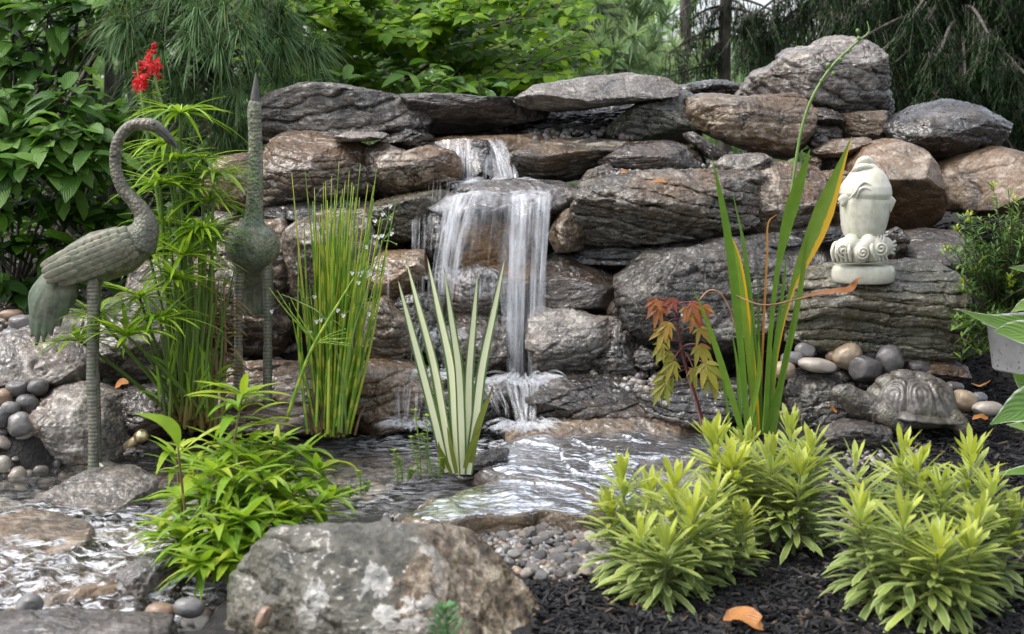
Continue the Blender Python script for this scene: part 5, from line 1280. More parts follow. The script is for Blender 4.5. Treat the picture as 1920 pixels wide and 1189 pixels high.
BRASS = mat_plain('worn_brass', [(.3, (.42, .33, .16)), (.7, (.62, .53, .32))], .3, 40, .2, .002, metallic=.9)
def pond_light():
    Y = 3.62; root = thing('pond_light', 'small brass pond spotlight lying tilted at the water edge', 'light fitting', P(252, 842, Y))
    a, e = P(238, 838, Y), P(268, 816, Y - .03); d = e - a
    b = MB(); b.tube(np.array([a, a + d * .5, e]), [.012, .0125, .0125], 18, smooth=False); link('barrel', b, BRASS, root)
    b = MB(); b.tube(np.array([a + d * .72, a + d * .74, a + d * 1.04]), [.0135, .0165, .0165], 18, smooth=False); link('collar', b, BRASS, root)
    b = MB(); b.tube(np.array([a + [0, 0, -.03], a + [0.004, 0, -.008], a + d * .1]), [.006, .006, .007], 10); link('stake', b, BR_BEAK, root)
    rock('small dark stone under the brass pond light', [(232, 848), (250, 838), (276, 842), (280, 852), (254, 858), (234, 856)], 3.6, .04, 'dark', n=22, pw=2.3, facets=2)
pond_light()

def mat_pot():
    t = NT('speckled_concrete'); v = t.coord(False); n = t.noise(v, 70, 3, .5); n2 = t.noise(v, 12, 5, .6)
    col = t.mix(t.mr(n2, .35, .65), (.34, .34, .35), (.50, .50, .51))
    col = t.mix(t.mr(n, .6, .66, 0, .8), col, (.08, .08, .085))
    return t.done(t.pbsdf(col, .6, t.bump(n2, .3, .004)))
def planter():
    Y = 3.72; root = thing('planter', 'grey speckled square planter holding broad striped leaves at the right edge', 'planter', P(1945, 700, Y))
    c = P(1940, 700, Y); m = lambda px: M2(px, Y); H = m(104); c[2] = P(1940, 697, Y)[2]
    prof = [(.001, .0), (m(56), 0), (m(60), .006), (m(70), H * .82), (m(77), H * .84), (m(79), H * .97), (m(75), H), (m(66), H), (m(64), H * .9), (m(60), H * .5), (.001, H * .5)]
    b = MB(); b.lathe(prof, (0, 0, 0), 1, 1, 64); V = b.V[0]
    a = np.arctan2(V[:, 1], V[:, 0]); pw = 7; s = 1 / (np.abs(np.cos(a)) ** pw + np.abs(np.sin(a)) ** pw) ** (1 / pw); V[:, :2] *= s[:, None]
    an = .45; V[:, :2] = V[:, :2] @ np.array([[math.cos(an), math.sin(an)], [-math.sin(an), math.cos(an)]]); b.V[0] = V + c
    link('pot', b, mat_pot(), root)
    b = MB(); b.blob(c + [0, 0, H * .8], (m(58), m(58), m(10)), None, 10); link('potting_soil', b, SOIL, root)
planter()
# ------------------------------------------------------------------ plants
rp = np.random.default_rng(71)
def jit(a, s): return np.asarray(a, float) + rp.normal(size=np.shape(a)) * s
# --- striped iris
L_IRIS = mat_leaf('striped_iris_leaf', [(0, (.12, .2, .05)), (1, (.10, .18, .06))], .32, .2, mid=((.74, .76, .52), .30), veins=False, along2=(.955, .985, (.16, .10, .04)))
L_IRIS2 = mat_leaf('young_iris_leaf', [(0, (.16, .2, .03)), (1, (.2, .24, .05))], .35, .25, veins=False, along=(.75, 1., (.12, .06, .03)))
def iris():
    Y = 3.5; root = thing('striped_iris', 'fan of sword leaves striped green and cream growing in the pond before the falls', 'plant', P(860, 892, Y))
    for base, midp, tip, w in [((838, 886), (790, 690), (745, 520), 25), ((848, 888), (812, 680), (761, 486), 27), ((858, 890), (845, 690), (800, 478), 29), ((868, 890), (860, 690), (832, 500), 26), ((874, 890), (880, 700), (896, 508), 26), ((878, 890), (904, 690), (948, 478), 27)]:
        dy = rp.uniform(-.03, .03)
        p = np.array([P(*base, Y + dy * .3), P((base[0] + midp[0]) / 2 + 1, (base[1] + midp[1]) / 2, Y + dy * .6), P(*midp, Y + dy), P((midp[0] * .45 + tip[0] * .55), (midp[1] * .45 + tip[1] * .55), Y + dy * 1.2), P(*tip, Y + dy * 1.4)])
        b = MB(); b.blade_path(p, [M2(w * .74 * q, Y) for q in (.75, .95, 1., .98, .9, .72, .42, .03)], (rp.uniform(-.6, .6), -1, .1), .3, rp.random(), 6); link('leaf', b, L_IRIS, root)
    for base, tip, w in [((882, 868), (926, 722), 14), ((832, 880), (822, 828), 9), ((846, 888), (826, 840), 8), ((872, 878), (902, 800), 10), ((856, 888), (838, 800), 9)]:
        b = MB(); p = np.array([P(*base, Y - .02), P((base[0] * .6 + tip[0] * .4) - 2, base[1] * .5 + tip[1] * .5, Y - .03), P(*tip, Y - .04)])
        b.blade_path(p, [M2(w * q, Y) for q in (.8, 1, .8, .05)], (0, -1, .2), .2, rp.random(), 5); link('leaf', b, L_IRIS2, root)
iris()
# --- tall rushes, green with yellow bands
def mat_rush():
    t = NT('banded_rush_stem'); sx = t.n('SeparateXYZ'); tc = t.n('TexCoord'); t.set(sx, 0, tc.outputs['UV'])
    s = t.math('SINE', t.math('ADD', t.math('MULTIPLY', sx.outputs[1], 60.), t.math('MULTIPLY', t.attr('tint'), 40.)))
    gr = t.ramp(t.attr('tint'), [(0, (.07, .17, .012)), (.6, (.16, .30, .02)), (.85, (.28, .38, .025)), (1, (.40, .42, .04))])
    col = t.mix(t.mr(s, .1, .6, 0, .5), gr, (.42, .46, .05))
    col = t.mix(t.mr(sx.outputs[1], .16, .03, 0, .85), col, (.10, .05, .02))
    return t.done(t.pbsdf(col, .35))
RUSH = mat_rush()
def rushes():
    Y = 4.0; root = thing('striped_rush', 'tall clump of thin green and yellow banded rushes left of the falls', 'plant', P(618, 812, Y))
    tips = [(547, 325), (572, 318), (610, 340), (622, 330), (636, 302), (655, 320), (676, 308), (690, 345), (706, 318), (700, 372), (590, 380), (604, 400), (650, 380), (664, 350), (640, 400), (718, 410), (680, 420), (726, 470), (560, 470)]
    b = MB()
    for i in range(125):
        tp = tips[i] if i < len(tips) else (rp.normal(640, 38), rp.uniform(340, 620))
        bx = 592 + 56 * np.clip((tp[0] - 545) / 180, 0, 1) + rp.normal(0, 9); by = rp.uniform(795, 820)
        dy0, dy1 = rp.normal(0, .035), rp.normal(0, .07)
        mx = (bx + tp[0]) / 2 + rp.normal(0, 5)
        b.tube(np.array([P(bx, by, Y + dy0), P(mx, (by + tp[1]) / 2, Y + (dy0 + dy1) / 2), P(*tp, Y + dy1)]), [M2(3.1, Y), M2(2.8, Y), M2(.5, Y)], 6, rp.random() ** 1.2, 6)
    link('stems', b, RUSH, root)
    b = MB()
    for i in range(26):
        bx = rp.normal(622, 22); x2 = bx + rp.normal(0, 10)
        b.tube(np.array([P(bx, 815, Y - .03), P((bx + x2) / 2, 780, Y - .03), P(x2, rp.uniform(730, 770), Y - .03)]), [M2(3, Y), M2(2.6, Y), M2(.8, Y)], 5, 0, 3)
    link('dry_sheath', b, mat_plain('dry_rush', [(.3, (.06, .03, .015)), (.7, (.17, .10, .04))], .6), root)
    # bent bright stalk with a fine spray
    b = MB()
    b.tube(np.array([P(536, 790, Y - .25), P(566, 700, Y - .25), P(592, 640, Y - .25), P(640, 560, Y - .24), P(664, 520, Y - .24)]), [M2(3.6, Y), M2(3.2, Y), M2(3, Y), M2(2.2, Y), M2(1, Y)], 6, .45, 5)
    for k in range(12):
        e = (rp.uniform(630, 670), rp.uniform(615, 652)); b.tube(np.array([P(592, 644, Y - .25), P((592 + e[0]) / 2, (644 + e[1]) / 2 - 3, Y - .26), P(*e, Y - .27)]), [M2(1, Y), M2(.8, Y), M2(.4, Y)], 4, .5, 3)
    for e in [(560, 590), (545, 560), (520, 545), (505, 540)]:
        b.tube(np.array([P(592, 644, Y - .25), P((592 * .4 + e[0] * .6), 644 * .45 + e[1] * .55, Y - .26), P(*e, Y - .27)]), [M2(1.6, Y), M2(1.2, Y), M2(.6, Y)], 4, .5, 3)
    link('stalk', b, RUSH, root)
rushes()
# --- water plantain with tiny white flowers
GREEN_STEM = mat_plain('green_stem', [(.3, (.09, .17, .03)), (.7, (.17, .26, .06))], .4)
WHITE_PETAL = mat_leaf('white_petal', [(0, (.75, .76, .74)), (1, (.85, .85, .85))], .5, .3, veins=False)
def flower_spray():
    Y = 3.9; root = thing('water_plantain', 'thin stalks with tiny white flowers rising beside the tall rushes', 'plant', P(640, 812, Y))
    b = MB(); main = [(640, 812), (646, 720), (664, 620), (690, 540), (712, 470), (730, 405)]
    b.tube(np.array([P(*p, Y) for p in main]), [M2(2.2, Y), M2(2, Y), M2(1.8, Y), M2(1.5, Y), M2(1.2, Y), M2(.8, Y)], 6, .5, 5)
    b.tube(np.array([P(650, 812, Y), P(640, 700, Y - .05), P(610, 600, Y - .1), P(560, 566, Y - .1), P(528, 552, Y - .1)]), [M2(1.8, Y), M2(1.8, Y), M2(1.6, Y), M2(1.3, Y), M2(.8, Y)], 6, .5, 5)
    fl = []; bud = []
    for px, py, n in [(676, 575, 6), (700, 505, 7), (718, 452, 6), (728, 410, 5), (620, 600, 5), (570, 568, 6)]:
        for k in range(n):
            e = (px + rp.uniform(-34, 34), py + rp.uniform(-26, 18)); dy = rp.uniform(-.04, .04)
            b.tube(np.array([P(px, py, Y), P((px + e[0]) / 2, (py + e[1]) / 2 - 3, Y + dy / 2), P(*e, Y + dy)]), [M2(.9, Y), M2(.7, Y), M2(.5, Y)], 4, .5, 3)
            (fl if rp.random() < .4 else bud).append(P(*e, Y + dy))
    link('stalk', b, GREEN_STEM, root)
    fl += [P(x, y, Y - .02) for x, y in [(718, 402), (703, 414), (703, 442), (687, 463), (660, 512), (671, 512), (672, 530), (510, 584), (582, 624)]]
    for c in fl:
        b = MB()
        for k in range(3):
            a = k * 2.1 + rp.random(); b.blades(c, (math.cos(a), -.4, math.sin(a)), .0075, .0075, (0, -1, .2), 0, 2, .5, .35, .2, rp.random())
        link('flower', b, WHITE_PETAL, root)
    b = MB()
    for c in bud: b.blob(c, (.0026, .0026, .003), None, 3)
    link('bud', b, GREEN_STEM, root)
flower_spray()
# --- umbrella sedge
L_SEDGE = mat_leaf('sedge_leaf', [(0, (.13, .26, .015)), (.5, (.24, .42, .025)), (1, (.36, .52, .05))], .3, .4, veins=False)
SEDGE_STEM = mat_leaf('sedge_stem', [(0, (.07, .13, .02)), (1, (.15, .24, .04))], .4, .1, veins=False, along=(.3, .0, (.17, .075, .03)))
def sedge():
    Y = 3.85; root = thing('umbrella_sedge', 'clump of umbrella sedge with spoked leaf whorls between the two cranes', 'plant', P(360, 805, Y))
    st = MB()
    heads = [(338, 212, 3.84, 92, 20, .5), (334, 300, 3.86, 80, 18, .6), (392, 380, 3.88, 85, 18, .6), (300, 345, 3.8, 70, 16, .5), (328, 525, 3.7, 82, 18, .9), (240, 632, 3.62, 112, 24, .75), (262, 560, 3.75, 90, 18, .6), (360, 440, 3.82, 80, 18, .6), (310, 420, 3.9, 80, 18, .6), (180, 590, 3.72, 80, 18, .7), (150, 640, 3.66, 70, 14, .8), (300, 600, 3.66, 90, 18, .8), (346, 480, 3.74, 85, 20, .7), (380, 430, 3.76, 80, 18, .6), (310, 270, 3.9, 70, 16, .7), (400, 330, 3.86, 80, 18, .6), (380, 300, 3.98, 70, 14, .6), (352, 350, 3.9, 90, 20, .6), (280, 480, 3.95, 70, 14, .6), (400, 450, 3.9, 60, 12, .6)]
    for hx_, hy_, y, ln, n, up in heads:
        lf = MB(); c = P(hx_, hy_, y); bx = rp.uniform(325, 410); by = rp.uniform(785, 812)
        bp = P(bx, by, Y + rp.uniform(-.04, .06))
        mid = (bp + c) / 2 + np.array([(c[0] - bp[0]) * .12, 0, .03])
        st.tube(np.array([bp, mid, c]), [M2(4.2, Y), M2(3.6, Y), M2(2.6, Y)], 6, rp.random(), 8)
        n = int(n * 1.5); a = np.arange(n) / n * 2 * np.pi + rp.normal(0, .15, n); el_ = rp.uniform(.0, 1.0, n) * up + .02
        d = np.stack([np.cos(a) * np.cos(el_), np.sin(a) * np.cos(el_), np.sin(el_)], 1)
        lf.blades(np.repeat(c[None], n, 0), d, M2(ln, y) * rp.uniform(1.0, 1.55, n), M2(9, y) * rp.uniform(.7, 1.2, n), (0, 0, 1), rp.uniform(.1, .6, n), 6, .25, .7, .35, rp.random(n))
        m_ = n // 2; a = rp.uniform(0, 6.28, m_); d = np.stack([np.cos(a) * .6, np.sin(a) * .6, rp.uniform(.5, 1.2, m_)], 1)
        lf.blades(np.repeat(c[None], m_, 0), d, M2(ln * .3, y), M2(4, y), (0, 0, 1), .2, 3, .3, .7, .3, 1.)
        link('leaf_whorl', lf, L_SEDGE, root)
    for i in range(17):
        bx = rp.uniform(310, 420); bp = P(bx, rp.uniform(780, 815), Y + rp.uniform(-.06, .1)); e = P(bx + rp.normal(-10, 45), rp.uniform(380, 640), Y + rp.uniform(-.1, .1))
        st.tube(np.array([bp, (bp + e) / 2 + [rp.normal(0, .01), 0, 0], e]), [M2(3.6, Y), M2(3, Y), M2(1.5, Y)], 5, rp.random(), 6)
    link('stems', st, SEDGE_STEM, root)
    b = MB()
    for i in range(40):
        bx = rp.uniform(300, 410); bp = P(bx, rp.uniform(690, 800), Y + rp.uniform(-.1, .05))
        b.blades(bp, (rp.normal(0, .5), rp.uniform(-.5, .2), 1), rp.uniform(.06, .16), .008, (0, -1, 0), rp.uniform(.1, .5), 4, .3, .7, .3, rp.random())
    link('lower_leaves', b, L_SEDGE, root)
sedge()
# --- dry stalks among the sedge
L_DRY = mat_leaf('dry_leaf', [(0, (.26, .16, .08)), (.5, (.36, .26, .12)), (1, (.3, .33, .12))], .6, .25, veins=False)
def drystalks():
    Y = 3.95; root = thing('withering_loosestrife', 'withering plant with tan stalks and curled yellow leaves beside the front view crane', 'plant', P(400, 790, Y))
    s, l = MB(), MB()
    for bx, tip in [(392, (372, 470)), (404, (396, 440)), (414, (420, 540)), (400, (384, 520))]:
        p = spline(np.array([P(bx, 795, Y), P((bx + tip[0]) / 2 + 5, (795 + tip[1]) / 2, Y), P(*tip, Y - .02)]), 12)
        s.tube(p, [M2(4.5, Y), M2(3.5, Y), M2(1.6, Y)], 6, .5, smooth=False)
        for k in range(4, len(p)):
            for sg in (-1, 1):
                if rp.random() < .8: l.blades(p[k], (sg * rp.uniform(.4, 1), rp.uniform(-.8, .5), rp.uniform(-.2, .9)), rp.uniform(.05, .1), rp.uniform(.011, .019), (0, 0, 1), rp.uniform(.1, .7), 5, .5, .7, .5, rp.random())
    link('stalk', s, mat_plain('tan_stalk', [(.3, (.2, .11, .06)), (.7, (.34, .22, .12))], .6), root); link('leaves', l, L_DRY, root)
drystalks()
# --- cardinal flower
RED = mat_leaf('red_petal', [(0, (.55, .006, .012)), (.6, (.75, .012, .02)), (1, (.8, .05, .06))], .4, .35, veins=False)
L_CARD = mat_leaf('flower_stalk_leaf', [(0, (.16, .27, .04)), (1, (.3, .42, .08))], .4, .3, veins=False)
def cardinal():
    Y = 3.95; root = thing('cardinal_flower', 'two scarlet flower heads on leafy stalks above the curved neck crane', 'flower', P(340, 800, Y))
    s, l, f = MB(), MB(), MB()
    for path, heads in [([(350, 800), (345, 600), (332, 400), (308, 225), (292, 150), (288, 95)], (288, 122, 22, 27)), ([(330, 800), (322, 600), (300, 400), (276, 250), (266, 180), (256, 118)], (265, 150, 20, 20))]:
        p = spline(np.array([P(*q, Y) for q in path]), 10)
        s.tube(p, [M2(4.5, Y), M2(4, Y), M2(4, Y), M2(3.6, Y), M2(3, Y), M2(2, Y)], 6, smooth=False)
        for k in range(8, len(p) - 10):
            for q in range(4):
                a = rp.uniform(0, 6.28); l.blades(p[k] + rp.normal(0, .006, 3), (math.cos(a), math.sin(a), .4), rp.uniform(.014, .05), rp.uniform(.005, .009), (0, 0, 1), .2, 3, .5, .7, .3, rp.random())
        hx_, hy_, rx, ry = heads
        for k in range(40):
            c = P(hx_ + rp.normal(0, rx * .34), hy_ + rp.normal(0, ry * .38), Y + rp.normal(0, .012))
            for q in range(5):
                d = unit(rp.normal(size=3) + [0, -.3, -.1]); f.blades(c, d, rp.uniform(.009, .017), rp.uniform(.003, .006), (0, -1, .3), .3, 3, .5, .5, .3, rp.random())
        for k in range(10):
            c = P(hx_ + rp.normal(0, 3), hy_ - ry + rp.uniform(-14, 4), Y); f.blob(c, (.004, .004, .006), None, 4, 2, .2)
    link('stem', s, GREEN_STEM, root); link('leaves', l, L_CARD, root); link('flower_head', f, RED, root)
cardinal()
# --- bright green water plant, front left
L_BRIGHT = mat_leaf('bright_lance_leaf', [(0, (.09, .2, .015)), (.45, (.18, .34, .025)), (.8, (.30, .46, .04)), (1, (.44, .52, .05))], .3, .4)
STEM_RED = mat_plain('reddish_stem', [(.3, (.11, .05, .03)), (.7, (.2, .16, .05))], .45)
def brightplant():
    Y = 2.95; root = thing('water_willow', 'bushy bright green plant with lance shaped leaves beside the front boulder', 'plant', P(420, 1110, 2.75))
    s, l = MB(), MB()
    ends = [(455, 740, 2.95), (330, 850, 3.0), (370, 860, 2.95), (420, 830, 2.95), (470, 830, 3.0), (520, 830, 3.0), (560, 850, 3.0), (600, 880, 2.95), (615, 940, 2.9), (560, 920, 2.85), (500, 900, 2.8), (440, 900, 2.8), (390, 920, 2.8), (340, 930, 2.85), (350, 1000, 2.75), (410, 990, 2.7), (460, 970, 2.7), (520, 960, 2.75), (580, 960, 2.8), (380, 1060, 2.65), (430, 1050, 2.65), (330, 1010, 2.8), (480, 1030, 2.68), (545, 880, 2.95), (400, 880, 2.85), (450, 860, 2.9), (490, 870, 2.88)]
    for ex, ey, y in ends:
        bx = 405 + (ex - 450) * .28 + rp.normal(0, 12); by = 1095 - (ex - 330) * .25 + rp.normal(0, 8)
        b0 = P(bx, by, 2.74 + (y - 2.7) * .5); e = P(ex, ey, y)
        p = spline(np.array([b0, b0 * .5 + e * .5 + [(e[0] - b0[0]) * .1, 0, .01], e]), 14)
        s.tube(p, [M2(3.4, y), M2(2.8, y), M2(1.6, y)], 6, rp.random(), smooth=False)
        n = len(p)
        for k in range(5, n):
            fr = k / n
            for q in range(2 if fr < .8 else 3):
                if fr < .8 and rp.random() < .42: continue
                a = k * 1.6 + q * np.pi * (1 if fr < .8 else .66) + rp.normal(0, .3); el_ = rp.uniform(-.1, .5) + .5 * (fr > .85)
                ln = rp.uniform(.05, .115) * (1.15 if fr > .5 else .85)
                l.blades(p[k], (math.cos(a), math.sin(a), el_), ln, ln * rp.uniform(.14, .2), (0, 0, 1), rp.uniform(.05, .7), 6, .55, .95, .3, np.clip(.25 + .5 * fr + rp.normal(0, .17), 0, 1))
    # tall shoot and the single big leaf
    for d, ln in [((.75, -.2, .45), .10), ((-.8, -.3, .5), .12), ((-.5, -.4, .2), .14), ((.9, -.1, .2), .11), ((.2, -.5, .8), .09)]:
        l.blades(P(455, 742, 2.95), d, ln, ln * .2, (0, 0, 1), .2, 6, .55, .9, .3, .9)
    for c, d, ln in [((470, 800), (.9, -.2, .5), .11), ((450, 790), (-.7, -.3, -.1), .12), ((470, 780), (.8, .1, .55), .10), ((440, 760), (-.9, -.1, .5), .11)]:
        l.blades(P(*c, 2.95), d, ln, ln * .2, (0, 0, 1), .3, 6, .55, .9, .3, .95)
    s.tube(np.array([P(350, 980, 2.8), P(340, 900, 2.78), P(334, 838, 2.76)]), [M2(3, 2.8), M2(2.6, 2.8), M2(2, 2.8)], 6, .9)
    l.blade_path(np.array([P(335, 838, 2.76), P(326, 806, 2.75), P(300, 786, 2.74), P(252, 774, 2.73)]), [M2(q, 2.75) for q in (3, 17, 26, 27, 20, 10, 1)], (.1, -.8, .6), .15, .75, 6)
    link('stem', s, STEM_RED, root); link('leaves', l, L_BRIGHT, root)
brightplant()
# --- variegated spurge, three clumps in front right
L_EUPH = mat_leaf('spurge_leaf', [(0, (.14, .22, .075)), (.45, (.24, .33, .10)), (.75, (.38, .47, .09)), (1, (.52, .57, .06))], .42, .36, margin=(.48, .52, .22), mwid=.12, veins=False)
SP_STEM = mat_plain('spurge_stem', [(.3, (.12, .15, .06)), (.7, (.2, .22, .09))], .5)
def spurge(label, base, tips, Yb, size=1.0, lo=.25):
    root = thing('variegated_spurge', label, 'plant', P(base[0], base[1], Yb), 'variegated spurge plants')
    s = MB()
    for tx, ty, y in tips:
        l = MB()
        e = P(tx, ty + 18, y); b0 = P(base[0] + (tx - base[0]) * .28, base[1], Yb + (y - Yb) * .4); 
        p = spline(np.array([b0, b0 * .55 + e * .45 + [(e[0] - b0[0]) * .18, 0, .0], e]), 24); H = np.linalg.norm(e - b0)
        s.tube(p, [M2(4.6, y), M2(4, y), M2(2.4, y)], 7, .5, smooth=False)
        n = int(72 + 150 * H); 
        u = np.sort(lo + (1 - lo) * rp.random(n) ** .72); idx = u * (len(p) - 1); i0 = np.clip(idx.astype(int), 0, len(p) - 2); fr = (idx - i0)[:, None]
        pos = p[i0] * (1 - fr) + p[i0 + 1] * fr
        a = np.arange(n) * 2.399 + rp.normal(0, .25, n)
        el_ = np.where(u > .93, rp.uniform(.7, 1.4, n), -.45 + 1.1 * u + rp.normal(0, .2, n))
        d = np.stack([np.cos(a) * np.cos(el_), np.sin(a) * np.cos(el_), np.sin(el_)], 1)
        ln = 1.32 * size * rp.uniform(.88, 1.12) * np.where(u > .93, rp.uniform(.038, .055, n), rp.uniform(.052, .078, n) * np.interp(u, [0, .3, .6, 1], [.8, 1.05, 1., .8]))
        tint = np.clip(np.interp(u, [.0, .5, .85, 1.], [.2, .4, .66, .96]) + rp.normal(0, .1, n) + rp.normal(0, .07), 0, 1)
        l.blades(pos, d, ln, ln * rp.uniform(.125, .17, n) + .001, (0, 0, 1), np.interp(u, [0, .5, .95, 1], [.45, .28, .05, .0]) * rp.uniform(.5, 1.5, n), 5, .8, .42, .22, tint)
        link('shoot', l, L_EUPH, root)
    link('stem', s, SP_STEM, root)
spurge('variegated spurge nearest the gravel bed, left of the three yellow green clumps', (1235, 1165), [(1165, 876, 2.72), (1268, 892, 2.66), (1345, 902, 2.72), (1218, 905, 2.8), (1140, 940, 2.72), (1300, 950, 2.58), (1200, 980, 2.56), (1395, 960, 2.7), (1250, 1010, 2.5)], 2.58, 1.0, .3)
spurge('variegated spurge in the middle, standing before the sweet flag blades', (1475, 1085), [(1338, 812, 2.92), (1400, 818, 3.0), (1445, 846, 2.86), (1482, 788, 3.0), (1522, 822, 2.9), (1372, 850, 2.85), (1500, 870, 2.8)], 2.84, 1.0, .42)
spurge('variegated spurge with its own dense low shoots in the lower right corner', (1715, 1195), [(1602, 852, 2.62), (1690, 832, 2.72), (1722, 848, 2.66), (1822, 838, 2.7), (1765, 898, 2.6), (1862, 894, 2.62), (1610, 940, 2.5), (1692, 950, 2.44), (1838, 946, 2.5), (1820, 1008, 2.4), (1900, 960, 2.6), (1760, 1010, 2.38)], 2.46, 1.0, .22)
# --- sweet flag / arrow blades on the right
L_FLAG = mat_leaf('flag_blade', [(0, (.07, .15, .02)), (.5, (.13, .25, .03)), (1, (.2, .32, .04))], .3, .3, veins=False)
L_AUT = mat_leaf('yellowing_blade', [(0, (.13, .24, .03)), (1, (.2, .3, .03))], .3, .35, veins=False, margin=(.58, .34, .015), mwid=.2, oneside=True)
L_ORG = mat_leaf('orange_brown_blade', [(0, (.35, .13, .02)), (1, (.45, .24, .05))], .5, .3, veins=False)
def flag():
    Y = 3.62; root = thing('sweet_flag', 'tall clump of sword shaped blades with one yellow edged leaf beside the fish statue', 'plant', P(1415, 815, Y))
    B = [([(1402, 812), (1388, 640), (1366, 450), (1336, 296)], 16, .5, L_FLAG, (.8, .9, 1, 1.3, 1.2, .8, .05)), ([(1420, 812), (1404, 640), (1386, 500), (1364, 428)], 19, .8, L_AUT, (.8, 1, 1, .9, .6, .05)),
         ([(1426, 805), (1414, 640), (1396, 470), (1374, 362)], 11, .2, L_FLAG, (1, 1, 1.1, 1., .5, .1)), ([(1436, 805), (1442, 660), (1456, 520), (1476, 420), (1500, 340), (1519, 278)], 26, .6, L_FLAG, (.45, .4, .4, .4, .45, .85, 1.1, .9, .5, .03)),
         ([(1442, 805), (1456, 660), (1486, 540), (1528, 440), (1562, 350), (1597, 256)], 41, .5, L_AUT, (.3, .28, .26, .26, .3, .7, 1., 1.05, .75, .35, .02)), ([(1450, 812), (1468, 700), (1496, 570), (1516, 436)], 15, .7, L_FLAG, (.9, 1, 1.1, 1., .8, .1)),
         ([(1392, 812), (1358, 700), (1328, 610), (1300, 540)], 15, .7, L_FLAG, (.8, 1, 1, .8, .4, .05)), ([(1428, 812), (1424, 680), (1420, 500)], 9, .2, L_FLAG, (1, 1, .8, .1)),
         ([(1416, 812), (1412, 700), (1408, 580)], 12, .9, L_FLAG, (.9, 1, .8, .1)), ([(1444, 812), (1450, 690), (1466, 560), (1476, 470)], 12, .3, L_FLAG, (.9, 1, .9, .6, .05)), ([(1388, 815), (1384, 700), (1372, 620)], 10, .4, L_FLAG, (.9, 1, .6, .05)),
         ([(1408, 812), (1396, 720), (1386, 610), (1380, 560)], 9, .5, L_ORG, (.9, 1, .8, .5, .1)), ([(1370, 818), (1360, 740), (1340, 650), (1318, 590)], 7, .5, L_FLAG, (.9, 1, .7, .1)), ([(1424, 815), (1430, 650), (1438, 480), (1440, 420), (1456, 402)], 5, .5, L_ORG, (.9, 1, .7, .3)), ([(1434, 812), (1462, 720), (1480, 640), (1492, 560)], 12, .4, L_FLAG, (.9, 1, .8, .1)), ([(1400, 815), (1416, 740), (1424, 690), (1422, 640)], 14, .9, L_FLAG, (.9, 1, .8, .1)), ([(1432, 815), (1440, 740), (1444, 660), (1440, 610)], 12, .9, L_FLAG, (.9, 1, .8, .1))]
    for path, w, ti, mt, prof in B:
        dy = rp.uniform(-.04, .04); b = MB()
        w = w * (.82 if mt is L_FLAG and w < 20 else .9); p = np.array([P(q[0], q[1], Y + dy * (.3 + i * .4)) for i, q in enumerate(path)])
        b.blade_path(p, [M2(w * q, Y) for q in prof], (rp.uniform(-.4, .4), -1, .15), .2, ti, 8); link('blade', b, mt, root)
    b = MB(); st = [(1432, 808), (1446, 600), (1478, 400), (1506, 230), (1548, 140), (1600, 85), (1628, 62), (1626, 40)]
    b.tube(np.array([P(*q, Y) for q in st]), [M2(q, Y) for q in (3.2, 3, 3, 2.8, 2.6, 2.2, 1.6, .8)], 6, .5, 6)
    for x, y in [(1552, 122), (1562, 138), (1576, 112), (1610, 72), (1608, 58), (1540, 152), (1590, 96)]: b.blob(P(x, y, Y), (.005, .005, .006), None, 4)
    link('flower_stalk', b, GREEN_STEM, root)
    b = MB(); b.tube(np.array([P(1366, 548, Y - .02), P(1430, 572, Y - .05), P(1500, 560, Y), P(1520, 555, Y + .05)]), [M2(1.2, Y), M2(1.6, Y), M2(1.6, Y), M2(1.2, Y)], 6, .5, 6)
    b.tube(np.array([P(1312, 562, Y), P(1330, 545, Y), P(1352, 552, Y), P(1372, 590, Y), P(1386, 650, Y), P(1396, 720, Y)]), M2(1.8, Y), 5, .5, 6)
    link('dry_stalk', b, mat_plain('dry_brown_stalk', [(.3, (.18, .08, .04)), (.7, (.32, .18, .09))], .6), root)
flag()
# --- curled brown leaf on the statue slab and fallen leaves
L_FALL = mat_leaf('fallen_leaf', [(0, (.20, .075, .025)), (.5, (.38, .15, .04)), (1, (.5, .24, .08))], .45, .2)
def fallen(label, pts, Y, w, tint):
    b = MB(); p = np.array([P(q[0], q[1], Y if len(q) < 3 else q[2]) for q in pts])
    b.blade_path(p, [M2(w * q, Y) for q in (.1, .7, 1, .95, .8, .3)], (.1, -.6, 1), .3, tint, 6)
    N = len(b.V[0]); b.V[0] = b.V[0] + .003 * np.stack([vn(b.V[0] * 60, 3), vn(b.V[0] * 60, 4), vn(b.V[0] * 60, 5)], 1)
    tagit(link('fallen_leaf', b, L_FALL), label, 'fallen leaf')
fallen('long curled brown leaf lying in front of the statue plinth', [(1490, 560), (1530, 550, 3.9), (1570, 545, 3.88), (1596, 540, 3.88), (1606, 526, 3.87), (1616, 520, 3.86)], 3.9, 17, .1)
fallen('large orange brown leaf on the mulch at the bottom of the picture', [(1356, 1162, 2.40), (1376, 1150, 2.40), (1400, 1152, 2.38), (1420, 1166, 2.36), (1432, 1176, 2.36)], 2.38, 44, .7)
fallen('small orange leaf on the gravel under the sloping wet slab', [(1044, 962), (1052, 966), (1062, 976)], 3.1, 14, .8)
fallen('pale tan leaf on the mulch behind the front boulder', [(1048, 1150), (1070, 1146), (1100, 1150)], 2.5, 9, 1.)
fallen('pinkish tan leaf scrap in the mulch left of the left spurge', [(1180, 1130), (1196, 1136), (1212, 1140)], 2.5, 12, .9)
fallen('long tan leaf at the root of the middle spurge', [(1385, 1110), (1420, 1092), (1470, 1086), (1510, 1082)], 2.74, 12, .85)
fallen('tan leaf lying right of the middle spurge stems', [(1484, 1100), (1510, 1094), (1530, 1096)], 2.72, 10, .9)
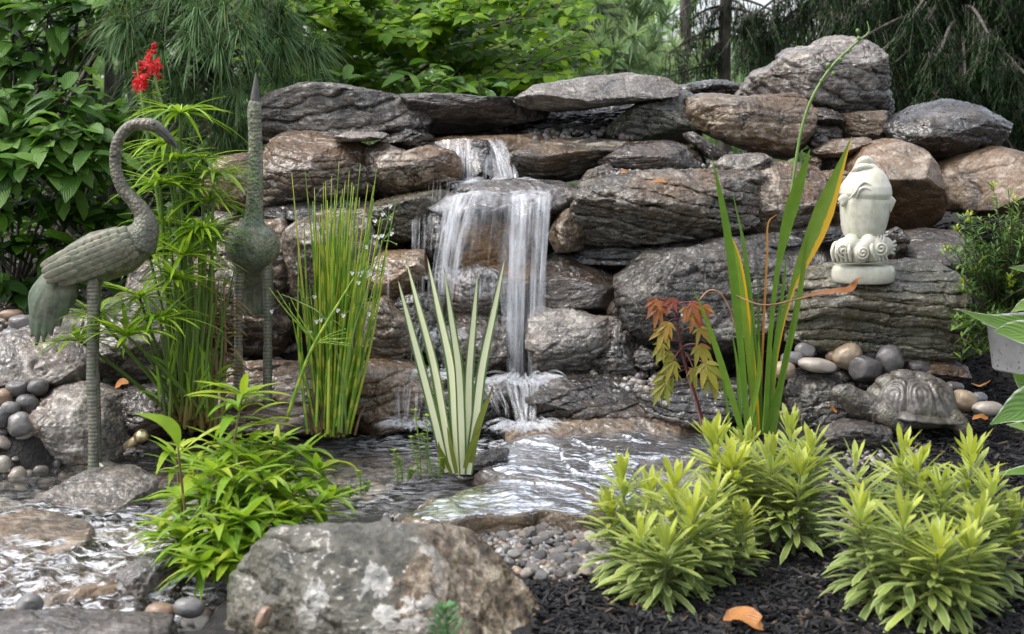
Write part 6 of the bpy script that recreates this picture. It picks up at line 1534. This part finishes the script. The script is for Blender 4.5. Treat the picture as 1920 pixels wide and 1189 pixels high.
fallen('brown leaf strip under the left spurge', [(1262, 1188), (1300, 1176), (1340, 1180)], 2.42, 10, .8)
fallen('orange leaf scrap in the mulch right of the turtle', [(1822, 786), (1836, 780), (1852, 786)], 3.66, 12, .5)
fallen('orange leaf scrap below the turtle nose', [(1556, 752), (1562, 766), (1570, 772)], 3.74, 9, .6)
fallen('thin yellow leaf on the mulch behind the turtle', [(1820, 718), (1836, 722), (1856, 714)], 3.9, 5, 1.)
fallen('rusty leaf clump on the middle tier gravel ledge', [(1164, 324), (1172, 320), (1182, 324)], 4.5, 10, .6)
fallen('orange leaf scrap on top of the layered ledge', [(1218, 342), (1234, 338), (1248, 342)], 4.34, 10, .7)
fallen('rusty leaf at the foot of the umbrella sedge', [(216, 726), (228, 716), (240, 718)], 3.9, 18, .6)
# --- red leaved plant
L_RED = mat_leaf('bronze_green_leaf', [(0, (.17, .20, .025)), (.4, (.30, .25, .03)), (.7, (.36, .15, .03)), (1, (.24, .05, .03))], .32, .35)
RED_STEM = mat_plain('dark_red_stem', [(.3, (.06, .012, .014)), (.7, (.13, .03, .03))], .35)
def redplant():
    Y = 3.72; root = thing('red_hibiscus', 'young plant with dark red stem and lobed bronze yellow leaves', 'plant', P(1322, 812, Y))
    s, l = MB(), MB()
    s.tube(np.array([P(1322, 815, Y), P(1306, 752, Y), P(1284, 680, Y), P(1270, 610, Y), P(1264, 565, Y)]), [M2(4.6, Y), M2(4, Y), M2(3.2, Y), M2(2.4, Y), M2(1.6, Y)], 8, sub=6)
    spots = [((1286, 664), (1254, 660), 44, .15), ((1288, 688), (1256, 692), 60, .12), ((1290, 676), (1322, 680), 62, .2), ((1280, 650), (1310, 646), 52, .3), ((1274, 610), (1244, 618), 46, .5), ((1270, 600), (1300, 592), 44, .7), ((1268, 585), (1234, 575), 42, .8), ((1266, 575), (1296, 566), 44, .9), ((1264, 565), (1262, 560), 36, .95), ((1266, 570), (1240, 560), 40, .85), ((1268, 590), (1286, 575), 36, .6), ((1278, 640), (1240, 644), 40, .3), ((1290, 690), (1330, 705), 46, .2), ((1266, 568), (1318, 572), 34, .8), ((1272, 600), (1252, 604), 40, .6), ((1282, 650), (1262, 676), 44, .25), ((1284, 660), (1300, 690), 40, .2), ((1290, 690), (1246, 716), 50, .1), ((1276, 620), (1312, 614), 40, .5), ((1268, 575), (1228, 560), 36, .9)]
    for a, c, ln, ti in spots:
        y2 = Y - rp.uniform(.0, .06); pa, pc = P(*a, Y), P(*c, y2); s.tube(np.array([pa, (pa + pc) / 2 + [0, 0, .004], pc]), M2(1.6, Y), 5, sub=4)
        sg = np.sign(c[0] - a[0]); main = -.9
        for k, (da, f) in enumerate([(0, 1.), (.5, .85), (-.5, .85), (1.05, .55), (-1.05, .55)]):
            ang = (-1.25 if sg > 0 else -1.9) + da + rp.normal(0, .1)
            d = (math.cos(ang) * .9, -.35, math.sin(ang) * .9 + .25)
            l.blades(pc, d, M2(ln * f * .86, Y), M2(ln * f * .25, Y), (0, -1, .4), rp.uniform(.15, .4), 6, .6, .9, .3, np.clip(ti + rp.normal(0, .12), 0, 1))
    link('stem', s, RED_STEM, root); link('leaves', l, L_RED, root)
redplant()
# --- little seedlings in the pond left of the iris
def seedlings(label, pts, Y):
    root = thing('water_seedling', label, 'plant', P(pts[0][0], pts[0][1], Y), 'small seedlings in the pond'); s, l = MB(), MB()
    for bx, by, tx, ty in pts:
        p = spline(np.array([P(bx, by, Y), P((bx + tx) / 2 + 2, (by + ty) / 2, Y), P(tx, ty, Y)]), 8); s.tube(p, M2(1.2, Y), 5, smooth=False)
        for k in range(2, len(p), 2):
            for q in range(5):
                a = q * 1.26 + rp.random(); l.blades(p[k], (math.cos(a), math.sin(a), .35), rp.uniform(.008, .015), rp.uniform(.005, .008), (0, 0, 1), .1, 3, .5, .5, .2, rp.uniform(.4, 1))
    link('stem', s, GREEN_STEM, root); link('leaves', l, L_BRIGHT, root)
seedlings('taller sprig of tiny round leaves close to the striped iris foot', [(790, 895, 778, 770), (800, 898, 800, 780), (812, 900, 792, 815), (786, 896, 770, 820), (822, 898, 826, 860)], 3.46)
seedlings('low sprig of tiny leaves standing free in the pond', [(745, 906, 738, 845), (755, 904, 748, 860), (765, 902, 770, 880)], 3.42)
seedlings('smallest sprig of tiny leaves poking out of the pond near the front boulder', [(676, 925, 672, 884), (684, 926, 688, 905), (655, 935, 652, 915)], 3.36)
# --- feathery shrub on the right
L_FEA = mat_leaf('narrow_shrub_leaf', [(0, (.04, .10, .02)), (.6, (.10, .20, .035)), (.9, (.2, .32, .05)), (1, (.45, .5, .05))], .35, .3, veins=False)
def feathery():
    Y = 3.92; root = thing('feathery_shrub', 'bushy green shrub with narrow leaves and yellow tips right of the fish statue', 'shrub', P(1880, 640, Y)); s, l = MB(), MB()
    for i in range(120):
        u = rp.random(); ex = rp.uniform(1770, 1990); top = np.interp(ex, [1770, 1800, 1850, 1900, 1990], [470, 400, 345, 360, 380])
        ey = top + (rp.random() ** 1.4) * 190
        if i < 22: ex, ey = rp.uniform(1780, 1870), rp.uniform(590, 690)
        y = Y + rp.normal(0, .09) - (.06 if i < 22 else 0)
        e = P(ex, ey, y); b0 = P(1885 + rp.normal(0, 25), 600 + rp.normal(0, 15), Y + .05)
        p = spline(np.array([b0, b0 * .5 + e * .5 + [0, 0, .02], e]), 14); s.tube(p, [.0022, .0016, .0008], 5, smooth=False)
        n = 46; q = rp.random(n) ** .75; idx = q * (len(p) - 1); i0 = np.clip(idx.astype(int), 0, len(p) - 2); f = (idx - i0)[:, None]; pos = p[i0] * (1 - f) + p[i0 + 1] * f
        a = rp.uniform(0, 6.28, n); el_ = rp.uniform(.1, .9, n); d = np.stack([np.cos(a) * np.cos(el_), np.sin(a) * np.cos(el_), np.sin(el_)], 1)
        ln = rp.uniform(.018, .042, n); l.blades(pos, d, ln, ln * .17, (0, 0, 1), .1, 3, .5, .7, .25, np.clip(q * .7 + rp.normal(0, .15, n), 0, .92))
        if rp.random() < .3 and i >= 22:
            n = 16; d = unit(rp.normal(size=(n, 3)) + [0, 0, .6]); l.blades(np.repeat(e[None], n, 0) + rp.normal(0, .004, (n, 3)), d, .011, .006, (0, 0, 1), 0, 2, .5, .5, .2, 1.)
    link('stems', s, TWIG, root); link('leaves', l, L_FEA, root)
feathery()
# --- hosta leaves at the right edge
L_HOSTA = mat_leaf('edged_hosta_leaf', [(0, (.06, .13, .03)), (.5, (.12, .23, .04)), (1, (.2, .32, .07))], .3, .25, margin=(.52, .58, .42), mwid=.05)
def hosta(label, leaves, base, parent=None):
    root = thing('hosta', label, 'plant', base, 'hosta plants at the right edge')
    st = MB()
    for pts, w, face, ti in leaves:
        b = MB(); p = np.array([P(*q) for q in pts]); Yl = pts[0][2]
        b.blade_path(p, [M2(w * q, Yl) for q in (.15, .75, 1., 1.02, .9, .62, .28, .02)], face, .35, ti, 8); link('leaf', b, L_HOSTA, root)
        st.tube(np.array([base, base * .4 + p[0] * .6 + [0, 0, .03], p[0]]), [.006, .005, .004], 6)
    link('stem', st, GREEN_STEM, root)
hosta('hosta with pale edged leaves arching from the grey planter', [
    ([(1985, 610, 3.62), (1930, 608, 3.58), (1870, 604, 3.55), (1796, 580, 3.52)], 44, (.1, -.75, .55), .6),
    ([(2010, 640, 3.55), (1960, 628, 3.52), (1900, 622, 3.5), (1862, 622, 3.48)], 60, (.0, -.75, .6), .7),
    ([(1990, 600, 3.6), (1960, 582, 3.6), (1925, 572, 3.6), (1895, 586, 3.58)], 40, (0, -.7, .6), .9),
    ([(1980, 560, 3.66), (1950, 520, 3.66), (1925, 505, 3.64), (1890, 502, 3.6)], 26, (0, -.8, .4), .8)], P(1990, 640, 3.68))
hosta('hosta low in the mulch with broad dark green leaves cut by the right photo edge', [
    ([(2010, 760, 3.25), (1960, 752, 3.2), (1910, 768, 3.16), (1856, 796, 3.12)], 78, (-.15, -.8, .5), .35),
    ([(2000, 740, 3.3), (1950, 728, 3.28), (1920, 716, 3.26), (1898, 700, 3.25)], 52, (-.3, -.8, .4), .5),
    ([(2010, 800, 3.2), (1960, 800, 3.16), (1920, 800, 3.12), (1886, 796, 3.1)], 44, (0, -.5, .85), .9),
    ([(2020, 880, 3.1), (1970, 878, 3.06), (1920, 882, 3.02), (1856, 892, 3.0)], 40, (0, -.35, .95), .5)], np.array([1.28, 3.3, .05]))
# --- little conifer tip at the bottom edge
def conifer_sprig():
    Y = 2.12; b0 = P(845, 1300, Y); root = thing('conifer_seedling', 'tip of a tiny green conifer in front of the front boulder', 'plant', b0); s, l = MB(), MB()
    e = P(836, 1142, Y); s.tube(np.array([b0, e]), [.004, .001], 6)
    n = 420; u = rp.random(n); pos0 = b0 + (e - b0) * u[:, None]; a = rp.uniform(0, 6.28, n); r = (.055 * (1 - u) + .012) * rp.random(n)
    pos = pos0 + np.stack([np.cos(a) * r, np.sin(a) * r, r * .3], 1)
    d = np.stack([np.cos(a) * .7, np.sin(a) * .7, np.full(n, .8)], 1)
    l.blades(pos, d, .016, .0045, (0, 0, 1), .1, 2, .4, .6, .2, rp.uniform(.2, .8, n)); link('stem', s, TWIG, root); link('needles', l, mat_leaf('seedling_needle', [(0, (.04, .13, .04)), (1, (.13, .32, .10))], .5, .2, veins=False), root)
conifer_sprig()
# ------------------------------------------------------------------ trees and shrubs behind
rt = np.random.default_rng(91)
def limb_paths(base, ends, bend=.15):
    out = []
    for e in ends:
        mid = base * .5 + e * .5; mid[2] += bend * np.linalg.norm(e - base); out.append(spline(np.array([base, mid, e]), 6))
    return out
L_VIB = mat_leaf('broad_glossy_leaf', [(0, (.025, .085, .01)), (.5, (.085, .20, .028)), (1, (.19, .34, .075))], .32, .4)
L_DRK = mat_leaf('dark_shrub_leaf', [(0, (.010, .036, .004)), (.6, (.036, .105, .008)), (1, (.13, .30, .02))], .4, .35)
L_BCH = mat_leaf('thin_bright_leaf', [(0, (.08, .2, .01)), (.5, (.19, .37, .018)), (1, (.34, .52, .025))], .4, .6)
def leafy(name, label, base, clumps, mat, ln, N_each, r, wr=.55, droop=.35, trunk=.02, twigs=5, group=None, cat='shrub', flat=.6, face=None, core=None, layered=.7):
    """a shrub or tree: trunk and limbs to every clump, leaves set on twigs through each clump"""
    root = thing(name, label, cat, base, group); tr, cr = MB(), MB()
    base = np.asarray(base, float)
    for c in clumps:
        n = int(N_each * (c[4] if len(c) > 4 else 1)); rad = c[3] if len(c) > 3 else r
        C0 = P(c[0], c[1], c[2])
        b0 = base + np.array([rt.normal(0, trunk), rt.normal(0, trunk), 0]); mid = b0 * .45 + C0 * .55; mid[1] += .12; mid[2] += .1 * np.linalg.norm(C0 - b0); mid[:2] += rt.normal(0, .06, 2)
        tr.tube(np.array([b0, mid, C0]), [trunk, trunk * .55, trunk * .2], 6, .5, 5)
        for k in range(twigs):
            dv = rt.normal(size=3) * np.array([1, 1, flat]); e = C0 + unit(dv) * rad * rt.uniform(.6, 1.1); dirt = unit(e - C0)
            s0 = C0 - dirt * rad * .35
            tr.tube(np.array([s0, (s0 + e) / 2 + [0, 0, rad * .08], e]), [trunk * .2, trunk * .14, trunk * .06], 5, .5, 3)
            m = max(2, n // twigs); t = rt.uniform(.1, 1.05, m); pos = s0 + (e - s0) * t[:, None]; pos[:, 2] += rad * .08 * np.sin(np.pi * np.clip(t, 0, 1))
            sidev = unit(np.cross(dirt, [0, 0, 1.]) + 1e-3); sg = np.where(np.arange(m) % 2 == 0, 1, -1)[:, None]
            d = dirt * rt.uniform(.3, .9, (m, 1)) + sidev * sg * rt.uniform(.5, 1., (m, 1)) + np.stack([rt.normal(0, .25, m), rt.normal(0, .25, m), rt.normal(.0, .25, m) * layered], 1)
            pos = pos + rt.normal(0, rad * .10, (m, 3))
            L = ln * rt.uniform(.6, 1.15, m)
            upv = np.stack([rt.normal(0, .3, m), rt.normal(-.25, .3, m), np.ones(m)], 1)
            cr.blades(pos, d, L, L * wr * rt.uniform(.85, 1.15, m), upv, droop * rt.uniform(.3, 1.4, m), 5, .5, .62, .22, rt.random(m))
    link('trunk', tr, BARK, root); link('crown', cr, mat, root); return root
def gzp(x, y): return np.array([x, y, gz(x, y) - .03])
leafy('broadleaf_shrub', 'shrub with broad pale glossy leaves in layers at far left behind the curved neck crane', gzp(-1.75, 4.9),
      [(20, 185, 4.8), (70, 215, 4.75), (125, 195, 4.8), (50, 262, 4.7), (120, 268, 4.66), (165, 250, 4.72), (20, 310, 4.66), (90, 325, 4.62), (150, 312, 4.66), (195, 280, 4.8), (205, 235, 4.85), (-40, 250, 4.7), (-50, 330, 4.7), (110, 380, 4.75, .09, .5), (30, 240, 4.85), (0, 380, 4.8, .09, .5)],
      L_VIB, .105, 32, .13, .56, .5, .009, 6)
leafy('leafy_tree', 'tree of pointed mid green leaves reaching in at the top left corner', gzp(-2.1, 5.4),
      [(20, 20, 5.2), (90, 35, 5.2), (150, 15, 5.25), (215, 10, 5.3), (60, 90, 5.25), (130, 75, 5.3), (190, 65, 5.35), (20, 130, 5.2), (-60, 60, 5.2), (-50, -40, 5.3), (60, -50, 5.3), (170, -50, 5.35), (260, -60, 5.5), (100, 140, 5.4)],
      L_VIB, .10, 26, .16, .55, .5, .02, 5, cat='tree')
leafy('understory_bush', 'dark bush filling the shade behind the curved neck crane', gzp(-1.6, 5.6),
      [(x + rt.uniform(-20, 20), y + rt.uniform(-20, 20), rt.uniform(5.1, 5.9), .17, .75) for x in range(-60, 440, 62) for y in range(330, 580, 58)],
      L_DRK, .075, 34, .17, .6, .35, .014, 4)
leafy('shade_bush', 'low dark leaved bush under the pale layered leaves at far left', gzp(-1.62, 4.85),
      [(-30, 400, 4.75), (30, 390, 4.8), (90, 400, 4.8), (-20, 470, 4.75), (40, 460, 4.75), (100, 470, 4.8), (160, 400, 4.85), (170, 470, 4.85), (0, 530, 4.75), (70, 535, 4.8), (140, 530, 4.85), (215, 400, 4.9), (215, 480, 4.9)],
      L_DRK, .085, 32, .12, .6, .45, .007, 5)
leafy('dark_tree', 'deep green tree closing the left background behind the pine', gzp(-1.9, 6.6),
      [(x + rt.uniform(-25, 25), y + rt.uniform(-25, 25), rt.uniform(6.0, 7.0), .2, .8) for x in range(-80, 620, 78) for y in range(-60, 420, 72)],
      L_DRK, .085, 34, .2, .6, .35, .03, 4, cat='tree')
# fine branch sprays of thin bright leaves in the middle
def beech():
    base = gzp(-.75, 6.7); root = thing('beech_tree', 'tree with thin bright leaves on dark twigs above the long layered slab', 'tree', base); tr, cr = MB(), MB()
    tr.tube(np.array([base, P(760, 180, 6.5), P(748, 60, 6.4), P(740, -60, 6.4)]), [.026, .023, .018, .015], 8)
    br = [((760, 150), (900, 60), (1040, 20)), ((760, 170), (880, 140), (1075, 85)), ((755, 120), (860, 30), (960, -30)), ((750, 100), (640, 40), (560, 10)), ((755, 160), (650, 110), (540, 120)), ((760, 190), (850, 175), (960, 165)), ((752, 60), (820, -20), (900, -60)), ((760, 185), (690, 150), (600, 60)), ((756, 130), (830, 100), (930, 95)), ((760, 60), (690, 10), (620, -40)), ((760, 175), (860, 160), (1000, 130)), ((752, 90), (700, 70), (660, 20)), ((758, 140), (800, 90), (830, 40))]
    for pts in br:
        y0 = rt.uniform(5.7, 6.4); p = spline(np.array([P(pts[0][0], pts[0][1], 6.45), P(*pts[1], y0 + .1), P(*pts[2], y0)]), 16)
        tr.tube(p, [.012, .008, .003], 6, .5, smooth=False)
        for k in range(6, len(p), 1):
            for sg in (-1, 1):
                if rt.random() < .25: continue
                d = unit(p[min(k + 1, len(p) - 1)] - p[k - 1]); sv = unit(np.cross(d, [0, -.5, 1.])); q = unit(d * .7 + sv * sg * rt.uniform(.4, 1.) + rt.normal(0, .15, 3)); ln = rt.uniform(.10, .28)
                e = p[k] + q * ln; tr.tube(np.array([p[k], (p[k] + e) / 2 + [0, 0, .006], e]), [.0028, .0022, .001], 4, .5, 3)
                m = int(ln / .02); t = np.linspace(.15, 1.05, m); pos = p[k] + q * ln * t[:, None]; s2 = unit(np.cross(q, [0, -.4, 1.]))
                dd = q * .55 + s2 * np.where(np.arange(m) % 2 == 0, 1, -1)[:, None] + rt.normal(0, .2, (m, 3))
                L = rt.uniform(.045, .075, m); cr.blades(pos, dd, L, L * .58, np.stack([rt.normal(0, .25, m), rt.normal(-.55, .3, m), np.ones(m)], 1), rt.uniform(.1, .4, m), 4, .5, .55, .2, rt.random(m))
    link('trunk', tr, TWIG, root); link('crown', cr, L_BCH, root)
beech()
leafy('low_shrub', 'low shrub with broad pale leaves showing over the top edge of the long layered slab', gzp(-.95, 5.5),
      [(560, 150, 5.35, .09), (600, 140, 5.4, .09), (640, 165, 5.4, .08), (820, 165, 5.4, .1), (850, 150, 5.5, .1), (780, 150, 5.6, .1), (900, 165, 5.5, .08), (720, 140, 5.6, .1)], L_VIB, .10, 14, .09, .42, .3, .006, 4)
# weeping white pine
def mat_needle(name, stops): return mat_leaf(name, stops, .5, .3, veins=False, spec=.15)
N_PINE = mat_needle('long_pine_needle', [(0, (.05, .11, .035)), (.5, (.12, .22, .085)), (.9, (.22, .33, .16)), (1, (.24, .15, .05))])
def tufted(name, label, base, tufts, mat, ln, nn, wid, droop, cat='tree', trunk=.05, spread=.8, group=None, limbtop=None, upb=.25, bases=None):
    root = thing(name, label, cat, base, group); tr, cr = MB(), MB(); base = np.asarray(base, float)
    top = P(*limbtop) if limbtop else base + [0, 0, 2.]
    tr.tube(np.array([base, base * .5 + top * .5 + [.03, 0, 0], top]), [trunk, trunk * .7, trunk * .3], 8)
    for px, py, Y in tufts:
        c = P(px, py, Y); tt = np.clip((c[2] + .25 * abs(c[0] - base[0]) - base[2]) / (top[2] - base[2]), .15, 1); s0 = base + (top - base) * tt
        tr.tube(np.array([s0, s0 * .4 + c * .6 + [0, 0, .06], c]), [trunk * .16, trunk * .1, .003], 5, .5, 4)
        dirn = unit((c - s0) * np.array([1, 1, .3]) + [0, -.15, upb])
        n = nn; d = unit(dirn * rt.uniform(.4, 1.1, (n, 1)) + rt.normal(0, spread * .55, (n, 3)))
        pos = c - dirn * ln * .35 * rt.random((n, 1)); L = ln * rt.uniform(.7, 1.1, n)
        ti = np.clip(rt.normal(.5, .2, n), 0, .92); ti[rt.random(n) < .03] = 1.
        cr.blades(pos, d, L, wid, (0, 0, 1), droop * rt.uniform(.5, 1.4, n), 4, .15, .35, .1, ti)
    link('trunk', tr, BARK, root); link('crown', cr, mat, root)
tp = []
for i in range(95):
    x = rt.uniform(215, 545); lowy = np.interp(x, [200, 260, 330, 400, 470, 545], [150, 230, 300, 330, 300, 130]); y = rt.uniform(-90, lowy - 40); tp.append((x, y, rt.uniform(5.0, 5.7)))
tp += [(575, 90, 5.2), (600, 80, 5.25), (590, 100, 5.2), (235, 40, 5.0), (370, 20, 4.95), (420, 10, 4.95), (450, 60, 4.95), (360, 70, 4.95), (410, 85, 4.95), (300, 90, 5.), (330, 140, 5.2), (420, 250, 5.2), (450, 230, 5.2), (400, 270, 5.3), (440, 280, 5.3)]
tufted('weeping_pine', 'weeping pine with long drooping needles hanging behind the cranes', gzp(-1.2, 5.9), tp, N_PINE, .17, 90, .0032, .5, limbtop=(400, -150, 5.7), spread=.62)
# pines in the distance, mist painted into their pale needle colour
N_FAR = mat_leaf('mist_paled_needle', [(0, (.22, .36, .19)), (.5, (.38, .52, .32)), (1, (.5, .6, .42))], .6, .5, veins=False, spec=.1)
def far_pine(label, cx, Y, x0, x1, y0, y1, n, tk=.08):
    b = np.array([P(cx, 200, Y)[0], Y, .5]); t = [(rt.uniform(x0, x1), rt.uniform(y0, y1), Y + rt.uniform(-.9, .6)) for _ in range(n)]
    tufted('distant_pine', label, b, t, N_FAR, .2, 70, .014, .05, trunk=tk, group='pale pines in the distance', limbtop=(cx, -220, Y), spread=1.1, upb=.35)
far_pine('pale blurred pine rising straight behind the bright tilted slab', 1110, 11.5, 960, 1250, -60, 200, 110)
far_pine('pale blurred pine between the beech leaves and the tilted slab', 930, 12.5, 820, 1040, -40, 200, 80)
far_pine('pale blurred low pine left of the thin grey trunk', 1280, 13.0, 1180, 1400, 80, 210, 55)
# thin grey trunk with bare branches
def trunk_tree():
    b = gzp(P(1362, 200, 10.5)[0], 10.5); root = thing('bare_trunk_tree', 'thin grey trunk with dead drooping branches left of the peak rock', 'tree', b); tr, cr = MB(), MB()
    tr.tube(np.array([b, P(1358, 110, 10.5), P(1362, -20, 10.5), P(1366, -260, 10.5)]), [.055, .048, .045, .03], 10)
    for i in range(13):
        y = rt.uniform(-60, 120); sg = rt.choice([-1, 1]); e = (1360 + sg * rt.uniform(40, 150), y + rt.uniform(10, 70)); p = np.array([P(1360, y, 10.5), P(1360 + (e[0] - 1360) * .5, (y + e[1]) / 2 - 8, 10.4), P(*e, 10.3)])
        tr.tube(p, [.014, .009, .003], 5, .5, 4); p = spline(p, 8)
        for k in range(3, len(p)):
            h = rt.uniform(.05, .3); tr.tube(np.array([p[k], p[k] + [rt.normal(0, .03), 0, -h]]), [.004, .002], 4, .5)
            n = 24; pos = p[k] + np.stack([rt.normal(0, .025, n), rt.normal(0, .03, n), -h * rt.random(n)], 1); cr.blades(pos, unit(rt.normal(size=(n, 3)) + [0, 0, -.6]), .05, .006, (0, 0, 1), .2, 2, .3, .5, .1, rt.random(n) * .7)
    link('trunk', tr, BARK, root); link('crown', cr, N_SPR, root)
N_SPR = mat_needle('dark_spruce_needle', [(0, (.008, .024, .008)), (.6, (.022, .056, .016)), (1, (.05, .11, .03))])
trunk_tree()
def spruce(label, px, Y, xs, ytop, ybot, nb, trunk=.09, side=(-1, 1)):
    b = gzp(P(px, 200, Y)[0], Y); root = thing('spruce_tree', label, 'tree', b, 'dark spruces behind the wall on the right'); tr, cr = MB(), MB()
    top = P(px, ytop - 260, Y); tr.tube(np.array([b, top]), [trunk, trunk * .6], 10)
    for i in range(nb):
        y = ytop + (ybot - ytop) * rt.random(); ex = rt.uniform(*xs); a = P(px, y - 60, Y); dy = rt.uniform(-1.3, .9)
        e = P(ex, y + rt.uniform(-10, 50), Y + dy); p = spline(np.array([a, a * .5 + e * .5 + [0, 0, .05], e, e + (e - a) * .08 + [0, 0, .02]]), 7)
        tr.tube(p, [.014, .010, .006, .002], 5, .5, smooth=False)
        m = len(p)
        for k in range(4, m):
            for q in range(3):
                h = rt.uniform(.10, .42) * (1 - .35 * k / m); s0 = p[k] + rt.normal(0, .02, 3); dv = unit(np.array([rt.normal(0, .35), rt.normal(0, .35), -1]) + (e - a) * .12); e2 = s0 + dv * h
                tr.sticks(s0, e2, .003, .001)
                n = int(30 + 120 * h); t = rt.random(n); pos = s0 + dv * (h * t)[:, None]; d = unit(rt.normal(size=(n, 3)) + dv * .9)
                cr.blades(pos, d, rt.uniform(.025, .045, n), .0052, (0, 0, 1), .1, 2, .3, .5, .1, np.clip(rt.normal(.45, .25, n), 0, 1))
    link('trunk', tr, BARK, root); link('crown', cr, N_SPR, root)
spruce('dark spruce whose trunk stands behind the slanted propped slab', 1800, 7.6, (1560, 1990), -120, 250, 74)
spruce('dark spruce reaching over the peak rock from further back', 1560, 9.2, (1400, 1720), -130, 190, 46)
spruce('dark spruce cut by the right photo edge', 1960, 8.4, (1800, 2100), -100, 330, 46)
leafy('rounded_bush', 'bright bush glowing between the spruces low behind the slanted propped slab', gzp(P(1720, 200, 10.)[0], 10.), [(x, y, rt.uniform(9.6, 10.6), .3) for x in (1650, 1700, 1760, 1820, 1880) for y in (150, 210, 270)], L_BCH, .10, 40, .3, .5, .3, .03, 4)
# far wood that reads as one mass, mist painted into its leaf colour
def woods():
    mb = MB(); tk = MB()
    for i in range(520):
        x = rt.uniform(-8.5, 9.5); Y = rt.uniform(15, 24); px = 960 + x * FPX / Y
        zt = np.interp(px, [0, 700, 1000, 1180, 1240, 1380, 1480, 1700, 1920], [4.6, 4.6, 4., 3.0, 1.9, 1.6, 1.9, 2.8, 3.2]) * (Y / 20)
        c = np.array([x, Y, .5 + (zt - .5) * rt.random()]); n = 60; r = rt.uniform(.5, .9)
        pos = c + rt.normal(0, r * .55, (n, 3)) * [1, 1, .7]; L = rt.uniform(.14, .3, n)
        mb.blades(pos, unit(rt.normal(size=(n, 3)) + [0, 0, -.2]), L, L * .55, unit(rt.normal(size=(n, 3)) + [0, -.4, 1]), .2, 2, .5, .6, .2, np.clip(rt.normal(.4 + .25 * vn(c[None] * .7, 5)[0], .2, n), 0, 1))
    o = link('far_woods', mb, mat_leaf('mist_paled_foliage', [(0, (.16, .29, .10)), (.5, (.28, .44, .16)), (1, (.42, .56, .25))], .5, .5, veins=False)); tagit(o, 'far pale green wood behind the garden', 'wood', None, 'stuff')
woods()
